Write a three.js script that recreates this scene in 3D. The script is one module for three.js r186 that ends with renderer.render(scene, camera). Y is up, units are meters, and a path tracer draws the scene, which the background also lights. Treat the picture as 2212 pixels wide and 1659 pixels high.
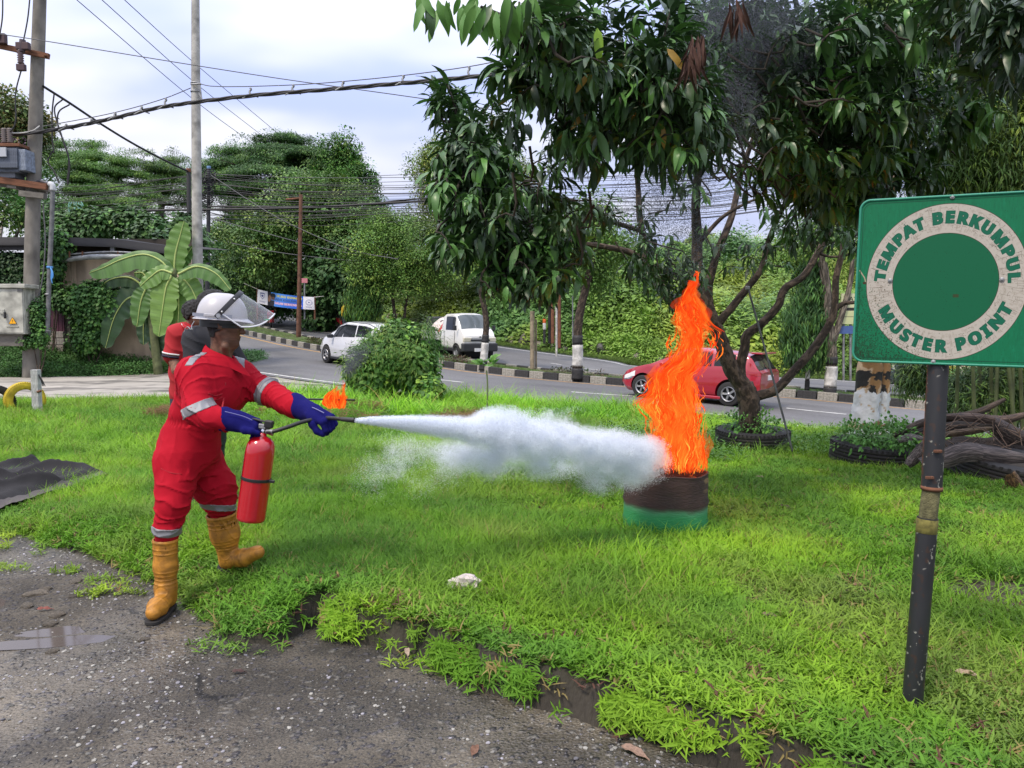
import * as THREE from 'three';
import { RoundedBoxGeometry } from 'three/addons/geometries/RoundedBoxGeometry.js';
import { Brush, Evaluator, SUBTRACTION } from 'three-bvh-csg';

// ---------------------------------------------------------------- camera, sky, sun, exposure
const F = 1671, CX = 1106, CY = 829.5, PITCH = Math.atan((829.5 - 715) / F), EYE = 1.516;
const scene = new THREE.Scene();
const camera = new THREE.PerspectiveCamera(2 * Math.atan(829.5 / F) * 180 / Math.PI, 4 / 3, 0.05, 600);
camera.position.set(0, EYE, 0); camera.rotation.x = -PITCH;
const renderer = new THREE.WebGLRenderer({ antialias: true });
renderer.toneMapping = THREE.LinearToneMapping; renderer.toneMappingExposure = 1.45;
renderer.shadowMap.enabled = true;

// seeded noise
const mulberry = (a) => () => { a = (a + 0x6d2b79f5) | 0; let t = Math.imul(a ^ (a >>> 15), 1 | a); t = (t + Math.imul(t ^ (t >>> 7), 61 | t)) ^ t; return ((t ^ (t >>> 14)) >>> 0) / 4294967296; };
const hash = (x, y, z) => { let h = Math.imul(x, 374761393) ^ Math.imul(y, 668265263) ^ Math.imul(z, 2147483647 ^ 0x5bd1e995); h = Math.imul(h ^ (h >>> 13), 1274126177); return ((h ^ (h >>> 16)) >>> 0) / 4294967296; };
const sm = (t) => t * t * (3 - 2 * t), lerp = (a, b, t) => a + (b - a) * t, clamp = (x, a = 0, b = 1) => Math.min(b, Math.max(a, x));
const sstep = (a, b, x) => sm(clamp((x - a) / (b - a)));
function noise(x, y = 0, z = 0, P = 0) {
  const xi = Math.floor(x), yi = Math.floor(y), zi = Math.floor(z), u = sm(x - xi), v = sm(y - yi), w = sm(z - zi);
  const q = P ? (n) => ((n % P) + P) % P : (n) => n;
  const x0 = q(xi), x1 = q(xi + 1), y0 = q(yi), y1 = q(yi + 1);
  const a = lerp(lerp(hash(x0, y0, zi), hash(x1, y0, zi), u), lerp(hash(x0, y1, zi), hash(x1, y1, zi), u), v);
  if (w === 0) return a;
  return lerp(a, lerp(lerp(hash(x0, y0, zi + 1), hash(x1, y0, zi + 1), u), lerp(hash(x0, y1, zi + 1), hash(x1, y1, zi + 1), u), v), w);
}
function fbm(x, y = 0, z = 0, o = 4) { let s = 0, a = 0.5, n = 0; for (let i = 0; i < o; i++) { s += a * noise(x, y, z); n += a; a *= 0.5; x = x * 2.03 + 17.1; y = y * 2.03 + 9.2; z = z * 2.03 + 3.7; } return s / n; }
function tfbm(u, v, P, o = 4, z = 0) { let s = 0, a = 0.5, n = 0, p = P; for (let i = 0; i < o; i++) { s += a * noise(u * p, v * p, z + i * 7, p); n += a; a *= 0.5; p *= 2; } return s / n; }
let R = mulberry(7);
const rr = (a, b) => a + (b - a) * R();

// sky: bright overcast after the standard overcast law, thin lavender-blue breaks between soft cloud
{
  const W = 1024, H = 512, data = new Float32Array(W * H * 4);
  for (let j = 0; j < H; j++) {
    const el = ((j + 0.5) / H - 0.5) * Math.PI, sy = Math.sin(el);
    for (let i = 0; i < W; i++) {
      const az = ((i + 0.5) / W - 0.5) * 2 * Math.PI, x = Math.cos(az) * Math.cos(el), z = Math.sin(az) * Math.cos(el), o = (j * W + i) * 4;
      const k = 1 / (Math.max(sy, 0) + 0.14), n1 = fbm(x * k * 0.9 + 4.2, z * k * 1.5 + 8.1, 0.5, 5), n2 = fbm(x * k * 2.4 + 20, z * k * 4.6, 3.5, 4);
      const cloud = sstep(0.33, 0.6, n1 * 0.68 + n2 * 0.32), b = (1 + 2 * Math.max(sy, 0)) / 1.42;
      data[o] = lerp(0.40, 0.7, cloud) * b; data[o + 1] = lerp(0.47, 0.71, cloud) * b; data[o + 2] = lerp(0.75, 0.79, cloud) * b; data[o + 3] = 1;
    }
  }
  const t = new THREE.DataTexture(data, W, H, THREE.RGBAFormat, THREE.FloatType);
  t.mapping = THREE.EquirectangularReflectionMapping; t.magFilter = THREE.LinearFilter; t.needsUpdate = true;
  scene.background = t; scene.environment = t;
}
const sun = new THREE.DirectionalLight(0xfff1dc, 2.3);
sun.name = 'sun'; sun.position.set(-22, 46, 16); sun.target.position.set(0, 0, -8); sun.castShadow = true; sun.shadow.radius = 22;
Object.assign(sun.shadow.camera, { left: -40, right: 40, top: 40, bottom: -40, near: 1, far: 140 }); sun.shadow.mapSize.set(2048, 2048);
scene.add(sun, sun.target);

// ---------------------------------------------------------------- helpers
const V = (x, y, z) => new THREE.Vector3(x, y, z), UPV = V(0, 1, 0);
const cp = Math.cos(PITCH), sp = Math.sin(PITCH);
function at(px, py, d) { const u = (px - CX) / F, v = -(py - CY) / F, dz = cp + v * sp, t = d / dz; return V(u * t, EYE + (-sp + v * cp) * t, -d); }   // a point of the place, d metres in front of the eye
const onY = (px, py, y) => { const v = -(py - CY) / F, t = (y - EYE) / (-sp + v * cp); return at(px, py, t * (cp + v * sp)); };
const counts = new Map();
function numbered(n) { const k = counts.get(n) ?? 0; counts.set(n, k + 1); return k ? n + '_' + String(k).padStart(3, '0') : n; }
function tag(o, label, category, group, kind) { if (label) o.userData.label = label; if (category) o.userData.category = category; if (group) o.userData.group = group; if (kind) o.userData.kind = kind; return o; }
function thing(name, label, category, pos, group, kind) { const o = new THREE.Group(); o.name = numbered(name); if (pos) o.position.copy(pos); scene.add(o); return tag(o, label, category, group, kind); }
function part(name, geo, mat, parent) {
  const m = new THREE.Mesh(geo, mat); m.name = parent ? name : numbered(name); m.castShadow = m.receiveShadow = true;
  (parent ?? scene).add(m); return m;
}
// geometry in world coordinates hung under a thing that has a base position
const rel = (g, o) => { g.translate(-o.position.x, -o.position.y, -o.position.z); return g; };
function merge(list) {
  let nv = 0, ni = 0; const anyC = list.some((g) => g.attributes.color);
  for (const g of list) { nv += g.attributes.position.count; ni += g.index ? g.index.count : g.attributes.position.count; }
  const p = new Float32Array(nv * 3), n = new Float32Array(nv * 3), u = new Float32Array(nv * 2), c = anyC ? new Float32Array(nv * 3).fill(1) : null, ix = new Uint32Array(ni);
  let v = 0, k = 0;
  for (const g of list) {
    const a = g.attributes, m = a.position.count; p.set(a.position.array.subarray(0, m * 3), v * 3);
    if (!a.normal) g.computeVertexNormals();
    n.set(g.attributes.normal.array.subarray(0, m * 3), v * 3); if (a.uv) u.set(a.uv.array.subarray(0, m * 2), v * 2); if (c && a.color) c.set(a.color.array.subarray(0, m * 3), v * 3);
    if (g.index) for (let i = 0; i < g.index.count; i++) ix[k++] = g.index.array[i] + v; else for (let i = 0; i < m; i++) ix[k++] = i + v;
    v += m;
  }
  const out = new THREE.BufferGeometry();
  out.setAttribute('position', new THREE.BufferAttribute(p, 3)); out.setAttribute('normal', new THREE.BufferAttribute(n, 3)); out.setAttribute('uv', new THREE.BufferAttribute(u, 2));
  if (c) out.setAttribute('color', new THREE.BufferAttribute(c, 3)); out.setIndex(new THREE.BufferAttribute(ix, 1)); return out;
}
function geoOf(pos, uv, idx, col) {
  const g = new THREE.BufferGeometry(); g.setAttribute('position', new THREE.Float32BufferAttribute(pos, 3));
  if (uv) g.setAttribute('uv', new THREE.Float32BufferAttribute(uv, 2)); if (col) g.setAttribute('color', new THREE.Float32BufferAttribute(col, 3));
  if (idx) g.setIndex(idx); g.computeVertexNormals(); return g;
}
const smooth = (pts, n) => new THREE.CatmullRomCurve3(pts, false, 'centripetal').getPoints(n);
// tube through points with its own radius at each; uv in metres
function tube(pts, rad, seg = 8, caps = true, wob = 0) {
  const n = pts.length, pos = [], uv = [], idx = [], T = V(), Nn = V(), B = V(), prev = V(), r = (i) => (typeof rad === 'number' ? rad : rad.length === 2 ? lerp(rad[0], rad[1], i / (n - 1)) : rad[i]);
  let len = 0, first = true;
  for (let i = 0; i < n; i++) {
    T.subVectors(pts[Math.min(i + 1, n - 1)], pts[Math.max(i - 1, 0)]).normalize();
    if (first) { Nn.set(Math.abs(T.y) > 0.9 ? 1 : 0, Math.abs(T.y) > 0.9 ? 0 : 1, 0); first = false; } else Nn.copy(prev);
    Nn.addScaledVector(T, -Nn.dot(T)).normalize(); prev.copy(Nn); B.crossVectors(T, Nn);
    if (i) len += pts[i].distanceTo(pts[i - 1]);
    for (let j = 0; j <= seg; j++) {
      const a = (j / seg) * Math.PI * 2, q = r(i) * (1 + (wob ? wob * (noise((j % seg) * 1.3, i * 0.9, 5.5) - 0.5) * 2 : 0)), c = Math.cos(a) * q, s = Math.sin(a) * q;
      pos.push(pts[i].x + Nn.x * c + B.x * s, pts[i].y + Nn.y * c + B.y * s, pts[i].z + Nn.z * c + B.z * s); uv.push(a * r(i), len);
    }
  }
  const w = seg + 1;
  for (let i = 0; i < n - 1; i++) for (let j = 0; j < seg; j++) { const a = i * w + j; idx.push(a, a + 1, a + w, a + 1, a + w + 1, a + w); }
  if (caps) for (const e of [0, n - 1]) { const c = pos.length / 3; pos.push(pts[e].x, pts[e].y, pts[e].z); uv.push(0, 0); for (let j = 0; j < seg; j++) e ? idx.push(c, e * w + j, e * w + j + 1) : idx.push(c, j + 1, j); }
  return geoOf(pos, uv, idx);
}
const rod = (a, b, r, seg = 8) => tube([a, b], r, seg);
function box(w, h, d, r = 0.01, at_, rot) { const g = r > 0 ? new RoundedBoxGeometry(w, h, d, 2, Math.min(r, w / 2.01, h / 2.01, d / 2.01)) : new THREE.BoxGeometry(w, h, d); if (rot) g.applyMatrix4(new THREE.Matrix4().makeRotationFromEuler(new THREE.Euler(...rot))); if (at_) g.translate(...(at_.isVector3 ? at_.toArray() : at_)); return g; }
const lathe = (prof, seg = 32) => new THREE.LatheGeometry(prof.map(([x, y]) => new THREE.Vector2(x, y)), seg);
// a matrix whose y axis is dir and whose z axis leans to hint
function frame(p, dir, hint, s = 1) { const y = dir.clone().normalize(), x = V().crossVectors(y, hint); if (x.lengthSq() < 1e-8) x.crossVectors(y, V(1, 0.3, 0.2)); x.normalize(); const z = V().crossVectors(x, y); return new THREE.Matrix4().makeBasis(x, y, z).scale(V(s, s, s)).setPosition(p); }
const basis = (p, x, y, z) => new THREE.Matrix4().makeBasis(x, y, z).setPosition(p);
const rdir = (up = 0) => { const a = R() * 6.2832, h = lerp(-1, 1, R()) + up, r = Math.sqrt(Math.max(0, 1 - Math.min(1, h * h))); return V(Math.cos(a) * r, h, Math.sin(a) * r).normalize(); };
function inst(name, geo, mat, list, parent, cols) {
  const m = new THREE.InstancedMesh(geo, mat, list.length); m.name = parent ? name : numbered(name); const c = new THREE.Color();
  list.forEach((q, i) => { m.setMatrixAt(i, q); if (cols) m.setColorAt(i, c.setRGB(...cols[i])); });
  m.castShadow = m.receiveShadow = true; (parent ?? scene).add(m); return m;
}
// textures
function tex(w, h, fn, rep, srgb = true) {
  const d = new Uint8Array(w * h * 4);
  for (let j = 0; j < h; j++) for (let i = 0; i < w; i++) { const c = fn(i / w, j / h), o = (j * w + i) * 4; if (typeof c === 'number') d[o] = d[o + 1] = d[o + 2] = clamp(c) * 255; else { d[o] = clamp(c[0]) * 255; d[o + 1] = clamp(c[1]) * 255; d[o + 2] = clamp(c[2]) * 255; } d[o + 3] = 255; }
  const t = new THREE.DataTexture(d, w, h); t.wrapS = t.wrapT = THREE.RepeatWrapping; t.magFilter = THREE.LinearFilter; t.minFilter = THREE.LinearMipmapLinearFilter; t.generateMipmaps = true; t.needsUpdate = true;
  if (srgb) t.colorSpace = THREE.SRGBColorSpace; if (rep) t.repeat.set(rep[0], rep[1]); return t;
}
const re = (t, a, b = a) => { const c = t.clone(); c.repeat.set(a, b); c.needsUpdate = true; return c; };
const grain = tex(512, 512, (u, v) => { const n = tfbm(u, v, 8, 6); return 0.9 + 0.55 * (n - 0.5); });               // light mottling, multiplies a colour
const bumpy = tex(512, 512, (u, v) => tfbm(u, v, 16, 5), null, false);
const weave = tex(256, 256, (u, v) => 0.5 + 0.25 * Math.sin(u * 402) * Math.sin(v * 402) + 0.5 * (tfbm(u, v, 12, 4) - 0.5), null, false);
const barkT = tex(256, 512, (u, v) => { const n = tfbm(u + 0.06 * tfbm(v, u, 6, 2), v * 0.5, 16, 5); return 0.55 + 0.65 * sstep(0.3, 0.72, n) * (0.6 + 0.4 * tfbm(u, v, 6, 3, 3)); });
const M = {};
const std = (color, roughness = 0.8, o = {}) => { const { lin, ...rest } = o; const m = new THREE.MeshStandardMaterial({ roughness, ...rest }); Array.isArray(color) ? m.color.setRGB(...color) : m.color.set(color); return m; };
const phys = (color, roughness, o = {}) => { const m = new THREE.MeshPhysicalMaterial({ roughness, ...o }); Array.isArray(color) ? m.color.setRGB(...color) : m.color.set(color); return m; };
M.concrete = std([0.36, 0.345, 0.315], 0.9, { map: re(grain, 0.5, 0.35), bumpMap: re(bumpy, 2), bumpScale: 0.004 });
M.concreteDark = std([0.22, 0.205, 0.18], 0.92, { map: re(grain, 0.4, 0.25), bumpMap: re(bumpy, 2), bumpScale: 0.006 });
M.bark = std([0.085, 0.062, 0.045], 0.95, { map: re(barkT, 1.6, 1.6), bumpMap: re(barkT, 1.6, 1.6), bumpScale: 0.012 });
M.barkGrey = std([0.2, 0.17, 0.135], 0.95, { map: re(barkT, 2, 0.7), bumpMap: re(barkT, 2, 0.7), bumpScale: 0.012 });
M.wire = std([0.018, 0.018, 0.02], 0.6);
M.wireGrey = std([0.09, 0.09, 0.1], 0.6);
M.black = std([0.012, 0.012, 0.013], 0.5);
M.rubber = std([0.022, 0.021, 0.02], 0.75, { map: re(grain, 2), bumpMap: re(bumpy, 6), bumpScale: 0.002 });
M.steel = std([0.5, 0.5, 0.5], 0.35, { metalness: 1 });
M.galv = std([0.35, 0.36, 0.37], 0.55, { metalness: 0.5, map: re(grain, 1) });
M.rust = std([0.2, 0.085, 0.045], 0.9, { map: re(grain, 1.2), bumpMap: re(bumpy, 3), bumpScale: 0.002 });
M.white = std([0.62, 0.61, 0.58], 0.75, { map: re(grain, 1.3) });
M.blackPaint = std([0.025, 0.025, 0.027], 0.65, { map: re(grain, 1.3) });
const canvasTex = (w, h, draw) => { const c = document.createElement('canvas'); c.width = w; c.height = h; draw(c.getContext('2d'), w, h); const t = new THREE.CanvasTexture(c); t.colorSpace = THREE.SRGBColorSpace; t.magFilter = THREE.LinearFilter; return t; };
// ---------------------------------------------------------------- the lie of the land
const kerbAt = [[3100, 975, 18.5], [2500, 924, 20.8], [2002, 884, 22.5], [1675, 855, 24.5], [1350, 833, 26], [1090, 810, 28.5], [960, 793, 30.5], [690, 757, 36], [540, 725, 42], [430, 696, 50], [330, 668, 60], [250, 640, 74]].map((a) => at(...a));
const KERB = smooth(kerbAt, 110);
const KN = KERB.map((p, i) => { const t = KERB[Math.min(i + 1, 110)].clone().sub(KERB[Math.max(i - 1, 0)]); t.y = 0; t.normalize(); return V(t.z, 0, -t.x).multiplyScalar(-1); });   // towards the camera
if (KN[55].z < 0) KN.forEach((n) => n.negate());
const tilt = (i) => lerp(0, 0.035, sstep(50, 80, i));
const acrossRoad = (i, l, dy = 0) => KERB[i].clone().addScaledVector(KN[i], l).add(V(0, dy - tilt(i) * l, 0));
function toRoad(x, z) {
  let best = 1e9, bi = 0, bt = 0;
  for (let i = 0; i < 110; i++) {
    const a = KERB[i], b = KERB[i + 1], dx = b.x - a.x, dz = b.z - a.z, t = clamp(((x - a.x) * dx + (z - a.z) * dz) / (dx * dx + dz * dz)), ex = a.x + dx * t - x, ez = a.z + dz * t - z, q = ex * ex + ez * ez;
    if (q < best) { best = q; bi = i; bt = t; }
  }
  const a = KERB[bi], b = KERB[bi + 1], px = lerp(a.x, b.x, bt), pz = lerp(a.z, b.z, bt), side = (x - px) * KN[bi].x + (z - pz) * KN[bi].z;
  return { l: Math.sign(side) * Math.sqrt(best), y: lerp(a.y, b.y, bt), i: bi, s: bi + bt };
}
// the edge of the driveway, on the ground, and the height of the turf behind it
const edgePts = [[-900, 1085, 0], [-300, 1110, 0], [0, 1150, 0.01], [170, 1195, 0.015], [330, 1262, 0.02], [440, 1345, 0.03], [480, 1392, 0.03], [600, 1402, 0.05], [690, 1352, 0.155], [735, 1392, 0.155], [800, 1405, 0.155], [880, 1420, 0.155], [1000, 1468, 0.155], [1150, 1530, 0.155], [1290, 1562, 0.155], [1400, 1600, 0.155], [1560, 1650, 0.155], [1900, 1790, 0.155], [2500, 2050, 0.155]]
  .map(([x, y, h]) => { const p = onY(x, y, 0); p.h = h; return p; });
const edgePoly = [...edgePts, V(3, 0, 20), V(-40, 0, 20)];
function toEdge(x, z) {
  let best = 1e9, h = 0;
  for (let i = 0; i < edgePts.length - 1; i++) {
    const a = edgePts[i], b = edgePts[i + 1], dx = b.x - a.x, dz = b.z - a.z, t = clamp(((x - a.x) * dx + (z - a.z) * dz) / (dx * dx + dz * dz)), ex = x - a.x - dx * t, ez = z - a.z - dz * t, q = ex * ex + ez * ez;
    if (q < best) { best = q; h = lerp(a.h, b.h, t); }
  }
  let inside = false;
  for (let i = 0, j = edgePoly.length - 1; i < edgePoly.length; j = i++) { const a = edgePoly[i], b = edgePoly[j]; if ((a.z > z) !== (b.z > z) && x < (b.x - a.x) * (z - a.z) / (b.z - a.z) + a.x) inside = !inside; }
  return { d: (inside ? -1 : 1) * Math.sqrt(best), h };
}
// the concrete side road on the left: between two lines
const sideNear = [[-900, 872, 15.8], [0, 868, 16.5], [370, 860, 17], [600, 842, 19.6], [790, 832, 21.6]].map((a) => at(...a));
const sideFar = [[-900, 812, 26], [0, 815, 25], [370, 803, 26.5], [470, 796, 29]].map((a) => at(...a));
const lineZ = (L, x) => { if (x <= L[0].x) return L[0].z; for (let i = 0; i < L.length - 1; i++) if (x <= L[i + 1].x) return lerp(L[i].z, L[i + 1].z, (x - L[i].x) / (L[i + 1].x - L[i].x)); return null; };
function onSide(x, z) { const a = lineZ(sideNear, x); if (a === null || z > a) return false; const b = lineZ(sideFar, x); return b === null ? x < -6.0 : z > b; }
function baseH(x, z) {
  const d = -z;
  let h = d < 5 ? 0.1 : d < 11 ? lerp(0.1, -0.12, (d - 5) / 6) : d < 18 ? lerp(-0.12, -0.38, (d - 11) / 7) : -0.38;
  const left = sstep(-2, -8, x); h = lerp(h, d < 5.5 ? 0.05 : 0.0, left);
  const bank = lineZ(sideFar, x);
  if (x < -6) { const zb = bank === null ? -29 : bank; h += sstep(-6, -9, x) * (0.8 * sstep(0, 2.2, zb - z) + 0.06 * Math.max(0, zb - z - 3)); }
  h += (fbm(x * 0.9, z * 0.9, 2, 3) - 0.5) * 0.09 * sstep(2.5, 5, d);
  h += 0.28 * Math.exp(-((x + 3.2) ** 2 / 3.5 + (z + 14.5) ** 2 / 2.2)) * 1;            // the mound of cuttings in front of the overgrown bush
  return h;
}
function groundH(x, z) {
  const r = toRoad(x, z), W0 = 7.35, W1 = -10.2, onKerbY = r.y - tilt(r.i) * clamp(r.l, -9, 8);
  let h;
  if (r.l > W1 && r.l < W0) h = onKerbY - 0.07;
  else if (r.l >= W0) h = lerp(onKerbY - 0.05, baseH(x, z), sstep(W0, W0 + lerp(5.5, 3.2, sstep(30, 55, r.s)), r.l));
  else {
    const q = -r.l + W1, right = sstep(70, 45, r.s);
    const rise = sstep(1.6, 2.0, q) * 0.55 + Math.max(0, q - 2) * lerp(0.3, 0.36, right);
    h = onKerbY - 0.02 + Math.min(rise, lerp(4.5, 4.1, right) + 0.6 * fbm(x * 0.08, z * 0.08, 1, 3)) + (fbm(x * 0.3, z * 0.3, 5, 3) - 0.5) * 0.5 * sstep(2, 5, q);
  }
  const e = toEdge(x, z);
  if (e.d < 0.6) {
    const j = 0.06 * (noise(x * 9, z * 9, 3) - 0.5) + 0.1 * (noise(x * 3, z * 3, 1) - 0.5), up = sstep(-0.015, 0.075, e.d + j), turf = lerp(e.h, h, sstep(0.0, 0.6, e.d));
    h = lerp(-0.05, turf + 0.012 * (fbm(x * 22, z * 22, 2, 3) - 0.5) * 2, up);
  }
  return h;
}
const grassy = (x, z) => { const e = toEdge(x, z); if (e.d < 0.015) return 0; const r = toRoad(x, z); if (r.l < 7.5 && r.l > -10.4) return 0; if (onSide(x, z)) return 0; return 1; };

const bare = onY(2215, 1285, 0.11);                       // bare earth near the sign
const bareAt = (x, z) => Math.hypot((x - bare.x) / 0.42, (z - bare.z) / 0.36) + 0.5 * (noise(x * 6, z * 6, 9) - 0.5);
{
  const ax = [], az = [], fill = (L, a, b, s) => { for (let v = a; v < b - 1e-6; v += s) L.push(v); };
  fill(ax, -130, -40, 6); fill(ax, -40, -16, 1.2); fill(ax, -16, -5, 0.4); fill(ax, -5, 2.6, 0.035); fill(ax, 2.6, 14, 0.35); fill(ax, 14, 40, 1.2); fill(ax, 40, 131, 6);
  fill(az, -190, -80, 6); fill(az, -80, -40, 1); fill(az, -40, -8, 0.4); fill(az, -8, -2.1, 0.035); fill(az, -2.1, 4, 0.4); fill(az, 4, 41, 6);
  const nx = ax.length, nz = az.length, pos = [], uv = [], col = [], idx = [];
  for (let j = 0; j < nz; j++) for (let i = 0; i < nx; i++) {
    const x = ax[i], z = az[j], h = groundH(x, z); pos.push(x, h, z); uv.push(x, z);
    const n = noise(x * 4, z * 4, 8), e = toEdge(x, z).d, b = bareAt(x, z), wet = sstep(0.18, 0.02, e) * sstep(-0.2, 0, e);
    let c = [lerp(0.045, 0.08, n), lerp(0.055, 0.075, n), 0.028];
    if (e < 0.3) c = [lerp(c[0], 0.04, wet), lerp(c[1], 0.034, wet), lerp(c[2], 0.026, wet)];
    if (b < 1) c = [0.075, 0.055, 0.045];
    if (z < -26) c = [0.03, 0.05, 0.018];
    col.push(...c);
  }
  for (let j = 0; j < nz - 1; j++) for (let i = 0; i < nx - 1; i++) { const a = j * nx + i; idx.push(a, a + nx, a + 1, a + 1, a + nx, a + nx + 1); }
  const m = std([1, 1, 1], 0.95, { vertexColors: true, map: re(grain, 0.9), bumpMap: re(bumpy, 3), bumpScale: 0.02 });
  tag(part('ground', geoOf(pos, uv, idx, col), m), 'dark earth ground under the lawn, the verges and the green hillside', null, null, 'structure');
}
// ---------------------------------------------------------------- driveway: worn wet asphalt with stones showing
const drivewayY = (x, z) => 0.002 + 0.012 * (fbm(x * 2.2, z * 2.2, 4, 3) - 0.5) + 0.006 * (fbm(x * 11, z * 11, 6, 2) - 0.5) - 0.018 * Math.exp(-(((x + 2.35) / 0.3) ** 2 + ((z + 3.85) / 0.1) ** 2)) - 0.016 * Math.exp(-(((x + 3.1) / 0.25) ** 2 + ((z + 4.2) / 0.12) ** 2));
{
  const S = 1024, hgt = new Float32Array(S * S), stone = new Float32Array(S * S * 2);
  // pebbles stamped into a tile of 2.4 m
  const q = mulberry(5);
  for (let k = 0; k < 9500; k++) {
    const cx = q() * S, cy = q() * S, r0 = 1.6 + 5.2 * q() ** 3, el = 0.5 + 0.5 * q(), an = q() * 3.14, ca = Math.cos(an), sa = Math.sin(an), tone = q(), R0 = Math.ceil(r0 * 1.2);
    for (let y = -R0; y <= R0; y++) for (let x = -R0; x <= R0; x++) {
      const u = (x * ca + y * sa) / r0, v = (-x * sa + y * ca) / (r0 * el), d = Math.max(Math.abs(u) * 0.9 + Math.abs(v) * 0.35, Math.abs(v)); if (d > 1) continue;
      const o = (((Math.floor(cy + y) % S) + S) % S) * S + (((Math.floor(cx + x) % S) + S) % S); hgt[o] = Math.max(hgt[o], (1 - d * d) * (0.35 + r0 * 0.09)); stone[o * 2] = 1; stone[o * 2 + 1] = tone;
    }
  }
  const show = new Float32Array(S * S);
  const map = tex(S, S, (u, v) => {
    const o = Math.floor(v * S) * S + Math.floor(u * S), big = tfbm(u, v, 3, 4, 2), mid = tfbm(u, v, 14, 4, 5), fine = noise(u * 512, v * 512, 1, 512), crack = sstep(0.035, 0.0, Math.abs(tfbm(u, v, 5, 4, 11) - 0.5)) * sstep(0.5, 0.62, tfbm(u, v, 4, 2, 30));
    const open = sstep(0.3, 0.52, big * 0.6 + mid * 0.4); show[o] = open;
    const blot = sstep(0.45, 0.62, tfbm(u, v, 4, 4, 21)); let g = lerp(0.6, 0.4, open) + 0.22 * (mid - 0.5) + 0.22 * (fine - 0.5) - 0.26 * crack - 0.1 * blot, s = stone[o * 2] * (0.25 + 0.75 * open), t = stone[o * 2 + 1];
    let c = [g * 1.0, g * 0.955, g * 0.865];
    if (s > 0.3) { const k = 0.3 + 0.33 * t; c = [lerp(c[0], k * 1.0, 0.7), lerp(c[1], k * 1.0, 0.7), lerp(c[2], k * (t > 0.5 ? 0.98 : 1.1), 0.7)]; }
    return c;
  }, [1 / 2.4, 1 / 2.4]);
  const bump = tex(S, S, (u, v) => { const o = Math.floor(v * S) * S + Math.floor(u * S); return 0.3 + hgt[o] * (0.3 + 0.7 * show[o]) * 0.9 + 0.35 * (tfbm(u, v, 40, 3, 9) - 0.5) + 0.2 * (noise(u * 340, v * 340, 3, 340) - 0.5); }, [1 / 2.4, 1 / 2.4], false);
  const rough = tex(512, 512, (u, v) => lerp(0.42, 0.95, sstep(0.35, 0.6, tfbm(u, v, 3, 5, 2))), [1 / 2.4, 1 / 2.4], false);
  const pos = [], uv = [], idx = [], x0 = -9, x1 = 2.4, z0 = -7.6, z1 = 3.5, nx = 150, nz = 150;
  for (let j = 0; j <= nz; j++) for (let i = 0; i <= nx; i++) { const x = lerp(x0, x1, i / nx), z = lerp(z1, z0, j / nz); let y = drivewayY(x, z); const e = toEdge(x, z).d; if (e > 0.05) y -= 0.06 * sstep(0.05, 0.3, e); pos.push(x, y, z); uv.push(x + 0.13 * z, z); }
  for (let j = 0; j < nz; j++) for (let i = 0; i < nx; i++) { const a = j * (nx + 1) + i; if (toEdge(pos[a * 3], pos[a * 3 + 2]).d > 0.5) continue; idx.push(a, a + 1, a + nx + 1, a + 1, a + nx + 2, a + nx + 1); }
  M.driveway = std([0.52, 0.495, 0.46], 1, { map, bumpMap: bump, bumpScale: 0.022, roughnessMap: rough });
  tag(part('driveway', geoOf(pos, uv, idx), M.driveway), 'worn wet grey asphalt driveway in the foreground', null, null, 'structure');
  // loose gravel lying on it
  const stoneG = new THREE.IcosahedronGeometry(1, 1), sp0 = stoneG.attributes.position; for (let i = 0; i < sp0.count; i++) { const k = 0.7 + 0.55 * noise(sp0.getX(i) * 1.7 + 5, sp0.getY(i) * 1.7, sp0.getZ(i) * 1.7); sp0.setXYZ(i, sp0.getX(i) * k, sp0.getY(i) * k * 0.55, sp0.getZ(i) * k); } stoneG.computeVertexNormals();
  const L = [], C = []; R = mulberry(31);
  for (let k = 0; k < 30000; k++) {
    const x = rr(-5, 1.2), z = rr(-6.4, -2.2); if (toEdge(x, z).d > 0.02) continue;
    if (noise(x * 1.8, z * 1.8, 4) * 0.6 + noise(x * 5, z * 5, 2) * 0.4 < 0.34 + 0.25 * R()) continue;
    const s = 0.002 + 0.008 * R() ** 3, g = rr(0.07, 0.34), w = R() > 0.7 ? 0.85 : 1.04; L.push(frame(V(x, drivewayY(x, z) + s * 0.15, z), V(rr(-0.3, 0.3), 1, rr(-0.3, 0.3)), V(rr(-1, 1), 0, rr(-1, 1)), s)); C.push([g, g * 0.97, g * 0.9 / w]);
  }
  tag(inst('gravel', stoneG, std([1, 1, 1], 0.75), L, null, C), 'loose small gravel scattered on the worn driveway', null, null, 'stuff');
  // bigger pale stones in the weedy corner on the left
  const spots = [[75, 1285, 0.075, 0.5], [100, 1275, 0.06, 0.42], [60, 1310, 0.06, 0.4], [125, 1330, 0.065, 0.42], [110, 1345, 0.05, 0.36], [165, 1258, 0.05, 0.45], [255, 1250, 0.045, 0.42], [230, 1262, 0.05, 0.35], [310, 1385, 0.035, 0.42], [160, 1290, 0.04, 0.3], [190, 1275, 0.045, 0.36], [235, 1280, 0.035, 0.32], [115, 1408, 0.045, 0.4], [285, 1240, 0.05, 0.34]];
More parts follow.
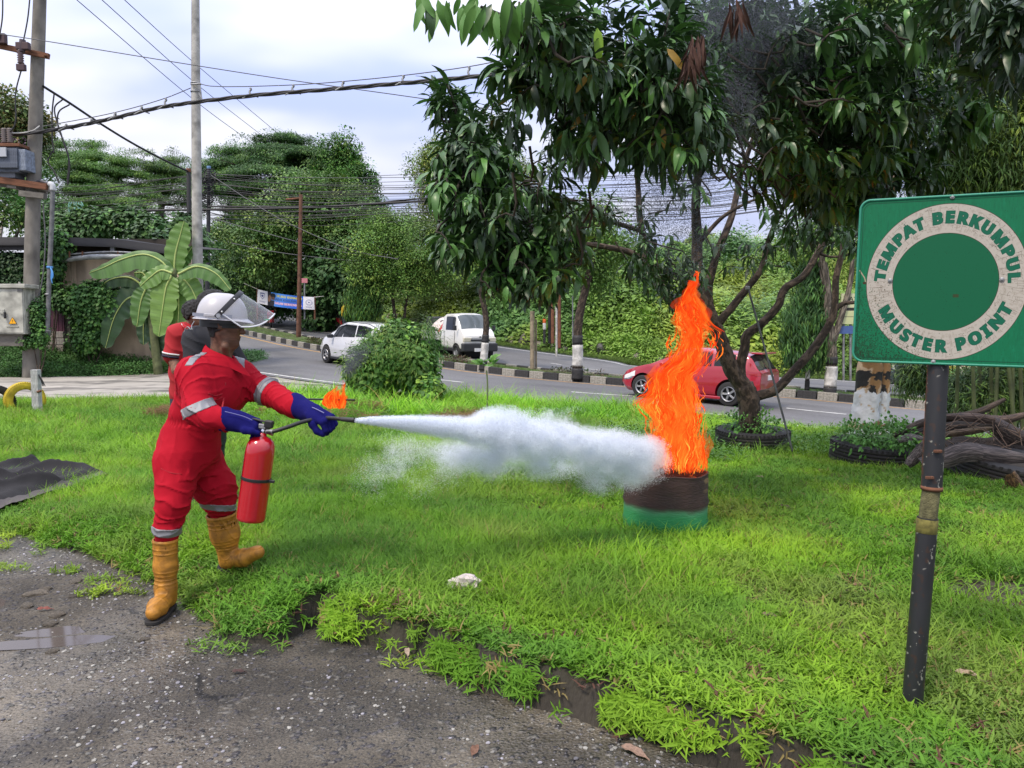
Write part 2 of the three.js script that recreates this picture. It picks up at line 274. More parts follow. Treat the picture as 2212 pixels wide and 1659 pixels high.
  spots.forEach(([x, y, s, g], i) => {
    const p = onY(x, y, 0), m = part('stone', stoneG, std([g * 0.72, g * 0.62, g * 0.48], 0.9, { map: re(grain, 3), bumpMap: re(bumpy, 4), bumpScale: 0.03 })); m.position.set(p.x, drivewayY(p.x, p.z) + s * 0.02, p.z); m.scale.set(s * rr(0.6, 1.0), s * 0.55, s * rr(0.5, 0.75)); m.rotation.y = rr(0, 6);
    tag(m, 'pale loose stone among the weeds in the left corner of the driveway', 'stone', 'pale stones among the weeds in the left corner of the driveway');
  });
  // puddles
  const pud = phys([0.085, 0.07, 0.06], 0.05, { specularIntensity: 1 });
  [[230, 1350, 0.34, 0.085, 0.25, 'shallow wet puddle in a hollow of the asphalt beside the near boot'], [110, 1388, 0.3, 0.06, 0.2, 'thin muddy puddle left of the puddle beside the near boot'], [-20, 1300, 0.34, 0.12, 0.1, 'wet puddle at the far left edge of the driveway']].forEach(([cx, cy, rx, rz, rot, lab]) => {
    const c = onY(cx, cy, 0), pos = [c.x, 0, c.z], idx = []; for (let k = 0; k <= 72; k++) { const a = k / 72 * 6.28318, q = 0.5 + 0.95 * fbm(Math.cos(a) * 1.7 + cx, Math.sin(a) * 1.7, 3, 3) + 0.14 * noise(Math.cos(a) * 7 + 9, Math.sin(a) * 7 + cx), x = Math.cos(a) * rx * q, z = Math.sin(a) * rz * q; pos.push(c.x + x * Math.cos(rot) + z * Math.sin(rot), 0, c.z - x * Math.sin(rot) + z * Math.cos(rot)); if (k) idx.push(0, k + 1, k); }
    let y = 1; for (let k = 0; k < pos.length; k += 3) y = Math.min(y, drivewayY(pos[k], pos[k + 2])); y += 0.0075; for (let k = 1; k < pos.length; k += 3) pos[k] = y;
    tag(part('puddle', geoOf(pos, null, idx), pud), lab, null, null, 'structure');
  });
}
// ---------------------------------------------------------------- main road
const ribbon = (i0, i1, l0, l1, dy, n = 1) => {
  const pos = [], uv = [], idx = []; let s = 0;
  for (let i = i0; i <= i1; i++) { if (i > i0) s += KERB[i].distanceTo(KERB[i - 1]); for (let k = 0; k <= n; k++) { const p = acrossRoad(i, lerp(l0, l1, k / n), dy); pos.push(p.x, p.y, p.z); uv.push(lerp(l0, l1, k / n), s); } }
  const w = n + 1; for (let i = 0; i < i1 - i0; i++) for (let k = 0; k < n; k++) { const a = i * w + k; idx.push(a, a + 1, a + w, a + 1, a + w + 1, a + w); }
  const g = geoOf(pos, uv, idx), N = g.attributes.normal; if (N.getY(0) < 0) { const ix = g.index.array; for (let i = 0; i < ix.length; i += 3) { const t = ix[i]; ix[i] = ix[i + 1]; ix[i + 1] = t; } g.computeVertexNormals(); } return g;
};
{
  const rt = tex(1024, 1024, (u, v) => { const n = tfbm(u, v * 1, 4, 4), f = noise(u * 400, v * 400, 2, 400), w = tfbm(u * 1, v, 2, 3, 9); return 0.8 + 0.28 * (n - 0.5) + 0.2 * (f - 0.5) + 0.12 * (w - 0.5); }, [0.22, 0.07]);
  M.road = std([0.205, 0.205, 0.21], 0.85, { map: rt, bumpMap: re(bumpy, 2), bumpScale: 0.004 });
  tag(part('road', ribbon(0, 110, 0.02, 7.4, 0, 4), M.road), 'grey asphalt near carriageway of the road behind the lawn', null, null, 'structure');
  tag(part('road', ribbon(0, 110, -10.1, -1.82, 0, 4), M.road), 'grey asphalt far carriageway beyond the planted median', null, null, 'structure');
  M.paintW = std([0.66, 0.66, 0.63], 0.7, { map: re(grain, 1.5) }); M.paintY = std([0.6, 0.36, 0.13], 0.7, { map: re(grain, 1.5) });
  const lm = (g, mat, lab) => tag(part('road_marking', g, mat), lab, null, null, 'structure');
  lm(ribbon(0, 110, 0.34, 0.48, 0.006), M.paintY, 'yellow edge line painted along the median kerb');
  lm(ribbon(0, 110, 6.98, 7.12, 0.006), M.paintW, 'white edge line along the lawn side of the road');
  lm(ribbon(0, 110, -9.75, -9.6, 0.006), M.paintW, 'white edge line along the far side of the road');
  lm(merge([[11, 14], [23.6, 27.5], [36, 41.2], [47.5, 50], [57, 59], [69, 71], [80, 82], [92, 94]].map(([a, b]) => ribbon(Math.round(a), Math.round(b), 3.5, 3.64, 0.006))), M.paintW, 'white dashed lane line on the near carriageway');
  lm(merge([[8, 10], [16, 18], [24, 26], [32, 34], [40, 42], [48, 50], [56, 58], [64, 66], [72, 74], [80, 82], [88, 90]].map(([a, b]) => ribbon(a, b, -5.9, -5.78, 0.006))), M.paintW, 'white dashed lane line on the far carriageway');
  // median: kerb stones in black and white, each its own piece
  const med = thing('median', 'raised grassy median with black and white kerb stones between the carriageways', null, null, null, 'structure');
  part('turf_top', ribbon(0, 110, -1.68, -0.14, 0.17, 2), std([0.1, 0.14, 0.04], 0.95, { map: re(grain, 0.8) }), med);
  const arc = [0]; for (let i = 1; i <= 110; i++) arc.push(arc[i - 1] + KERB[i].distanceTo(KERB[i - 1]));
  const kp = (s, l) => { let i = 1; while (i < 110 && arc[i] < s) i++; const t = clamp((s - arc[i - 1]) / (arc[i] - arc[i - 1])); return acrossRoad(i - 1, l).lerp(acrossRoad(i, l), t); };
  const kw = std([0.4, 0.38, 0.33], 0.85, { map: re(grain, 2), bumpMap: re(bumpy, 3), bumpScale: 0.01 }), kb = std([0.05, 0.05, 0.052], 0.85, { map: re(grain, 2), bumpMap: re(bumpy, 3), bumpScale: 0.01 });
  const kg = box(0.58, 0.3, 0.16, 0.018); let k = 0;
  for (const l of [-0.06, -1.76]) for (let s = 3; s < arc[104]; s += 0.61, k++) { const a = kp(s, l), b = kp(s + 0.6, l), m = part('kerb_stone', kg, k % 2 ? kw : kb, med), c = a.clone().add(b).multiplyScalar(0.5), t = b.clone().sub(a).normalize(); m.position.copy(c).add(V(0, 0.085 + 0.006 * R(), 0)); m.rotation.set(0, Math.atan2(-t.z, t.x), 0); m.rotateZ(Math.asin(clamp(t.y, -1, 1))); }
  // side road
  const pos = [], uv = [], idx = [], nx = 60, nz = 12;
  for (let i = 0; i <= nx; i++) for (let j = 0; j <= nz; j++) { const x = lerp(-30, -4.1, i / nx), za = lineZ(sideNear, x) ?? sideNear.at(-1).z, zb = Math.min(lineZ(sideFar, x) ?? lerp(-29, -31, 0.5), za - 0.1), z = lerp(za + 0.12 * (noise(x * 2, 1) - 0.5), zb, j / nz), r = toRoad(x, z); let y = groundH(x, z) + 0.035; if (r.l < 7.6) y = Math.min(y, r.y - tilt(r.i) * r.l - 0.03); pos.push(x, y, z); uv.push(x, z); }
  for (let i = 0; i < nx; i++) for (let j = 0; j < nz; j++) { const a = i * (nz + 1) + j; idx.push(a, a + nz + 1, a + 1, a + 1, a + nz + 1, a + nz + 2); }
  const ct = tex(512, 512, (u, v) => { const n = tfbm(u, v, 4, 5), d = sstep(0.55, 0.75, tfbm(u * 1, v, 6, 4, 8)); const g = 0.74 + 0.3 * (n - 0.5) - 0.22 * d; return [g, g * 0.965, g * 0.9]; }, [0.2, 0.35]);
  tag(part('path', geoOf(pos, uv, idx), std([0.62, 0.62, 0.62], 0.9, { map: ct, bumpMap: re(bumpy, 1), bumpScale: 0.01 })), 'pale dusty concrete side road joining the main road on the left', null, null, 'structure');
}
// ---------------------------------------------------------------- grass
const leafMat = (rough, trans, o = {}) => phys([1, 1, 1], rough, { side: THREE.DoubleSide, transmission: trans, thickness: 0, ...o });
// one blade or leaf along +y, its upper face towards +z; shape(t) gives the half width, bend droops it back over -z
function blade(len, wid, bend = 0.3, segs = 4, shape = (t) => 1 - t * t, fold = 0, ripple = 0) {
  const pos = [], uv = [], idx = [], cols = fold || ripple ? 3 : 2;
  for (let i = 0; i <= segs; i++) {
    const t = i / segs, a = bend * t * t, y = len * t * (1 - 0.28 * bend * t), z = -len * a * 0.6, w = wid * shape(t) + 1e-4;
    for (let k = 0; k < cols; k++) { const s = cols === 3 ? k - 1 : k * 2 - 1; pos.push(s * w, y, z + Math.abs(s) * w * fold + (s ? ripple * Math.sin(t * 15 + s * 1.3) : 0)); uv.push((s + 1) / 2, t); }
  }
  for (let i = 0; i < segs; i++) for (let k = 0; k < cols - 1; k++) { const a = i * cols + k; idx.push(a, a + 1, a + cols, a + 1, a + cols + 1, a + cols); }
  return geoOf(pos, uv, idx);
}
const clump = (n, fn, seed) => { R = mulberry(seed); const L = []; for (let i = 0; i < n; i++) { const [g, m] = fn(i); g.applyMatrix4(m); L.push(g); } return merge(L); };
// tufts: fine upright, broad creeping, tall weedy
const tuftFine = [1, 2, 3].map((s) => clump(13, () => { const a = rr(0, 6.28), t = rr(0.15, 1.0); return [blade(rr(0.09, 0.2), rr(0.0018, 0.003), rr(0.3, 1.3), 3), frame(V(rr(-0.05, 0.05), -0.01, rr(-0.05, 0.05)), V(Math.cos(a) * t, 1, Math.sin(a) * t), V(-Math.cos(a), 0.4, -Math.sin(a)))]; }, s));
const tuftBroad = [4, 5, 6].map((s) => clump(10, () => { const a = rr(0, 6.28), t = rr(0.6, 2.6); return [blade(rr(0.045, 0.095), rr(0.0035, 0.0058), rr(0.2, 0.9), 3, (t) => Math.sin(Math.PI * Math.min(1, 0.25 + 0.75 * t)) ** 0.7 * (t > 0.98 ? 0.1 : 1), 0.25), frame(V(rr(-0.035, 0.035), rr(-0.01, 0.02), rr(-0.035, 0.035)), V(Math.cos(a) * t, 1, Math.sin(a) * t), V(-Math.cos(a), 0.8, -Math.sin(a)))]; }, s));
const tuftTall = [7, 8].map((s) => clump(16, () => { const a = rr(0, 6.28), t = rr(0.05, 0.75); return [blade(rr(0.3, 0.62), rr(0.004, 0.008), rr(0.5, 1.8), 5), frame(V(rr(-0.09, 0.09), -0.02, rr(-0.09, 0.09)), V(Math.cos(a) * t, 1, Math.sin(a) * t), V(-Math.cos(a), 0.4, -Math.sin(a)))]; }, s));
M.grass = leafMat(0.7, 0.4, { specularIntensity: 0.25 });
{
  R = mulberry(101);
  const bins = { fine: [[], [], []], broad: [[], [], []], tall: [[], []] }, cb = { fine: [[], [], []], broad: [[], [], []], tall: [[], []] };
  const put = (k, m, c) => { const i = Math.floor(R() * bins[k].length); bins[k][i].push(m); cb[k][i].push(c); };
  // sampled so that the density falls with distance; each point is a place on the lawn
  const zone = (n, x0, x1, z0, z1, fn) => { for (let k = 0; k < n; k++) { const x = rr(x0, x1), z = rr(z0, z1), d = -z; if (Math.abs(x) > d * 0.74 + 0.6) continue; if (!grassy(x, z)) continue; fn(x, z, d, toEdge(x, z).d); } };
  const tint = (x, z, k) => {
    const n = noise(x * 0.8, z * 0.8, 4), m = R(), far = sstep(0.3, 0.7, fbm(x * 1.6 + 50, z * 1.6, 2, 2)), cool = 0.3 * sstep(0.4, 0.6, fbm(x * 2.2 + 3, z * 2.2, 7, 3)), dryness = sstep(0.6, 0.78, fbm(x * 1.1 + 30, z * 1.1, 9, 3));
    let c = [lerp(0.16, 0.28, far), lerp(0.36, 0.49, far), lerp(0.027, 0.034, far)]; c = [lerp(c[0], 0.098, cool), lerp(c[1], 0.235, cool), lerp(c[2], 0.06, cool)];
    c = [lerp(c[0], 0.24, dryness * 0.5), lerp(c[1], 0.3, dryness * 0.5), lerp(c[2], 0.08, dryness * 0.5)];
    const g = 0.8 + 0.34 * n + 0.34 * (m - 0.5); c = c.map((v) => v * g);
    if (m > 0.965) c = [0.33, 0.26, 0.1]; else if (k === 'broad' && m < 0.025) c = [0.14, 0.07, 0.05];
    return c;
  };
  const mat = (x, y, z, s, tip = 0.25) => frame(V(x, y, z), V(rr(-tip, tip), 1, rr(-tip, tip)), V(rr(-1, 1), 0, rr(-1, 1)), s);
  const wild = (x, z) => noise(x * 1.1 + 7, z * 1.1, 3);
  // how much of the turf is the broad creeping grass (front and right) rather than fine blades (left and middle)
  const broadShare = (x, z, e) => clamp(sstep(0.9, 0.25, e) * 0.9 + sstep(-0.6, 1.6, x + 0.25 * (-z - 4)) * 0.85 + 0.25 * (noise(x * 1.3, z * 1.3, 6) - 0.5));
  const near = (x, z, d, e) => {
    if (bareAt(x, z) < 1 && R() > 0.04) return;
    const soil = noise(x * 3.1, z * 3.1, 2) > 0.76 && noise(x * 0.7, z * 0.7, 12) > 0.45; if (soil && R() > 0.3) return;
    if (e < 0.07 && x > -1.6 && R() < 0.72) return;
    const y = groundH(x, z), br = R() < broadShare(x, z, e);
    if (br) put('broad', mat(x, y + 0.012, z, rr(0.6, 1.0), 0.45), tint(x, z, 'broad'));
    else put('fine', mat(x, y, z, rr(0.7, 1.15) * (0.75 + 0.6 * wild(x, z)), 0.25), tint(x, z, 'fine'));
  };
  zone(72000, -5.5, 4.4, -6, -2.2, near);
  zone(48000, -8, 7.6, -9.5, -6, (x, z, d, e) => { if (R() < 0.85) near(x, z, d, e); });
  zone(40000, -15, 14, -18, -9.5, (x, z, d, e) => { const y = groundH(x, z); put('fine', mat(x, y, z, rr(1.1, 1.9), 0.3), tint(x, z, 'fine')); });
  // tall weeds along the road side and round the overgrown bush
  zone(15000, -7, 8.5, -20.5, -11.2, (x, z, d) => {
    const r = toRoad(x, z), k = sstep(4.2, 0.5, r.l - 7.4) * 0.75 + sstep(2.6, 0.6, Math.hypot((x + 3.3) / 1.4, z + 15.5)) * 0.5; if (R() > k * (x > 4.2 ? 0.35 : 1) || r.l < 7.5) return;
    put('tall', mat(x, groundH(x, z), z, rr(0.7, 1.5) * (x > 3.4 ? 0.6 : 1), 0.25), tint(x, z, 'tall').map((v, i) => v * [1.25, 1.3, 1][i]));
  });
  zone(2600, -4, 3, -11, -6.5, (x, z) => { if (wild(x * 1.6, z * 1.6) > 0.7) put('tall', mat(x, groundH(x, z), z, rr(0.3, 0.55), 0.3), tint(x, z, 'tall')); });
  // sprigs creeping out over the driveway
  for (let k = 0; k < 5200; k++) {
    const x = rr(-5, 1.3), z = rr(-6.6, -2.3), e = toEdge(x, z).d; if (e > 0.02 || e < -0.45) continue;
    const weedy = Math.hypot((x + 2.75) / 0.75, (z + 4.45) / 0.42) < 1 || x < -2.6; const n = noise(x * 5, z * 5, 3);
    if (n < (weedy ? 0.5 : 0.6) - e * -0.25 + (weedy ? 0 : sstep(0, -0.22, e) * 0.5)) continue;
    put('broad', mat(x, drivewayY(x, z) + 0.008, z, rr(0.6, 0.95), 0.5), tint(x, z, 'broad').map((v, i) => v * [1.25, 1.02, 1.2][i]));
  }
  // leafy runners hanging over the cut edge of the turf
  for (let k = 0; k < 950; k++) { const i = 8 + Math.floor(R() * 9), a = edgePts[i], b = edgePts[i + 1], t = R(), x = lerp(a.x, b.x, t) + rr(-0.04, 0.05), z = lerp(a.z, b.z, t) + rr(-0.04, 0.04); if (noise(x * 7, z * 7, 5) < 0.42) continue; put('broad', frame(V(x, rr(0.03, 0.13), z), V(-0.5 + rr(-0.5, 0.5), 0.5, 0.9), V(0, 1, 0.3), rr(0.5, 0.85)), tint(x, z, 'broad')); }
  const lawn = tag(thing('lawn_grass', 'green lawn grass covering the ground between the driveway and the road', null, null, null, 'stuff'), null, null);
  [['fine', tuftFine, 'fine_grass'], ['broad', tuftBroad, 'broad_grass'], ['tall', tuftTall, 'tall_grass']].forEach(([k, gs, nm]) => gs.forEach((g, i) => { if (bins[k][i].length) tag(inst(nm, g, M.grass, bins[k][i], lawn, cb[k][i]), null, null, null, 'stuff'); }));
  // median and verge grass
  const L = [], C = [];
  for (let i = 4; i < 104; i++) for (let k = 0; k < 34; k++) { const p = acrossRoad(i, rr(-1.65, -0.18), 0.16).lerp(acrossRoad(i + 1, rr(-1.65, -0.18), 0.16), R()); L.push(mat(p.x, p.y, p.z, rr(0.6, 1.1))); const g = rr(0.75, 1.15), dry = noise(p.x * 0.6, p.z * 0.6, 3) > 0.62 && R() < 0.6; C.push(dry ? [0.16 * g, 0.12 * g, 0.06 * g] : [0.13 * g, 0.24 * g, 0.04 * g]); }
  for (let i = 2; i < 100; i++) for (let k = 0; k < 46; k++) { const p = acrossRoad(i, rr(-11.9, -10.15), 0).lerp(acrossRoad(i + 1, rr(-11.9, -10.15), 0), R()); L.push(mat(p.x, p.y + 0.02, p.z, rr(1, 2))); const g = rr(0.75, 1.15); C.push([0.15 * g, 0.24 * g, 0.045 * g]); }
  tag(inst('verge_grass', tuftFine[0], M.grass, L, null, C), 'short grass on the road median and the far verge', null, null, 'stuff');
}
// ---------------------------------------------------------------- foliage
const lance = (t) => Math.sin(Math.PI * t ** 0.85) ** 0.8 * (1 - 0.25 * t), heart = (t) => Math.sin(Math.PI * t ** 0.55) ** 0.8;
const single = (len, wid, bend = 0.3) => blade(len, wid, bend, 3, lance);
const ballClump = (n, r, len, wid, seed, o = {}) => clump(n, () => { const d = rdir(o.up ?? 0.15), p = d.clone().multiplyScalar(r * R() ** 0.45); p.y *= o.flat ?? 0.8; const dir = d.clone().add(V(rr(-0.6, 0.6), o.hang ?? -0.1, rr(-0.6, 0.6))); return [blade(len * rr(0.7, 1.2), wid * rr(0.8, 1.2), o.bend ?? 0.4, o.segs ?? 2, o.shape ?? lance, o.fold ?? 0.15), frame(p, dir, V(0, 1, 0))]; }, seed);
const CL = {
  broad: [ballClump(30, 0.34, 0.16, 0.045, 21), ballClump(30, 0.34, 0.16, 0.045, 22)],
  small: [ballClump(46, 0.36, 0.1, 0.027, 23), ballClump(46, 0.36, 0.1, 0.027, 24)],
  vine: [ballClump(26, 0.22, 0.11, 0.05, 25, { shape: heart, hang: -0.8, fold: 0.1 }), ballClump(26, 0.22, 0.11, 0.05, 26, { shape: heart, hang: -0.8, fold: 0.1 })],
  feather: [ballClump(70, 0.6, 0.15, 0.032, 27, { flat: 0.28, hang: -0.05 }), ballClump(70, 0.6, 0.15, 0.032, 28, { flat: 0.28, hang: -0.05 })],
  droop: [ballClump(30, 0.3, 0.2, 0.018, 29, { hang: -1.8, bend: 0.5, segs: 3 }), ballClump(30, 0.3, 0.2, 0.018, 30, { hang: -1.8, bend: 0.5, segs: 3 })],
  bamboo: [ballClump(44, 0.3, 0.15, 0.0085, 31, { hang: -0.5, bend: 0.6, segs: 3 }), ballClump(44, 0.3, 0.15, 0.0085, 32, { hang: -0.5, bend: 0.6, segs: 3 })],
  cassava: [clump(26, (i) => { const p = V(rr(-0.3, 0.3), rr(-0.15, 0.25), rr(-0.3, 0.3)), a = i % 6 - 2.5; return [blade(0.2, 0.02, 0.4, 2, lance), frame(p, V(Math.sin(a * 0.7), 0.2, Math.cos(a * 0.7)), V(0, 1, 0))]; }, 33)],
};
const mossy = (c, v) => { const k = 1 + v * (R() - 0.5) * 2; return [c[0] * k * rr(0.85, 1.15), c[1] * k, c[2] * k * rr(0.8, 1.2)]; };
M.leaf = leafMat(0.62, 0.3, { specularIntensity: 0.6 });
M.leafGloss = phys([1, 1, 1], 0.42, { side: THREE.DoubleSide });
// points through a set of ellipsoids given by picture place, distance and size in metres: [px, py, d, rx, ry, rz, n]
function fillBlobs(blobs, o = {}) {
  const L = [], C = [];
  for (const [px, py, d, rx, ry, rz, n] of blobs) {
    const c = at(px, py, d);
    for (let i = 0; i < n * (o.dens ?? 2); i++) {
      const q = rdir(0.1), k = R() ** (o.shell ?? 0.4), p = V(c.x + q.x * rx * k, c.y + q.y * ry * k, c.z + q.z * rz * k);
      if (o.plates) p.y = Math.round(p.y / o.plates) * o.plates + 0.16 * (noise(p.x * 0.9, p.y, p.z * 0.9) - 0.5) - 0.03 * ((p.x - c.x) ** 2 + (p.z - c.z) ** 2); if (noise(p.x * (o.hole ?? 1.1), p.y * (o.hole ?? 1.1), p.z * (o.hole ?? 1.1)) < (o.gap ?? 0.34)) continue;
      L.push(frame(p, V(rr(-0.4, 0.4) + q.x * 0.4, 1, rr(-0.4, 0.4) + q.z * 0.4), V(rr(-1, 1), 0, rr(-1, 1)), rr(0.75, 1.25) * (o.size ?? 1) * 1.2));
      C.push(mossy(R() < (o.mix ?? 0.3) ? o.c2 : o.c1, o.vary ?? 0.3));
    }
  }
  return [L, C];
}
function crownOn(t, blobs, kind, o, name = 'crown') {
  const [L, C] = fillBlobs(blobs, o), gs = CL[kind], inv = t.position; L.forEach((m) => { m.elements[12] -= inv.x; m.elements[13] -= inv.y; m.elements[14] -= inv.z; });
  gs.forEach((g, j) => { const a = L.filter((_, i) => i % gs.length === j), c = C.filter((_, i) => i % gs.length === j); if (a.length) tag(inst(name, g, o.mat ?? M.leaf, a, t, c), null, null, null, 'stuff'); });
}
// a tree: trunk tube through points, limbs to each blob, crown of leaf clumps
function tree(name, label, group, trunk, rad, blobs, kind, o) {
  const t = thing(name, label, 'tree', trunk[0].clone(), group), P = trunk.length > 2 ? smooth(trunk, 14) : trunk;
  part('trunk', rel(tube(P, rad, 9, true, 0.12), t), o.bark ?? M.bark, t);
  const limbs = [];
  for (const b of blobs) { const e = at(b[0], b[1], b[2]), s = P[Math.floor(P.length * rr(0.55, 0.98))], m = s.clone().lerp(e, 0.5).add(V(rr(-0.3, 0.3), -0.12 * s.distanceTo(e), rr(-0.3, 0.3))), r0 = Math.min(rad.at(-1) * 0.75, 0.16); limbs.push(tube(smooth([s, m, e.add(V(0, b[4] * 0.3, 0))], 8), [r0, r0 * 0.25], 6)); if (o.twigs) for (let k = 0; k < o.twigs; k++) { const q = rdir(0.2); limbs.push(tube([m.clone().lerp(e, R()), e.clone().add(V(q.x * b[3] * 0.9, q.y * b[4] * 0.9, q.z * b[5] * 0.9))], [r0 * 0.3, r0 * 0.1], 4)); } }
  if (limbs.length) part('limbs', rel(merge(limbs), t), o.bark ?? M.bark, t);
  crownOn(t, blobs, kind, o);
  for (const [a, b, mat] of o.bands ?? []) { const Q = smooth(trunk, 60), i0 = Q.findIndex((p) => p.y >= trunk[0].y + a), i1 = Q.findIndex((p) => p.y >= trunk[0].y + b); if (i0 >= 0 && i1 > i0) part('painted_band', rel(tube(Q.slice(i0, i1 + 1), Q.slice(i0, i1 + 1).map((_, k) => lerp(rad[0], rad.at(-1), (i0 + k) / 60) * 1.07 + 0.004), 14, true, 0.06), t), mat, t); }
  return t;
}
const upTo = (px, py, d, pts) => [at(px, py, d), ...pts.map((q) => at(q[0], q[1], q[2] ?? d))];

R = mulberry(55);
{ // far wood on the left: flat rain-tree crowns
  const G = { plates: 0.95, c1: [0.1, 0.22, 0.045], c2: [0.17, 0.31, 0.05], size: 0.8, gap: 0.36, hole: 0.6, shell: 0.6, twigs: 2, bark: M.bark, vary: 0.45, dens: 5 };
  tree('rain_tree', 'broad flat-crowned tree behind the wall, between the two concrete poles, left part', 'flat-crowned trees behind the wall', upTo(225, 600, 62, [[222, 500], [228, 440]]), [0.45, 0.3], [[205, 365, 62, 4.5, 1.5, 4, 120], [150, 400, 60, 3.2, 2.0, 3, 90], [262, 380, 64, 4, 1.7, 4, 110], [180, 450, 62, 4, 1.8, 4, 110], [255, 440, 60, 3.4, 1.6, 3, 80], [130, 335, 66, 2.6, 1.1, 3, 50], [200, 330, 66, 2.4, 0.8, 2, 40]], 'feather', G);
  tree('rain_tree', 'airy flat-crowned tree behind the wall just left of the pale slim concrete pole', 'flat-crowned trees behind the wall', upTo(330, 580, 66, [[345, 500], [350, 430]]), [0.4, 0.25], [[330, 360, 66, 3.5, 1.3, 3.5, 80], [375, 370, 68, 3.4, 1.5, 3.5, 80], [350, 420, 66, 4.2, 1.7, 4, 80], [300, 420, 64, 3, 1.5, 3, 50], [395, 430, 66, 2.6, 1.6, 3, 50], [310, 470, 66, 3.2, 1.2, 3, 36]], 'feather', { ...G, c1: [0.075, 0.15, 0.04], gap: 0.42 });
  tree('rain_tree', 'tall dark flat-crowned tree above the cable bundles, right of the pale slim pole', 'flat-crowned trees behind the wall', upTo(560, 640, 56, [[580, 520], [600, 420]]), [0.5, 0.3], [[605, 315, 56, 2.6, 1.0, 2.5, 70], [560, 345, 56, 3.8, 1.4, 3.5, 120], [640, 345, 57, 4, 1.4, 3.5, 130], [510, 372, 56, 3.4, 1.5, 3, 110], [590, 385, 54, 4.2, 1.7, 3.5, 150], [690, 365, 57, 3, 1.5, 3, 90], [540, 420, 55, 4.2, 1.8, 3.5, 140], [470, 395, 56, 2.6, 1.6, 2.5, 70], [480, 470, 55, 3, 2.2, 3, 90], [655, 420, 56, 3.2, 1.6, 3, 110], [480, 540, 57, 2.6, 2, 2.5, 60], [545, 510, 56, 3.6, 2.2, 3, 120]], 'feather', { ...G, c1: [0.065, 0.16, 0.04], c2: [0.12, 0.24, 0.045] });
  const B = { c1: [0.045, 0.12, 0.024], c2: [0.12, 0.21, 0.04], size: 1.15, gap: 0.38, hole: 0.7, shell: 0.55, dens: 3, bark: M.barkGrey, vary: 0.4 };
  tree('leafy_tree', 'upright leafy tree with two pointed tops at the right end of the dark wood', null, upTo(735, 620, 54, [[740, 480], [735, 380]]), [0.35, 0.2], [[718, 330, 54, 1.2, 1.3, 1.2, 50], [752, 325, 54, 1.1, 1.5, 1.1, 50], [740, 385, 54, 2.3, 1.7, 2, 110], [775, 400, 53, 1.3, 1.3, 1.3, 50], [760, 445, 53, 2.4, 1.5, 2, 90], [800, 470, 52, 1.6, 1.3, 1.5, 50]], 'broad', { ...B, c1: [0.07, 0.19, 0.03], c2: [0.15, 0.27, 0.045] });
  tree('leafy_tree', 'grey-trunked leafy tree in front of the dark wood, right behind the rusty lamp pole', null, upTo(765 * 0 + 668, 690, 47, [[672, 610], [690, 520]]), [0.22, 0.14], [[650, 440, 47, 3, 2, 2.4, 170], [720, 450, 47, 2.4, 2, 2.2, 130], [610, 500, 46, 2.6, 1.6, 2, 110], [700, 520, 47, 3, 1.6, 2.2, 130], [760, 520, 46, 2, 1.6, 2, 80], [570, 560, 46, 2.4, 1.6, 2, 90], [530, 500, 47, 2, 1.6, 2, 70]], 'broad', { ...B, c1: [0.1, 0.21, 0.04], c2: [0.19, 0.29, 0.06] });
  tree('leafy_tree', 'dark shaded tree at the left end of the wood above the safety banner', null, upTo(540, 700, 50, [[535, 610], [530, 560]]), [0.25, 0.16], [[540, 590, 50, 3, 2.2, 2.2, 120], [600, 600, 50, 3, 2, 2, 120], [480, 600, 52, 2.6, 2.4, 2, 100], [575, 655, 49, 2.6, 1, 1.4, 70], [510, 660, 51, 2, 1.2, 1.4, 50], [640, 640, 50, 2.4, 1.6, 1.6, 80]], 'broad', { ...B, c1: [0.055, 0.14, 0.035], c2: [0.1, 0.2, 0.045] });
  tree('leafy_tree', 'dense dark green tree covered in creepers behind the weeping tree', null, upTo(730, 720, 46, [[728, 620], [730, 560]]), [0.26, 0.18], [[715, 600, 46, 1.8, 2.6, 1.6, 150], [760, 585, 45, 1.8, 2.2, 1.6, 110], [700, 665, 46, 1.6, 1.6, 1.3, 80], [745, 670, 45, 1.4, 1.4, 1.2, 70]], 'vine', { ...B, size: 2.1, c1: [0.035, 0.1, 0.022], c2: [0.06, 0.15, 0.03] });
  // flowering tree at the left edge
  tree('flowering_tree', 'tree with pink blossom and yellowing leaves at the left edge behind the transformer', null, upTo(-70, 640, 40, [[-60, 450], [-40, 330]]), [0.35, 0.2], [[10, 245, 40, 1.6, 1.2, 1.5, 70], [50, 290, 40, 1.2, 0.9, 1.2, 46], [-40, 270, 40, 2, 1.6, 1.6, 80], [40, 320, 40, 1.3, 0.6, 1.2, 30], [85, 275, 41, 0.7, 0.6, 0.7, 16]], 'broad', { ...B, c1: [0.1, 0.17, 0.04], c2: [0.23, 0.21, 0.06], size: 1.35 });
  crownOn(scene.children.at(-1), [[15, 265, 39.6, 1.2, 0.7, 1.2, 16], [45, 310, 39.6, 1.2, 0.5, 1, 16]], 'small', { c1: [0.5, 0.26, 0.36], c2: [0.42, 0.22, 0.3], size: 0.8 }, 'blossom');
  tree('leafy_tree', 'mid green leafy tree hanging over the roof at the left edge', null, upTo(-60, 700, 34, [[-40, 600], [-10, 540]]), [0.25, 0.15], [[20, 470, 34, 1.5, 1.3, 1.4, 90], [60, 480, 33, 0.8, 0.9, 0.9, 40], [-30, 440, 34, 2, 1.6, 1.5, 90], [120, 480, 45, 2.6, 1.4, 2, 60], [20, 390, 40, 2, 1.4, 2, 70]], 'broad', { ...B, c1: [0.07, 0.18, 0.035] });
}
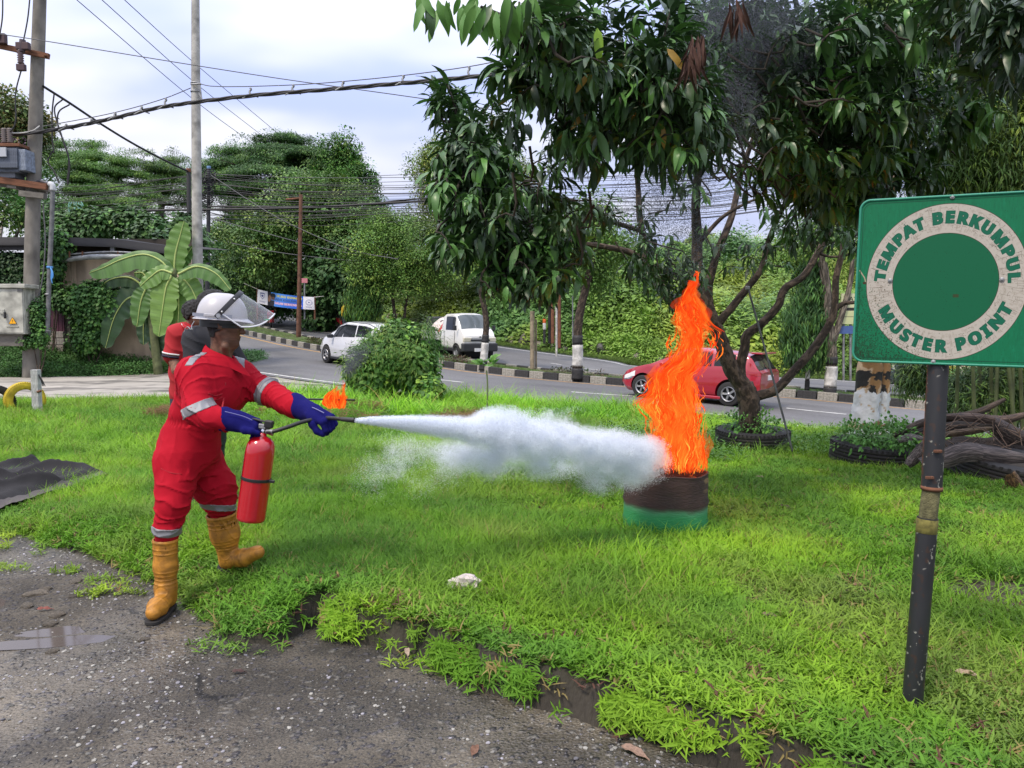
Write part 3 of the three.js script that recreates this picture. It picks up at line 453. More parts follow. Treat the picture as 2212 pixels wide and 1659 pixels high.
{ // the green hillside across the road: shrubs, creepers, big-leaved saplings
  R = mulberry(77);
  const bins = { broad: [[], []], vine: [[], []], small: [[], []], cassava: [[]] }, cb = { broad: [[], []], vine: [[], []], small: [[], []], cassava: [[]] };
  const add = (k, m, c) => { const j = Math.floor(R() * bins[k].length); bins[k][j].push(m); cb[k][j].push(c); };
  let n = 0;
  for (let k = 0; k < 140000 && n < 23000; k++) {
    const i = Math.floor(rr(6, 100)), q = R() ** 1.5 * 26, p = acrossRoad(i, -11.8 - q), r = { l: -11.8 - q };
    if (p.x < p.z * 0.75 - 2 || p.x > -p.z * 0.8 + 3) continue; n++;
    const y = groundH(p.x, p.z), big = noise(p.x * 0.35, p.z * 0.35, 8), right = sstep(62, 48, i), mound = noise(p.x * 0.42, p.z * 0.42, 3) * 0.6 + noise(p.x * 0.9, p.z * 0.9, 13) * 0.4, h = q < 1 ? 0.2 : (0.2 + 4.2 * mound ** 2.2 * Math.min(1, q / 3)) * R() ** 0.35;
    const s = rr(1.2, 2.4) * (q < 1.5 ? 0.75 : 1), bright = noise(p.x * 0.5, p.y, p.z * 0.5), m = frame(V(p.x, y + h, p.z), V(rr(-0.5, 0.5), 1, rr(-0.2, 0.8)), V(rr(-1, 1), 0, rr(-1, 1)), s);
    const dark = [0.07, 0.165, 0.032], lite = [0.31, 0.5, 0.07], kindN = noise(p.x * 0.33 + 40, p.z * 0.33, 21), yel = sstep(0.5, 0.75, kindN), blu = sstep(0.4, 0.2, kindN), g = clamp(bright * 0.8 + 0.1 * right + 0.35 * (R() - 0.5)), c0 = [lerp(dark[0], lite[0], g), lerp(dark[1], lite[1], g), lerp(dark[2], lite[2], g)];
    const c = [c0[0] * (1 + 0.35 * yel - 0.3 * blu), c0[1] * (1 + 0.05 * yel - 0.15 * blu), c0[2] * (1 - 0.2 * yel + 0.5 * blu)];
    if (right > 0.5 && big > 0.45) add('cassava', m, c); else if (big > 0.62) add('broad', m, c); else if (big > 0.35) add('vine', frame(V(p.x, y + h, p.z), V(rr(-0.5, 0.5), 1, rr(-0.2, 0.8)), V(rr(-1, 1), 0, rr(-1, 1)), s * 1.5), c); else add('small', m, c);
  }
  const hs = thing('hillside_shrubs', 'mass of green shrubs and creepers covering the hillside beyond the road', null, null, null, 'stuff');
  for (const k in bins) bins[k].forEach((b, j) => b.length && tag(inst('shrub_leaves', CL[k][j], M.leaf, b, hs, cb[k][j]), null, null, null, 'stuff'));
  const onPx = (i) => { const p = acrossRoad(i, -11.9), x = CX + p.x / -p.z * F; return x > 625 && x < 735; };
  // low stone edging at the foot of the hill
  const L = []; R = mulberry(12); const sg = new THREE.IcosahedronGeometry(0.5, 2), a = sg.attributes.position; for (let i = 0; i < a.count; i++) { const k = 0.75 + 0.5 * noise(a.getX(i) * 3 + 9, a.getY(i) * 3, a.getZ(i) * 3); a.setXYZ(i, a.getX(i) * k, a.getY(i) * k, a.getZ(i) * k); } sg.computeVertexNormals();
  const wall = thing('stone_wall', 'low rough rock retaining wall at the foot of the hillside along the far verge', null, null, null, 'structure'), ms = [0, 1, 2].map((i) => std([[0.17, 0.155, 0.135], [0.24, 0.215, 0.18], [0.11, 0.105, 0.1]][i], 0.95, { map: re(grain, 2), bumpMap: re(bumpy, 2), bumpScale: 0.03 }));
  for (let i = 40, k = 0; i < 92; i++) for (let v = 0, big = onPx(i); v < (big ? 7 : 1); v++, k++) { const p = acrossRoad(i, -11.9 - v * 0.12).lerp(acrossRoad(i + 1, -11.9 - v * 0.12), R()), m = part('rock', sg, ms[k % 3], wall); m.position.copy(p).add(V(0, 0.15 + v * 0.16, 0)); m.scale.set(rr(0.6, 1.3), rr(0.35, 0.6), rr(0.5, 0.8)); m.rotation.set(rr(0, 3), rr(0, 6), rr(0, 3)); }
}
{ // trees on the hill and along the median
  R = mulberry(91);
  const H = { c1: [0.12, 0.24, 0.04], c2: [0.2, 0.33, 0.05], size: 1.2, gap: 0.38, hole: 0.9, shell: 0.6, twigs: 3, bark: M.bark, vary: 0.35 };
  const g1 = 'slender roadside trees with banded trunks on the median', bw = [[0, 0.32, M.blackPaint], [0.34, 1.0, M.white], [1.02, 1.3, M.blackPaint]];
  tree('spreading_tree', 'airy many-stemmed tree with upright branches behind the parked pickup', null, upTo(855, 705, 38, [[848, 640], [842, 600]]), [0.09, 0.07], [[800, 560, 38, 1.6, 1.4, 1.4, 80], [860, 530, 38, 2, 1.5, 1.5, 110], [910, 570, 38, 1.5, 1.3, 1.4, 70], [830, 610, 38, 1.6, 1, 1.2, 60], [890, 620, 38, 1.6, 0.8, 1.2, 50], [840, 490, 39, 1.6, 0.8, 1.2, 60]], 'small', { ...H, twigs: 5, gap: 0.4 });
  tree('spreading_tree', 'thin-stemmed tree leaning right beside the airy many-stemmed tree', null, upTo(872, 705, 38, [[880, 640], [900, 600]]), [0.08, 0.05], [[920, 540, 38, 1.4, 1.2, 1.2, 60], [955, 585, 38, 1.2, 0.9, 1.2, 40]], 'small', { ...H, twigs: 5 });
  tree('weeping_tree', 'narrow cone-shaped weeping tree by the road left of the pickup', null, upTo(782, 706, 38.5, [[782, 640], [784, 560]]), [0.08, 0.04], [[784, 570, 38.5, 0.35, 0.7, 0.35, 26], [783, 600, 38.5, 0.5, 0.6, 0.5, 34], [780, 640, 38.5, 0.7, 0.7, 0.7, 60], [782, 670, 38.5, 0.8, 0.5, 0.8, 60], [800, 650, 38.4, 0.5, 0.6, 0.5, 40]], 'droop', { ...H, c1: [0.07, 0.18, 0.035], c2: [0.15, 0.28, 0.04], gap: 0.12, size: 1.15, twigs: 0 });
  tree('weeping_tree', 'bell-shaped weeping tree on the median right of the mango tree', null, upTo(1743, 843, 24.5, [[1747, 760], [1752, 600]]), [0.07, 0.03], [[1752, 590, 24.5, 0.3, 0.7, 0.3, 30], [1748, 640, 24.5, 0.5, 0.6, 0.5, 50], [1742, 690, 24.5, 0.72, 0.5, 0.7, 80], [1738, 735, 24.5, 0.75, 0.55, 0.7, 80], [1740, 770, 24.5, 0.6, 0.4, 0.6, 50]], 'droop', { ...H, c1: [0.045, 0.12, 0.03], c2: [0.09, 0.2, 0.035], gap: 0.05, size: 0.95, twigs: 0, bands: [[0.0, 0.3, M.blackPaint], [0.32, 0.8, M.white]] });
  tree('roadside_tree', 'banded trunk tree on the median between the pickup and the timber post', g1, upTo(1043, 800, 29.2, [[1048, 740], [1050, 690], [1038, 620], [1040, 560]]), [0.14, 0.09], [[1040, 560, 29, 1, 0.8, 0.9, 20], [1060, 520, 30, 1.2, 0.7, 0.9, 24]], 'small', { ...H, bands: bw });
  tree('roadside_tree', 'thick banded trunk tree on the median left of the red car', g1, upTo(1247, 820, 26.8, [[1248, 770], [1250, 690], [1268, 610], [1280, 560], [1290, 470]]), [0.19, 0.1], [[1290, 480, 27, 1.6, 0.9, 1.2, 46], [1250, 540, 27, 1.2, 0.8, 1, 36], [1330, 540, 28, 1.4, 0.9, 1.2, 36], [1290, 600, 27.5, 0.8, 0.7, 0.8, 26]], 'small', { ...H, twigs: 6, bands: bw.map(([a, b, m]) => [a * 1.15, b * 1.15, m]) });
  tree('roadside_tree', 'forked banded trunk tree on the median left of the muster sign', g1, upTo(1791, 862, 24, [[1796, 800], [1797, 750], [1790, 690], [1785, 600], [1765, 520]]), [0.18, 0.1], [[1760, 510, 24, 1.2, 0.6, 1, 26], [1810, 500, 24.5, 1, 0.6, 1, 22]], 'small', { ...H, c1: [0.1, 0.2, 0.045], bark: M.barkGrey, twigs: 3, bands: bw });
  scene.children.at(-1).add(Object.assign(new THREE.Mesh(rel(tube(smooth([at(1797, 745, 24), at(1815, 690, 24), at(1835, 620, 24), at(1842, 560, 24)], 12), [0.12, 0.07], 8), scene.children.at(-1)), M.barkGrey), { name: 'forked_limb' }));
  for (const [lab, px, py, d, bl, kind, o] of [
    ['yellow-green leafy tree on the skyline left of the mango tree', 945, 560, 46, [[930, 360, 46, 1.4, 0.9, 1.2, 50], [970, 330, 46, 1.6, 1, 1.3, 60], [1040, 345, 46, 2.4, 1.2, 1.6, 90], [940, 420, 46, 1.3, 1.2, 1.2, 50], [1100, 380, 46, 2.2, 1.4, 1.6, 70], [990, 450, 46, 2.4, 1.4, 1.6, 80]], 'small', { c1: [0.17, 0.27, 0.05], c2: [0.27, 0.32, 0.06], size: 1.5, gap: 0.32 }],
    ['pale green rounded tree top behind the airy many-stemmed tree', 930, 600, 50, [[880, 500, 50, 2.6, 1.2, 1.8, 90], [960, 500, 50, 2.6, 1.4, 1.8, 90], [1010, 540, 48, 2, 1.6, 1.6, 70], [1090, 540, 48, 2.4, 1.4, 1.6, 80], [920, 560, 49, 2.2, 1.4, 1.6, 70]], 'small', { c1: [0.15, 0.25, 0.06], c2: [0.22, 0.31, 0.08], size: 1.5, gap: 0.3 }],
    ['light green treetop on the hill behind the banded median trees', 1180, 600, 48, [[1150, 560, 48, 2.4, 1.2, 1.6, 80], [1220, 555, 48, 2.2, 1.2, 1.6, 80], [1300, 580, 47, 2.2, 1.2, 1.6, 70], [1190, 620, 46, 2.6, 1.2, 1.6, 80]], 'broad', { c1: [0.13, 0.26, 0.045], c2: [0.2, 0.33, 0.06], size: 1.4, gap: 0.3 }],
    ['light green treetop on the skyline right of the mango trunk', 1700, 600, 46, [[1640, 575, 46, 1.6, 0.6, 1.2, 50], [1700, 565, 46, 1.8, 0.9, 1.4, 70], [1780, 555, 45, 2, 1, 1.4, 80], [1840, 560, 44, 1.6, 1, 1.4, 60], [1580, 600, 47, 1.6, 0.7, 1.4, 50], [1500, 610, 47, 2, 0.6, 1.4, 60], [1420, 610, 47, 2, 0.7, 1.4, 60]], 'small', { c1: [0.17, 0.3, 0.05], c2: [0.25, 0.36, 0.07], size: 1.4, gap: 0.25 }],
    ['bright bamboo-like thicket on the hill behind the far roadside sign', 1830, 700, 42, [[1830, 620, 42, 1.6, 1.6, 1.4, 130], [1790, 650, 42, 1.4, 1.2, 1.2, 80], [1860, 680, 41, 1.4, 1.4, 1.2, 80], [1840, 570, 42, 1.4, 0.8, 1.2, 50]], 'bamboo', { c1: [0.2, 0.32, 0.04], c2: [0.3, 0.36, 0.06], size: 1.7, gap: 0.15 }],
  ]) tree('hill_tree', lab, null, upTo(px, py, d, [[px, py - 60], [px + 5, py - 110]]), [0.15, 0.1], bl, kind, { ...H, ...o, twigs: 2 });
}
// ---------------------------------------------------------------- the mango tree over the fire, and the plants of the lawn edge
const mangoLeaf = (w, bend, fold) => blade(0.21, 0.029 * w, bend, 6, (t) => Math.sin(Math.PI * Math.min(1, t ** 0.8)) ** 0.75 * (1 - 0.2 * t), fold, 0.004);
const leafGs = [mangoLeaf(1, 0.35, 0.22), mangoLeaf(0.82, 0.8, 0.4), mangoLeaf(1.15, 0.55, 0.3), mangoLeaf(0.95, 1.2, 0.35)];
// the leaves round one shoot tip, in the place's own axes: longer and hanging lower down the shoot, all drawn down by their weight
function whorl(p, out, s) {
  const L = [], F0 = frame(p, out, V(rr(-1, 1), rr(-1, 1), rr(-1, 1)), 1), n = 7 + Math.floor(R() * 8), g = rr(0.05, 0.7), open = rr(0.75, 1.2), q = V(), d = V();
  for (let i = 0; i < n; i++) { const a = i * 2.4 + rr(-0.5, 0.5), t = i / n, tl = lerp(0.35, 1.9, t) * open + rr(-0.35, 0.35); d.set(Math.cos(a) * Math.sin(tl), Math.cos(tl), Math.sin(a) * Math.sin(tl)).transformDirection(F0); q.set(Math.cos(a) * 0.008, -0.16 * t, Math.sin(a) * 0.008).applyMatrix4(F0); d.y -= g * (0.35 + 0.65 * t); d.normalize(); L.push([frame(q, d, V(rr(-0.35, 0.35), 1, rr(-0.35, 0.35)), s * rr(0.55, 1.2) * (t < 0.15 ? 0.7 : 1)), Math.floor(R() * 4)]); }
  return L;
}
M.mango = phys([1, 1, 1], 0.62, { side: THREE.DoubleSide, specularIntensity: 0.6, clearcoat: 0.5, clearcoatRoughness: 0.32, transmission: 0.12, thickness: 0 });
{
  R = mulberry(404);
  const D = 10.4, base = at(1620, 940, D); base.y = groundH(base.x, base.z) - 0.02;
  const t = thing('mango_tree', 'large dark-leaved mango tree rising from a tyre ring behind the burning drum', 'tree', base);
  const limbs = [], LP = [];
  const limb = (pts, r, seg = 9) => { const P = smooth(pts.map((q) => at(q[0], q[1], q[2] ?? D)), pts.length * 5); limbs.push(tube(P, r, seg, true, 0.1)); LP.push(...P.filter((_, i) => i % 3 === 0)); return P; };
  part('trunk', rel(tube(smooth([base.clone().add(V(0, -0.1, 0)), at(1620, 900, D), at(1617, 862, D), at(1606, 832, D)], 14), [0.155, 0.135], 12, true, 0.14), t), M.bark, t);
  limb([[1614, 866], [1606, 835], [1588, 812], [1570, 770], [1553, 725], [1522, 650], [1505, 600]], [0.125, 0.085]);
  limb([[1505, 604], [1506, 522], [1503, 450, 10.1], [1510, 360, 9.6], [1530, 240, 9]], [0.085, 0.035]);
  limb([[1556, 735], [1530, 640], [1545, 560], [1580, 470, 10.6], [1600, 380, 10.8], [1640, 260, 10.5]], [0.07, 0.03]);
  limb([[1530, 690], [1495, 672], [1462, 660], [1430, 625], [1411, 596], [1396, 560], [1390, 520]], [0.08, 0.055]);
  limb([[1398, 566], [1360, 545], [1312, 534], [1262, 526], [1214, 519], [1180, 500, 9.6], [1130, 430, 8.4]], [0.05, 0.018]);
  limb([[1391, 524], [1381, 459], [1378, 400], [1370, 330, 9.6], [1330, 240, 7.5]], [0.052, 0.02]);
  limb([[1550, 700], [1584, 660], [1619, 616], [1644, 581], [1660, 520], [1700, 430, 9.8], [1740, 330, 8.6]], [0.06, 0.025]);
  limb([[1600, 815], [1600, 788], [1609, 750], [1613, 725], [1644, 700], [1681, 660], [1694, 625], [1735, 597], [1766, 547], [1794, 494], [1830, 400, 9.4], [1850, 280, 8]], [0.075, 0.03]);
  limb([[1632, 856], [1672, 844], [1713, 803], [1766, 741], [1797, 688], [1803, 660], [1806, 600], [1819, 544], [1825, 494], [1880, 380, 9], [1940, 250, 7.5]], [0.07, 0.025]);
  limb([[1802, 670], [1822, 656], [1850, 652], [1900, 600, 9.6]], [0.04, 0.015]);
  limb([[1766, 547], [1800, 555], [1850, 545], [1900, 500, 9.2]], [0.02, 0.008], 6);
  limb([[1505, 530], [1560, 470], [1610, 440], [1660, 420]], [0.035, 0.012], 7);
  limb([[1390, 500], [1300, 470, 9], [1200, 420, 8], [1090, 380, 7], [1000, 290, 6.6]], [0.035, 0.008], 7);
  limb([[1330, 240, 7.5], [1260, 120, 5.6], [1150, 60, 4.6], [1040, 15, 3.9]], [0.022, 0.008], 7);
  limb([[1330, 240, 7.5], [1370, 180, 5.8], [1400, 130, 5]], [0.02, 0.008], 7);
  // whorls of leaves: [px, py, d, rx px, ry px, rz m, n, tone]
  const blobs = [
    [1330, 130, 5.2, 250, 150, 1.0, 190, 0], [1190, 55, 4.7, 110, 60, 0.6, 42, 0], [1100, 190, 5.2, 60, 110, 0.5, 26, 0], [1460, 270, 5.3, 130, 120, 0.8, 80, 0], [1300, 290, 5.6, 120, 90, 0.8, 60, 0], [1230, 350, 6.5, 70, 50, 0.5, 16, 0.4],
    [1040, 320, 6.6, 90, 110, 0.7, 70, 1], [965, 215, 6.8, 45, 50, 0.3, 22, 1], [985, 400, 6.5, 75, 90, 0.5, 48, 1], [1080, 470, 6.3, 110, 110, 0.7, 80, 0.6], [1000, 520, 6.3, 80, 60, 0.4, 34, 0.8], [1190, 560, 6.1, 85, 90, 0.5, 52, 0.3], [1130, 610, 6.1, 95, 60, 0.4, 34, 0.4], [1180, 470, 7, 80, 60, 0.5, 34, 0.3], [1060, 590, 6.2, 40, 40, 0.3, 12, 0.7],
    [1820, 250, 6.6, 250, 190, 1.2, 400, 0.15], [1700, 110, 7, 220, 130, 1.3, 170, 0.5], [1990, 190, 6.2, 150, 150, 1, 110, 0.5], [1880, 375, 6.6, 180, 80, 0.9, 150, 0], [1610, 130, 7.6, 150, 180, 1.2, 210, 0.2], [1580, 40, 6.6, 120, 70, 0.8, 60, 0.2], [1700, 330, 7.2, 140, 120, 1, 90, 0.1], [2080, 260, 6, 90, 60, 0.6, 34, 0.3], [1850, 60, 6.2, 200, 60, 0.9, 70, 0.7], [2060, 60, 5.6, 110, 70, 0.7, 36, 0.6], [1860, 440, 6.8, 90, 50, 0.5, 26, 0],
    [1330, 440, 8.4, 110, 50, 0.7, 9, 0.1], [1250, 480, 8, 70, 60, 0.6, 9, 0.2], [1560, 520, 10, 70, 70, 0.6, 8, 0.2], [1600, 250, 9, 120, 120, 0.8, 17, 0.1], [1720, 500, 9.4, 120, 55, 0.6, 20, 0.2], [1440, 590, 9.4, 95, 60, 0.5, 46, 0.4], [1420, 500, 9.6, 60, 60, 0.4, 8, 0.6], [1650, 560, 9.8, 90, 40, 0.4, 15, 0], [1790, 480, 9, 80, 60, 0.5, 24, 0.1], [1840, 540, 8.6, 50, 40, 0.4, 10, 0.1], [1480, 420, 9, 90, 60, 0.6, 7, 0.2],
  ];
  const rest = [[], [], [], []], cols = [[], [], [], []], near = [], twigs = [];
  const deep = [0.026, 0.062, 0.022], fresh = [0.09, 0.23, 0.04];
  const tone = () => { const q = R() ** 2.2, v = rr(0.7, 1.3); return [lerp(deep[0], fresh[0], q) * v, lerp(deep[1], fresh[1], q) * v, lerp(deep[2], fresh[2], q) * v]; };
  for (const [px, py, d, rx, ry, rz, n] of blobs) for (let i = 0; i < n * 1.1; i++) {
    const q = rdir(0), s = R() ** 0.42, dd = d + q.z * s * rz, p = at(px + q.x * s * rx, py - q.y * s * ry, dd);
    if (noise(p.x * 1.5 + 3, p.y * 1.5, p.z * 1.5) < 0.31) continue;
    let b = LP[0], bd = 1e9; for (const l of LP) { const e = l.distanceToSquared(p); if (e < bd) { bd = e; b = l; } }
    const out = p.clone().sub(b).normalize().add(V(rr(-0.6, 0.6), rr(-0.5, 0.7), rr(-0.6, 0.6))).normalize(), W = whorl(p, out, rr(0.68, 1.08));
    if (R() < 0.25) { const e = Math.min(0.4, Math.sqrt(bd)), a = p.clone().addScaledVector(out, -0.14), mid = a.clone().addScaledVector(out, -0.3 * e).add(V(0, -0.08, 0)), z = p.clone().lerp(b, Math.min(1, e / Math.sqrt(bd))); twigs.push(tube(smooth([p, a, mid, z], 5), [0.005, 0.011], 5, false)); }
    const c = tone(); for (const [m, w] of W) { const v = rr(0.8, 1.2), cc = c.map((x) => x * v); if (dd < 5.05 && near.length < 265) near.push([m, w, cc]); else { rest[w].push(m); cols[w].push(cc); } }
  }
  // the shoots nearest the eye at the top left: big leaves hanging down, each its own
  const hang = [[905, 6, 3.9, 0.9], [935, 16, 3.9, 0.8], [962, 26, 3.9, 0.95], [985, 10, 4, 0.6], [1018, 8, 3.9, 1.1], [1040, 30, 3.8, 1], [1066, 20, 3.8, 0.9], [1095, 6, 3.7, 1.1], [1122, 12, 3.8, 1], [1010, 40, 3.9, 0.7], [1150, 2, 3.9, 0.9], [1075, 44, 4, 0.8]];
  const lm = [deep, [0.035, 0.085, 0.024], fresh, [0.1, 0.24, 0.04]].map((c) => { const m = M.mango.clone(); m.color.setRGB(...c); return m; });
  near.forEach(([m, w, c]) => { const l = part('leaf', leafGs[w], lm[c[1] > 0.13 ? 2 : c[1] > 0.07 ? 1 : 0], t); l.applyMatrix4(m); l.position.sub(base); });
  hang.forEach(([x, y, d, k]) => { for (let j = 0; j < 3 && R() < 1; j++) { const p = at(x + rr(-18, 18), y - 14 + rr(-12, 12), d + rr(-0.15, 0.15)), l = part('leaf', leafGs[j], lm[R() < 0.3 ? 1 : R() < 0.6 ? 2 : 3], t); l.applyMatrix4(frame(p, V(rr(-0.5, 0.5), -1, rr(-0.3, 0.3)), V(rr(-0.6, 0.6), 0.4, 1), k * rr(0.8, 1.1))); l.position.sub(base); } });
  // a few yellow leaves, one lit green one, and two bunches of withered brown leaves
  const yl = M.mango.clone(); yl.color.setRGB(0.33, 0.2, 0.025); const gl = phys([0.28, 0.5, 0.03], 0.6, { side: THREE.DoubleSide, transmission: 0.4, thickness: 0 });
  [[1440, 105, 4.6, yl, 0.9, 1], [1428, 268, 4.9, yl, 0.8, 0.2], [1272, 160, 4.8, yl, 0.7, -0.8], [1660, 250, 6, yl, 0.7, 0.4], [1290, 60, 4.3, gl, 1, 0.1], [1560 * 0 + 1268, 240, 5, yl, 0.8, -1], [1960, 290, 6, yl, 0.6, 0.5]].forEach(([x, y, d, m, s, a]) => { const l = part('leaf', leafGs[0], m, t); l.applyMatrix4(frame(at(x, y, d), V(a, -1, 0), V(0, 0.3, 1), s)); l.position.sub(base); if (m === yl) l.userData.label = 'yellowed leaf'; });
  const br = std([0.075, 0.035, 0.025], 0.85, { side: THREE.DoubleSide }), dead = blade(0.23, 0.012, 0.4, 7, lance, 1.4, 0.006);
  [[1590, 0, 4.6, 12], [1508, 78, 4.5, 14], [1494, 110, 4.5, 8]].forEach(([x, y, d, n]) => { for (let i = 0; i < n; i++) { const l = part('leaf', dead, br, t); l.applyMatrix4(frame(at(x + rr(-16, 18), y + rr(-6, 22), d + rr(-0.06, 0.06)), V(rr(-0.35, 0.4), -1, rr(-0.3, 0.3)), V(rr(-1, 1), 0, 1), rr(0.75, 1.1))); l.position.sub(base); l.userData.label = 'withered brown leaf'; } });
  rest.forEach((a, i) => { a.forEach((m) => { m.elements[12] -= base.x; m.elements[13] -= base.y; m.elements[14] -= base.z; }); tag(inst('leaves', leafGs[i], M.mango, a, t, cols[i]), null, null, null, 'stuff'); });
  part('limbs', rel(merge(limbs), t), M.bark, t); tag(part('twigs', rel(merge(twigs), t), std([0.035, 0.028, 0.02], 0.9), t), null, null, null, 'stuff');
  // prop pole leaning into the fork
  const pole = thing('prop_pole', 'thin grey metal pole leaning up into a limb of the mango tree', 'pole', at(1716, 988, 9.6));
  part('rod', rel(tube(smooth([at(1716, 990, 9.6), at(1665, 800, 9.9), at(1616, 622, 10.2)], 10), 0.014, 8), pole), std([0.09, 0.1, 0.1], 0.6, { metalness: 0.4, map: re(grain, 2) }), pole); part('clamp', box(0.05, 0.05, 0.05, 0.01, at(1615, 622, 10.2).sub(pole.position)), M.galv, pole);
}
{ // second dark tree whose branch tips reach in at the top right corner
  R = mulberry(611);
  const t = thing('mango_tree', 'dark leafy branch ends of another tree at the top right corner above the sign', 'tree', at(2420, 1000, 6)), L = [[], [], [], []], C = [[], [], [], []], tw = [];
  tw.push(tube(smooth([at(2420, 1000, 6), at(2440, 500, 6), at(2400, 100, 5.6)], 10), [0.14, 0.09], 10)); for (const e of [[2150, 60], [2110, 120], [2200, 150], [2170, 20]]) tw.push(tube(smooth([at(2410, 200, 5.6), at(2290, 60, 5), at(e[0], e[1], 4.8)], 8), [0.03, 0.007], 6));
  for (const [px, py, d, rx, ry, n] of [[2170, 40, 4.6, 90, 70, 34], [2120, 130, 4.9, 60, 50, 12], [2210, 150, 4.8, 60, 60, 14], [2060, 20, 5, 70, 40, 12]]) for (let i = 0; i < n; i++) { const q = rdir(0), p = at(px + q.x * rx * R() ** 0.5, py + q.y * ry * R() ** 0.5, d + q.z * 0.4); for (const [m, w] of whorl(p.sub(t.position), V(-0.5 + rr(-0.5, 0.5), rr(-0.5, 0.4), rr(-0.4, 0.4)), rr(0.8, 1.1))) { L[w].push(m); const v = rr(0.8, 1.3); C[w].push([0.024 * v, 0.058 * v, 0.018 * v]); } }
  tag(part('limbs', rel(merge(tw), t), M.bark, t), null, null, null, 'stuff'); L.forEach((a, i) => a.length && tag(inst('leaves', leafGs[i], M.mango, a, t, C[i]), null, null, null, 'stuff'));
}
{ // bamboo clumps filling the right edge
  R = mulberry(622);
  const mk = (lab, blobs, c1, c2, px, d) => {
    const t = thing('bamboo_clump', lab, 'bamboo', (() => { const p = at(px, 870, d); p.y = groundH(p.x, p.z); return p; })(), null), culms = [];
    for (let i = 0; i < 9; i++) { const a = t.position.clone().add(V(rr(-0.5, 0.5), 0, rr(-0.4, 0.4))), top = at(px + rr(-130, 90), rr(-60, 160), d + rr(-0.6, 0.6)); culms.push(tube(smooth([a, a.clone().lerp(top, 0.5).add(V(0, 0.4, 0)), top], 10), [0.035, 0.012], 7)); }
    part('culms', rel(merge(culms), t), std([0.08, 0.1, 0.035], 0.7, { map: re(grain, 1) }), t); crownOn(t, blobs, 'bamboo', { c1, c2, size: 0.95, gap: 0.24, hole: 0.9, shell: 0.5, mix: 0.35, vary: 0.45, dens: 3.2 });
  };
  mk('tall feathery yellow-green bamboo filling the right edge behind the sign', [[2130, 330, 13, 1.2, 1.1, 0.9, 230], [2190, 180, 13, 1.1, 1.0, 0.9, 200], [2090, 120, 13.4, 1.0, 1.0, 0.8, 160], [2050, 390, 13.4, 0.8, 0.6, 0.6, 70], [2210, 420, 13, 0.9, 0.9, 0.8, 110], [2130, 20, 13.4, 1.0, 0.7, 0.8, 110], [2020, 40, 14, 0.8, 0.6, 0.6, 60]], [0.08, 0.15, 0.025], [0.2, 0.3, 0.04], 2150, 13);
  mk('low bamboo sprays hanging under the sign at the right edge', [[2180, 840, 13.6, 0.7, 0.35, 0.5, 80], [2080, 850, 13.8, 0.3, 0.3, 0.4, 30], [2240, 800, 13.6, 0.6, 0.6, 0.5, 60], [1985, 815, 15, 0.35, 0.35, 0.3, 34], [2130, 880, 13.4, 0.5, 0.22, 0.3, 36]], [0.055, 0.11, 0.025], [0.13, 0.22, 0.035], 2190, 13.8);
}
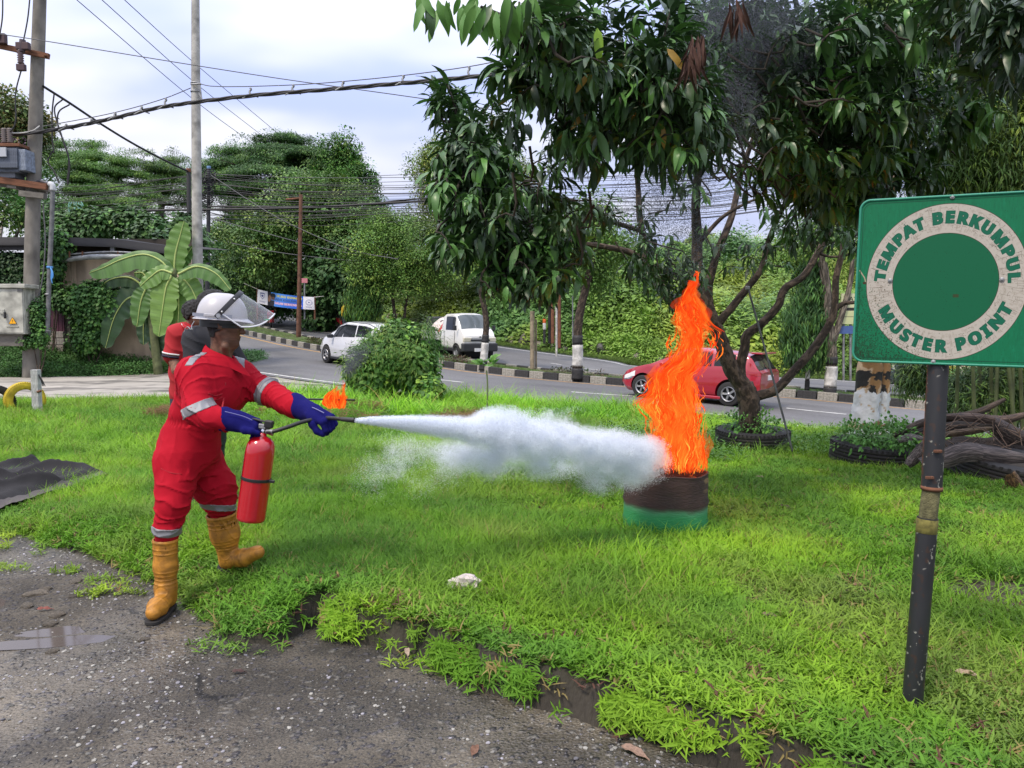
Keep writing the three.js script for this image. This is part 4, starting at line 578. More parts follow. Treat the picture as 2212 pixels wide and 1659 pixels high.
{ // overgrown mound of creepers by the road
  R = mulberry(633);
  const c = at(842, 835, 19); c.y = groundH(c.x, c.z);
  const t = thing('overgrown_bush', 'big rounded bush overgrown with creepers between the lawn and the road', 'bush', c), st = [];
  for (let i = 0; i < 14; i++) { const q = rdir(0.6); q.y = Math.abs(q.y) + 0.3; st.push(tube(smooth([c.clone(), c.clone().add(V(q.x * 0.5, q.y * 0.7, q.z * 0.5)), c.clone().add(V(q.x * 1.0, q.y * 1.2, q.z * 0.8))], 6), [0.03, 0.008], 5)); }
  part('stems', rel(merge(st), t), M.bark, t);
  crownOn(t, [[848, 780, 19, 0.8, 0.62, 0.75, 400], [805, 806, 18.8, 0.55, 0.36, 0.55, 130], [900, 790, 18.8, 0.42, 0.5, 0.55, 140], [862, 732, 19, 0.42, 0.26, 0.45, 70], [925, 840, 18.4, 0.25, 0.3, 0.4, 40]], 'vine', { c1: [0.09, 0.22, 0.035], c2: [0.2, 0.37, 0.05], size: 0.95, gap: 0.06, shell: 0.3, vary: 0.4 });
  crownOn(t, [[848, 770, 18.7, 0.85, 0.7, 0.75, 60], [785, 795, 18.6, 0.35, 0.3, 0.4, 20], [925, 735, 18.8, 0.25, 0.35, 0.3, 16]], 'bamboo', { c1: [0.08, 0.2, 0.03], c2: [0.2, 0.3, 0.05], size: 0.85, gap: 0.1, shell: 0.15 });
  crownOn(t, [[785, 775, 18.5, 0.32, 0.16, 0.3, 18]], 'cassava', { c1: [0.16, 0.3, 0.06], c2: [0.2, 0.34, 0.07], size: 0.7, gap: 0 });
  // heaps of dry cuttings in front
  const L = [], C = []; const straw = tuftFine[1];
  for (let i = 0; i < 2600; i++) { const x = rr(-6.4, -0.6), z = rr(-16.2, -13.2); if (noise(x * 1.1, z * 1.6, 21) < 0.56) continue; L.push(frame(V(x, groundH(x, z) + rr(0.04, 0.13), z), V(rr(-1, 1), rr(0.1, 0.6), rr(-1, 1)), UPV, rr(0.9, 1.6))); const g = rr(0.7, 1.2); C.push([0.34 * g, 0.22 * g, 0.12 * g]); }
  tag(inst('dry_cuttings', straw, M.grass, L, null, C), 'dry tan grass cuttings heaped in front of the overgrown bush', null, null, 'stuff');
  const pl = thing('papaya_sapling', 'small papaya-like sapling with lobed leaves at the road edge', 'plant', (() => { const p = at(1052, 848, 16.5); p.y = groundH(p.x, p.z); return p; })());
  part('stem', rel(tube(smooth([pl.position.clone(), at(1053, 830, 16.5), at(1051, 800, 16.5)], 8), [0.022, 0.014], 7), pl), std([0.12, 0.16, 0.06], 0.8), pl);
  for (let i = 0; i < 9; i++) { const a = i * 2.4, p = at(1051, 800 - i * 2, 16.5).sub(pl.position), dir = V(Math.cos(a), rr(0.0, 1.1), Math.sin(a) * 0.8).normalize(); for (let k = -2; k <= 2; k++) { const l = part('leaf', leafGs[0], phys([0.12, 0.28, 0.04], 0.55, { side: THREE.DoubleSide, transmission: 0.3, thickness: 0 }), pl); l.applyMatrix4(frame(p.clone().addScaledVector(dir, 0.16), dir.clone().applyAxisAngle(UPV, k * 0.5), V(0, 0.7, 1), 1.15 - 0.15 * Math.abs(k))); } }
  // leafy weeds: below the mango, along the lawn edge, and the ground cover by the wall
  const W = [[], []], WC = [[], []], weed = (x, z, s, c) => { const j = Math.floor(R() * 2); W[j].push(frame(V(x, groundH(x, z) + 0.07 * s, z), V(rr(-0.3, 0.3), 1, rr(-0.3, 0.3)), V(rr(-1, 1), 0, rr(-1, 1)), s)); WC[j].push(mossy(c, 0.3)); };
  for (let i = 0; i < 900; i++) { const x = rr(1.6, 7.6), z = rr(-14.6, -9.2), r = toRoad(x, z); if (r.l < 7.8 || noise(x * 1.3, z * 1.3, 31) < 0.42) continue; weed(x, z, rr(0.35, 0.75), [0.11, 0.25, 0.035]); }
  for (let i = 0; i < 260; i++) { const x = rr(-6.5, 1), z = rr(-16.5, -13); if (noise(x * 1.5, z * 1.5, 33) > 0.6) weed(x, z, rr(0.35, 0.7), [0.12, 0.28, 0.05]); }
  tag(inst('leafy_weeds', CL.small[0], M.leaf, W[0].concat(W[1]), null, WC[0].concat(WC[1])), 'leafy weeds along the road side edge of the lawn', null, null, 'stuff');
  const G = [], GC = []; for (let i = 0; i < 5200; i++) { const x = rr(-24, -10.2), zb = lineZ(sideFar, x) ?? -29; const z = zb - R() ** 0.8 * 3.2 + 0.25; G.push(frame(V(x, groundH(x, z) + rr(0.03, 0.2), z), V(rr(-0.4, 0.4), 1, rr(0, 0.7)), V(rr(-1, 1), 0, rr(-1, 1)), rr(0.6, 1.05))); GC.push(mossy([0.07, 0.185, 0.035], 0.4)); }
  tag(inst('ground_cover', CL.small[1], M.leaf, G, null, GC), 'low leafy ground cover between the side road and the old wall', null, null, 'stuff');
}
// ---------------------------------------------------------------- old wall, poles, transformer, cables and banana plant on the left
const slab = (x0, y0, x1, y1, d, dep, r = 0.01) => { const a = at(x0, y1, d), b = at(x1, y0, d); return box(b.x - a.x, b.y - a.y, dep, r, [(a.x + b.x) / 2, (a.y + b.y) / 2, -d - dep / 2]); };
{
  R = mulberry(701);
  const stain = tex(512, 512, (u, v) => { const n = tfbm(u, v * 0.5, 8, 5), s = tfbm(u * 1, v * 0.25, 16, 4, 3), m = sstep(0.5, 0.7, tfbm(u, v, 5, 4, 9)); const g = 0.88 + 0.35 * (n - 0.5) - 0.3 * sstep(0.5, 0.75, s) - 0.25 * m; return [g, g * 0.94, g * 0.86]; }, [0.25, 0.25]);
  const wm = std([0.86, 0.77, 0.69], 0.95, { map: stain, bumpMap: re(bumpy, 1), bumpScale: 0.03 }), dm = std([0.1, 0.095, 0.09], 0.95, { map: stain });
  const w = thing('old_wall', 'stained weathered concrete wall with a doorway, half hidden by creepers and the banana plant', 'wall', at(240, 762, 27), null, 'structure'), P = (n, g, m) => part(n, rel(g, w), m, w);
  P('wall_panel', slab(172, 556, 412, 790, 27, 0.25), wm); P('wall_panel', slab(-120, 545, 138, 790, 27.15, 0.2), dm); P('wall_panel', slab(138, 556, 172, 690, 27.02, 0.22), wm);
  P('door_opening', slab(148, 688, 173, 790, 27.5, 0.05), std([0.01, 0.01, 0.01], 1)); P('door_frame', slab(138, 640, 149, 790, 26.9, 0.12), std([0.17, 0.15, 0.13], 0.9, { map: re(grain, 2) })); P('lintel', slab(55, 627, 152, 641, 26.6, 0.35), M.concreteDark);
  P('purple_sheet', merge(Array.from({ length: 9 }, (_, i) => slab(100 + i * 4.2, 642, 102.6 + i * 4.2, 716, 26.82 - 0.012 * (i % 2), 0.02, 0.004))), std([0.07, 0.015, 0.035], 0.6));
  for (let r = 0; r < 3; r++) for (let c = 0; c < 2; c++) P('concrete_block', slab(100 + c * 20 + (r % 2) * 2, 716 + r * 15, 119 + c * 20 + (r % 2) * 2 - (c ? 3 : 0), 730 + r * 15, 26.75 + 0.015 * R(), 0.2, 0.02), std([0.36 + 0.06 * R(), 0.35, 0.32], 0.95, { map: re(grain, 1.5), bumpMap: re(bumpy, 3), bumpScale: 0.01 }));
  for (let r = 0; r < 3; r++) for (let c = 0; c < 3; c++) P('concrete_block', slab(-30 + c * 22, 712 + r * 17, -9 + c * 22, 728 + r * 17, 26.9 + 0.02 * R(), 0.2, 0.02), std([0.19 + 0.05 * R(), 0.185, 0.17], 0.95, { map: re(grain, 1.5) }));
  const rf = thing('roof', 'dark flat roof edge with rusty sheeting above the old wall', 'roof', at(150, 520, 27), null), Q = (n, g, m) => part(n, rel(g, rf), m, rf);
  const rm = std([0.03, 0.03, 0.034], 0.8, { map: re(grain, 0.7) });
  { const a = at(-120, 512, 26.4), b = at(130, 512, 26.4), pts = [a, b, at(250, 516, 26.5), at(355, 530, 26.8), at(425, 538, 27.2)], pos = [], idx = []; pts.forEach((p, i) => { for (const [dy, dz] of [[0, 0], [-0.28, 0.02], [0.3, -3.2]]) pos.push(p.x, p.y + dy, p.z + dz); if (i) { const q = (i - 1) * 3; idx.push(q, q + 1, q + 3, q + 1, q + 4, q + 3, q, q + 3, q + 2, q + 2, q + 3, q + 5); } }); Q('roof_sheet', geoOf(pos, null, idx), rm); }
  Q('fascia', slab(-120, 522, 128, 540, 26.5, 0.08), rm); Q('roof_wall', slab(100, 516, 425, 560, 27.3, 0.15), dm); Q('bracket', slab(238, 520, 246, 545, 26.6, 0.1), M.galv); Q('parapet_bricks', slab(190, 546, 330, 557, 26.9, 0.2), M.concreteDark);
  const aw = thing('awning', 'pale curved metal awning along the top of the weathered wall', 'awning', at(240, 555, 26.6)); part('sheet', rel(tube(smooth([at(133, 562, 26.6), at(200, 555, 26.4), at(280, 556, 26.4), at(345, 566, 26.6)], 12), 0.09, 8), aw), std([0.4, 0.42, 0.42], 0.5, { metalness: 0.3, map: re(grain, 1) }), aw); part('rail', rel(tube(smooth([at(140, 550, 26.5), at(240, 544, 26.4), at(330, 549, 26.5)], 8), 0.03, 6), aw), M.galv, aw);
  for (const x of [150, 178, 255]) part('clip', rel(rod(at(x, 556, 26.4), at(x, 543, 26.4), 0.03, 6), aw), M.rust, aw);
  // creepers
  const iv = (lab, bl, o) => { const t = thing('creeper', lab, 'creeper', at(bl[0][0], 760, bl[0][2])); t.position.y = groundH(t.position.x, t.position.z); const st = bl.map((b) => tube(smooth([t.position.clone(), at(b[0] + 8, b[1] + 40, b[2]), at(b[0], b[1], b[2])], 8), [0.025, 0.01], 5)); part('stem', rel(merge(st), t), M.bark, t); crownOn(t, bl, 'vine', { c1: [0.05, 0.145, 0.028], c2: [0.09, 0.22, 0.035], size: 1.0, gap: 0.15, shell: 0.4, vary: 0.35, ...o }); };
  iv('bright green creeper hanging in a thick curtain over the doorway', [[200, 645, 26.4, 0.8, 0.5, 0.3, 130], [235, 650, 26.4, 0.4, 0.6, 0.25, 50], [195, 690, 26.4, 0.5, 0.7, 0.25, 80], [185, 735, 26.3, 0.4, 0.4, 0.25, 40], [150, 650, 26.3, 0.5, 0.3, 0.2, 36]]);
  iv('dark creeper covering the wall behind the electricity cabinet', [[10, 590, 26.8, 0.9, 0.7, 0.2, 90], [-10, 630, 26.8, 0.8, 0.5, 0.2, 50], [45, 590, 26.8, 0.4, 0.6, 0.2, 30]], { c1: [0.03, 0.075, 0.025], c2: [0.05, 0.12, 0.03], size: 0.85 });
  iv('creeper climbing up the wall corner between pole and conduit', [[112, 560, 26.5, 0.3, 0.9, 0.2, 60], [125, 530, 26.5, 0.4, 0.4, 0.2, 34], [108, 620, 26.5, 0.25, 0.4, 0.2, 26]], { c1: [0.04, 0.11, 0.028] });
  iv('creeper climbing the foot of the big concrete pole', [[82, 680, 24.6, 0.2, 0.5, 0.15, 34], [90, 720, 24.6, 0.2, 0.3, 0.15, 20], [70, 735, 24.6, 0.4, 0.15, 0.2, 20]], { size: 0.7 });
  iv('shrubbery of palm-like leaves growing above the roof', [[170, 490, 33, 1.4, 0.6, 0.5, 70], [250, 480, 33, 1.6, 0.5, 0.5, 70], [330, 505, 32, 0.9, 0.5, 0.5, 50], [355, 540, 28, 0.5, 0.5, 0.4, 50], [400, 520, 33, 1, 1, 0.5, 70]], { c1: [0.05, 0.12, 0.03], size: 1.5 });
}
const poleThing = (name, lab, pts, rad, mat, o = {}) => { const t = thing(name, lab, 'utility pole', pts[0].clone(), o.group); part('shaft', rel(tube(smooth(pts, 16), rad, o.seg ?? 16), t), mat, t); return t; };
{
  R = mulberry(711);
  const p1 = at(64, 765, 25); p1.y = groundH(p1.x, p1.z) - 0.1;
  const A = poleThing('utility_pole', 'thick tapered concrete utility pole carrying the transformer at the left edge', [p1, at(70, 500, 25), at(86, 0, 25), at(88, -60, 25)], [0.25, 0.155], M.concreteDark), P = (n, g, m) => part(n, rel(g, A), m, A);
  P('steel_band', tube([at(80, 193, 25), at(80.2, 189, 25)], 0.185, 16), M.galv); P('steel_band', tube([at(80, 199, 25), at(80.2, 196, 25)], 0.187, 16), M.galv);
  const beam = (x0, y0, x1, y1, d, w, h, m) => { const a = at(x0, y0, d), b = at(x1, y1, d), g = box(a.distanceTo(b), h, w, 0.01); g.rotateZ(Math.atan2(b.y - a.y, b.x - a.x)); g.translate((a.x + b.x) / 2, (a.y + b.y) / 2, -d); return g; };
  const ca = thing('cross_arm', 'rusty steel cross arm with a fuse cutout near the top of the thick pole', 'cross arm', at(80, 118, 24.7)), C = (n, g, m) => part(n, rel(g, ca), m, ca);
  C('arm', beam(-40, 91, 106, 122, 24.75, 0.12, 0.16, M.rust), M.rust); C('arm_bolt', rod(at(98, 120, 24.6), at(98, 120, 24.9), 0.04, 6), M.rust);
  C('fuse_body', tube([at(49, 86, 24.5), at(47, 112, 24.5)], 0.09, 8), std([0.05, 0.03, 0.04], 0.5)); C('fuse_body', box(0.4, 0.22, 0.16, 0.02, at(50, 100, 24.5)), std([0.06, 0.03, 0.035], 0.6)); C('insulator', lathe(Array.from({ length: 13 }, (_, i) => [i % 2 ? 0.1 : 0.06, i * 0.035]), 14).translate(...at(45, 138, 24.5).toArray()), std([0.1, 0.06, 0.06], 0.35)); C('fuse_foot', box(0.26, 0.2, 0.14, 0.02, at(46, 146, 24.5)), std([0.06, 0.03, 0.035], 0.6)); C('fuse_body', box(0.3, 0.3, 0.16, 0.02, at(3, 84, 24.6)), std([0.06, 0.03, 0.035], 0.6));
  // transformer on its platform
  const tr = thing('transformer', 'grey finned transformer tank on a rusty platform against the thick pole', 'transformer', at(15, 385, 24.4)), T = (n, g, m) => part(n, rel(g, tr), m, tr), gm = std([0.13, 0.15, 0.19], 0.5, { metalness: 0.3, map: re(grain, 1.5) });
  T('tank', slab(-70, 316, 40, 372, 24.4, 0.8, 0.03), gm); T('side_box', slab(40, 322, 54, 368, 24.35, 0.7, 0.02), std([0.22, 0.26, 0.33], 0.5, { map: re(grain, 1.5) })); T('lid', slab(-72, 309, 42, 316, 24.3, 0.95, 0.02), M.rust); T('foot_rail', slab(-60, 372, 32, 384, 24.5, 0.5, 0.02), std([0.14, 0.15, 0.18], 0.6));
  for (let i = 0; i < 14; i++) T('cooling_fin', slab(-14 + i * 3.7, 320, -12.2 + i * 3.7, 362, 24.28, 0.14, 0.006), gm);
  for (const x of [10, 22]) T('bushing', lathe(Array.from({ length: 15 }, (_, i) => [i % 2 ? 0.1 : 0.06, i * 0.032]), 12).translate(...at(x, 309, 24.6).toArray()), std([0.16, 0.13, 0.12], 0.4)); T('name_plate', slab(-12, 318, 12, 338, 24.2, 0.05, 0.004), std([0.4, 0.42, 0.46], 0.5));
  const pf = thing('platform', 'rusty steel channel platform under the transformer, clamped to the thick pole', 'platform', at(60, 400, 24.6)), B = (n, g, m) => part(n, rel(g, pf), m, pf);
  B('channel', beam(-60, 380, 102, 404, 24.55, 0.14, 0.2), M.rust); B('channel', beam(-60, 388, 102, 411, 25.35, 0.14, 0.2), std([0.16, 0.14, 0.13], 0.8)); B('clamp_block', beam(44, 418, 98, 424, 24.65, 0.2, 0.18), M.concreteDark); for (const x of [30, 78]) B('cross_member', beam(x, 404, x + 20, 407, 24.9, 0.7, 0.14), std([0.2, 0.18, 0.16], 0.8));
  // conduit
  const cd = thing('conduit', 'grey cable conduit pipe with elbows running down beside the thick pole', 'pipe', at(100, 722, 24.6)), D = (n, g, m) => part(n, rel(g, cd), m, cd), pg = std([0.16, 0.165, 0.17], 0.6, { map: re(grain, 1.5) });
  D('pipe', tube(smooth([at(114, 408, 24.6), at(111, 500, 24.6), at(107, 580, 24.6), at(103, 715, 24.6)], 14), 0.068, 12), pg); D('elbow', tube(smooth([at(103, 712, 24.6), at(102, 722, 24.6), at(96, 726, 24.6)], 8), 0.095, 12), pg); D('elbow', tube(smooth([at(114, 412, 24.6), at(113, 400, 24.6), at(106, 397, 24.6)], 8), 0.085, 12), std([0.5, 0.52, 0.54], 0.5)); D('clamp', tube([at(103.6, 638, 24.6), at(103.5, 634, 24.6)], 0.085, 12), M.galv);
  D('cable', tube(smooth([at(107, 398, 24.6), at(95, 393, 24.6), at(82, 392, 24.8), at(70, 400, 24.8)], 10), 0.045, 8), M.wireGrey); D('cable', tube(smooth([at(97, 726, 24.6), at(78, 733, 24.5), at(50, 731, 24.4), at(20, 722, 24.4)], 10), 0.045, 8), M.wire);
  const rb = thing('blue_ribbon', 'bright blue plastic string tied round the conduit pipe', 'ribbon', at(107, 580, 24.5)); part('knot', rel(tube([at(107.5, 580, 24.6), at(107.5, 575, 24.6)], 0.09, 10), rb), std([0.06, 0.22, 0.5], 0.6), rb); for (let i = 0; i < 4; i++) part('strand', rel(tube(smooth([at(109, 578, 24.45), at(111 + i, 588, 24.4), at(110 + i * 1.3, 600, 24.4), at(113 - i, 612 - i * 3, 24.4)], 6), 0.015, 5), rb), std([0.06, 0.24, 0.55], 0.6), rb);
  // cabinet
  const cb = thing('electricity_cabinet', 'beige steel electricity cabinet with a yellow warning triangle at the left edge', 'cabinet', at(10, 722, 24.2)), E = (n, g, m) => part(n, rel(g, cb), m, cb), bm = std([0.46, 0.46, 0.4], 0.5, { map: re(grain, 0.8) });
  E('body', slab(-60, 621, 50, 722, 24.2, 0.6, 0.02), bm); E('lid', slab(-62, 613, 53, 622, 24.1, 0.75, 0.02), bm); E('door', slab(-58, 624, 47, 719, 24.17, 0.03, 0.01), bm); E('handle', box(0.05, 0.2, 0.06, 0.01, at(10.5, 681, 24.12)), M.black); E('hinge_plate', slab(-2, 668, 8, 678, 24.12, 0.06, 0.01), bm); E('lifting_eye', rod(at(42, 613, 24.4), at(42, 609, 24.4), 0.03, 8), bm); E('plate', slab(37, 625, 48, 630, 24.15, 0.02, 0), std([0.1, 0.1, 0.1], 0.7)); E('stand', slab(-50, 722, 48, 748, 24.35, 0.4, 0.02), M.concreteDark);
  const tri = canvasTex(128, 128, (g) => { g.fillStyle = '#e9e6d2'; g.fillRect(0, 0, 128, 128); g.fillStyle = '#1c1c10'; g.beginPath(); g.moveTo(64, 6); g.lineTo(124, 100); g.lineTo(4, 100); g.fill(); g.fillStyle = '#e8a60a'; g.beginPath(); g.moveTo(64, 16); g.lineTo(115, 95); g.lineTo(13, 95); g.fill(); g.fillStyle = '#6a4a05'; g.beginPath(); g.moveTo(68, 34); g.lineTo(52, 66); g.lineTo(63, 66); g.lineTo(58, 90); g.lineTo(76, 56); g.lineTo(65, 56); g.fill(); g.fillStyle = '#555'; g.fillRect(4, 108, 120, 3); g.fillRect(20, 114, 88, 2); });
  const tg = new THREE.ShapeGeometry(new THREE.Shape([[0, 1], [1, -0.6], [-1, -0.6]].map(([x, y]) => new THREE.Vector2(x * 0.13, y * 0.14)))), uvA = tg.attributes.uv, pA = tg.attributes.position; for (let i = 0; i < uvA.count; i++) uvA.setXY(i, 0.5 + pA.getX(i) / 0.26 * 0.94, 0.22 + (pA.getY(i) + 0.084) / 0.224 * 0.73);
  const ts = part('warning_triangle', tg.translate(...at(27, 694, 24.14).sub(cb.position).toArray()), std([1, 1, 1], 0.5, { map: tri }), cb); E('warning_text', slab(14, 705, 40, 707, 24.155, 0.012, 0), std([0.25, 0.25, 0.2], 0.7));
  // other poles
  const p2 = at(428, 790, 26); p2.y = groundH(p2.x, p2.z) - 0.1; const S2 = poleThing('utility_pole', 'pale slim round concrete pole standing behind the banana plant', [p2, at(426, 500, 26), at(423, 200, 26), at(422, -60, 26)], [0.185, 0.12], std([0.42, 0.41, 0.38], 0.85, { map: re(grain, 0.6), bumpMap: re(bumpy, 2), bumpScale: 0.004 }));
  for (const y of [182, 200]) part('steel_band', rel(tube([at(423, y, 26), at(423, y - 3, 26)], 0.165, 14), S2), M.galv, S2); part('hook_bracket', rel(merge([rod(at(430, 200, 25.8), at(436, 215, 25.8), 0.03, 6), rod(at(432, 182, 25.8), at(436, 214, 25.8), 0.02, 6), rod(at(412, 182, 25.8), at(434, 181, 25.8), 0.03, 6)]), S2), M.galv, S2);
  const pd = at(409, 640, 33); poleThing('utility_pole', 'short dark steel pole with rusty top just behind the slim pale pole', [pd, at(407.5, 366, 33)], [0.1, 0.085], std([0.03, 0.03, 0.033], 0.7), { seg: 10 });
  part('rusty_cap', rel(tube([at(407.5, 372, 33), at(407.5, 364, 33)], 0.1, 10), scene.children.at(-1)), M.rust, scene.children.at(-1));
  const pt = poleThing('utility_pole', 'dark telecom pole tangled in black cables right of the slim pale pole', [at(447, 650, 40), at(450, 500, 40), at(451, 362, 40)], [0.12, 0.085], std([0.028, 0.03, 0.036], 0.65), { seg: 10 });
  for (let i = 0; i < 16; i++) part('cable_coil', rel(tube(smooth(Array.from({ length: 8 }, (_, k) => at(450 + Math.cos(k * 0.9 + i) * rr(6, 18), 372 + i * 4.5 + Math.sin(k * 0.9 + i) * 7, 39.7 + rr(-0.3, 0.3))), 24), 0.022, 5), pt), M.wire, pt); part('blue_cap', rel(tube([at(451, 366, 40), at(451, 359, 40)], 0.1, 10), pt), std([0.1, 0.2, 0.35], 0.6), pt);
  const rp = at(645, 728, 38); poleThing('utility_pole', 'rust-brown slim steel lamp pole on the median right of the banner', [rp, at(647, 600, 38), at(650, 420, 38)], [0.125, 0.085], std([0.16, 0.075, 0.045], 0.85, { map: re(grain, 1) }), { seg: 10 }); part('cross_piece', rel(rod(at(618, 431, 38), at(650, 428, 38), 0.05, 6), scene.children.at(-1)), M.rust, scene.children.at(-1));
}
{ // cables
  R = mulberry(721);
  const cable = (lab, pts, r, m = M.wire, group, n = 24) => { const P = smooth(pts.map((q) => at(...q)), n), o = thing('overhead_cable', lab, 'cable', P[0].clone(), group); part('strand', rel(tube(P, r, 5, false), o), m, o); return o; };
  { // twisted bundle slung from a carrier wire
    const pts = [[-60, 296, 25], [70, 287, 24.6], [165, 272, 24.2], [250, 254, 23.6], [340, 233, 23.2], [420, 221, 22.8], [560, 205, 22.2], [700, 194, 21.6], [830, 183, 21], [960, 172, 20.4], [1085, 158, 20], [1250, 130, 19.6]].map((q) => at(...q)), P = smooth(pts, 200), o = thing('overhead_cable', 'thick twisted black power cable hanging from hooks between the two concrete poles and the tree', 'cable', P[0].clone());
    for (let s = 0; s < 3; s++) part('strand', rel(tube(P.map((p, i) => p.clone().add(V(0, Math.sin(i * 0.3 + s * 2.09) * 0.03, Math.cos(i * 0.3 + s * 2.09) * 0.03))), 0.034, 6, false), o), M.wire, o);
    for (const [x, y, yb, d] of [[142, 268, 276, 24.3], [197, 257, 265, 24], [248, 244, 253, 23.6], [305, 230, 241, 23.3], [357, 213, 229, 23.1], [540, 190, 206, 22.3], [632, 183, 199, 21.9], [740, 176, 189, 21.4], [870, 163, 178, 20.8], [1012, 145, 164, 20.3]]) { part('hook', rel(merge([tube(smooth([at(x, y, d), at(x + 2.5, y + 3, d), at(x - 1, (y + yb) / 2, d), at(x + 1.5, yb, d)], 8), 0.032, 5), tube(smooth([at(x - 16, yb + 6, d), at(x, yb - 1, d), at(x + 18, yb + 4, d)], 8), 0.02, 5)]), o), M.galv, o); }
    cable('thin carrier wire above the twisted cable, left of the slim pole', [[92, 273, 24.4], [248, 243, 23.6], [357, 212, 23.1], [412, 190, 22.9]], 0.013, M.wireGrey); cable('thin carrier wire above the twisted cable, right of the slim pole', [[432, 181, 22.9], [455, 186, 22.8], [620, 184, 22], [740, 176, 21.4], [870, 163, 20.8], [1012, 144, 20.3], [1100, 127, 20]], 0.013, M.wireGrey);
  }
  cable('long thin wire crossing the whole sky from the left edge to the mango tree', [[-40, 68, 24], [75, 85, 24], [420, 141, 24], [620, 172, 24], [920, 214, 24], [1100, 243, 24]], 0.014, M.wireGrey);
  cable('lowest of three parallel wires slanting down across the sky', [[150, -14, 22], [412, 210, 30], [554, 315, 42]], 0.013, M.wireGrey); cable('middle of three parallel wires slanting down across the sky', [[205, -14, 22], [412, 171, 30], [565, 292, 42]], 0.013, M.wireGrey); cable('topmost of three parallel wires slanting down across the sky', [[254, -14, 22], [414, 131, 30], [612, 298, 42]], 0.013, M.wireGrey);
  cable('thick black service cable slanting from the thick pole to the short dark pole', [[93, 186, 24.9], [150, 222, 26], [225, 272, 28], [300, 317, 30], [380, 358, 32], [407, 370, 33]], 0.042);
  [['innermost', [[117, 203], [113, 240], [113, 300], [116, 330]]], ['outermost', [[135, 215], [118, 232], [132, 290], [148, 340], [145, 395]]], ['middle', [[150, 226], [128, 240], [124, 262], [138, 310], [150, 350], [146, 400]]], ['short', [[113, 326], [104, 350], [118, 372], [128, 396]]]].forEach(([w, p]) => cable(w + ' black service loop dangling beside the thick concrete pole', p.map(([x, y]) => [x, y, 24.9]), 0.024));
  cable('upright jumper wire from the top of the frame to the fuse cutout', [[66, -20, 24.5], [60, 40, 24.5], [51, 88, 24.5]], 0.022); cable('jumper wire from the fuse cutout down to the transformer bushing', [[47, 148, 24.5], [34, 200, 24.5], [32, 270, 24.5], [14, 292, 24.6]], 0.022); cable('jumper wire at the extreme left of the cross arm', [[6, -20, 24.5], [5, 40, 24.5], [-2, 84, 24.5]], 0.022);
  cable('pale earth wire running down the right side of the thick pole', [[93, 440, 24.7], [98, 520, 24.7], [92, 600, 24.7], [84, 640, 24.7]], 0.02, M.wireGrey); cable('white tie wire looped from the thick pole to the transformer lid', [[86, 272, 24.7], [72, 282, 24.6], [50, 287, 24.6], [20, 288, 24.6]], 0.022, std([0.4, 0.4, 0.38], 0.6));
  // telecom bundle: left part to the tangled pole, right part across the road
  const G1 = 'black telecom cables sagging behind the thick pole', G2 = 'black telecom cables strung across the road';
  for (let i = 0; i < 22; i++) { const y0 = 395 + i * 4.1 + rr(-4, 4), y1 = 378 + i * 3.9 + rr(-6, 6), s = rr(4, 14); cable('one of the many thin black cables sagging behind the thick pole', [[-60, y0 + 8, 40], [120, y0 + s * 0.6 + 6, 40], [260, (y0 + y1) / 2 + s, 40], [380, y1 + s * 0.4, 40], [450, y1, 40]], rr(0.009, 0.016), i % 3 ? M.wire : M.wireGrey, G1, 12); }
  for (let i = 0; i < 26; i++) { const y0 = 372 + i * 4.2 + rr(-5, 5), y1 = 388 + i * 2.9 + rr(-10, 10), y2 = 352 + i * 4.4 + rr(-10, 10), s = rr(6, 18); cable('one of the many thin black cables strung across the road', [[450, y0, 40], [640, (y0 + y1) / 2 + s, 39], [920, y1 + s * 0.6, 37], [1200, (y1 + y2) / 2 + s, 33], [1500, y2 + 14, 29], [1800, y2 - 28, 26], [2100, y2 - 75, 24]], rr(0.009, 0.015), i % 3 ? M.wire : M.wireGrey, G2, 20); }
  cable('thick bundled black cable, lowest heavy line across the wood', [[300, 455, 40], [450, 453, 39.5], [650, 449, 39], [800, 441, 38], [920, 434, 37], [1150, 415, 34]], 0.06); cable('second thick bundled cable just above the lowest heavy line', [[450, 446, 39.5], [700, 446, 39], [920, 428, 37], [1150, 402, 34]], 0.04);
  cable('slack wire dipping below the cable bundle towards the airy tree, upper', [[455, 470, 39], [560, 500, 38.5], [760, 548, 38], [1000, 560, 37], [1150, 556, 36]], 0.018, M.wireGrey); cable('slack wire dipping below the cable bundle towards the airy tree, lower', [[500, 525, 39], [600, 545, 38.5], [800, 566, 38], [1050, 570, 37]], 0.018, M.wireGrey); cable('wire slanting down from the tangled pole past the rusty pole', [[455, 378, 39.5], [600, 470, 38], [760, 540, 37], [860, 560, 36]], 0.018, M.wireGrey); cable('single thin wire in the sky left of the mango tree', [[800, 380, 38], [900, 376, 37], [1000, 368, 36], [1150, 352, 34]], 0.014, M.wireGrey);
  // teal cord tangle on the cables
  const tc = thing('cord_tangle', 'tangle of pale teal cord hanging from the cables left of the slim pole', 'cord', at(160, 440, 39)); for (let i = 0; i < 6; i++) part('cord', rel(tube(smooth([at(150 + i * 5, 436, 39), at(146 + i * 7 + rr(-6, 6), 452, 39), at(156 + i * 5 + rr(-6, 6), 462 + rr(0, 24), 39), at(162 + i * 3, 440, 39)], 10), 0.022, 5), tc), std([0.2, 0.42, 0.36], 0.6), tc);
}
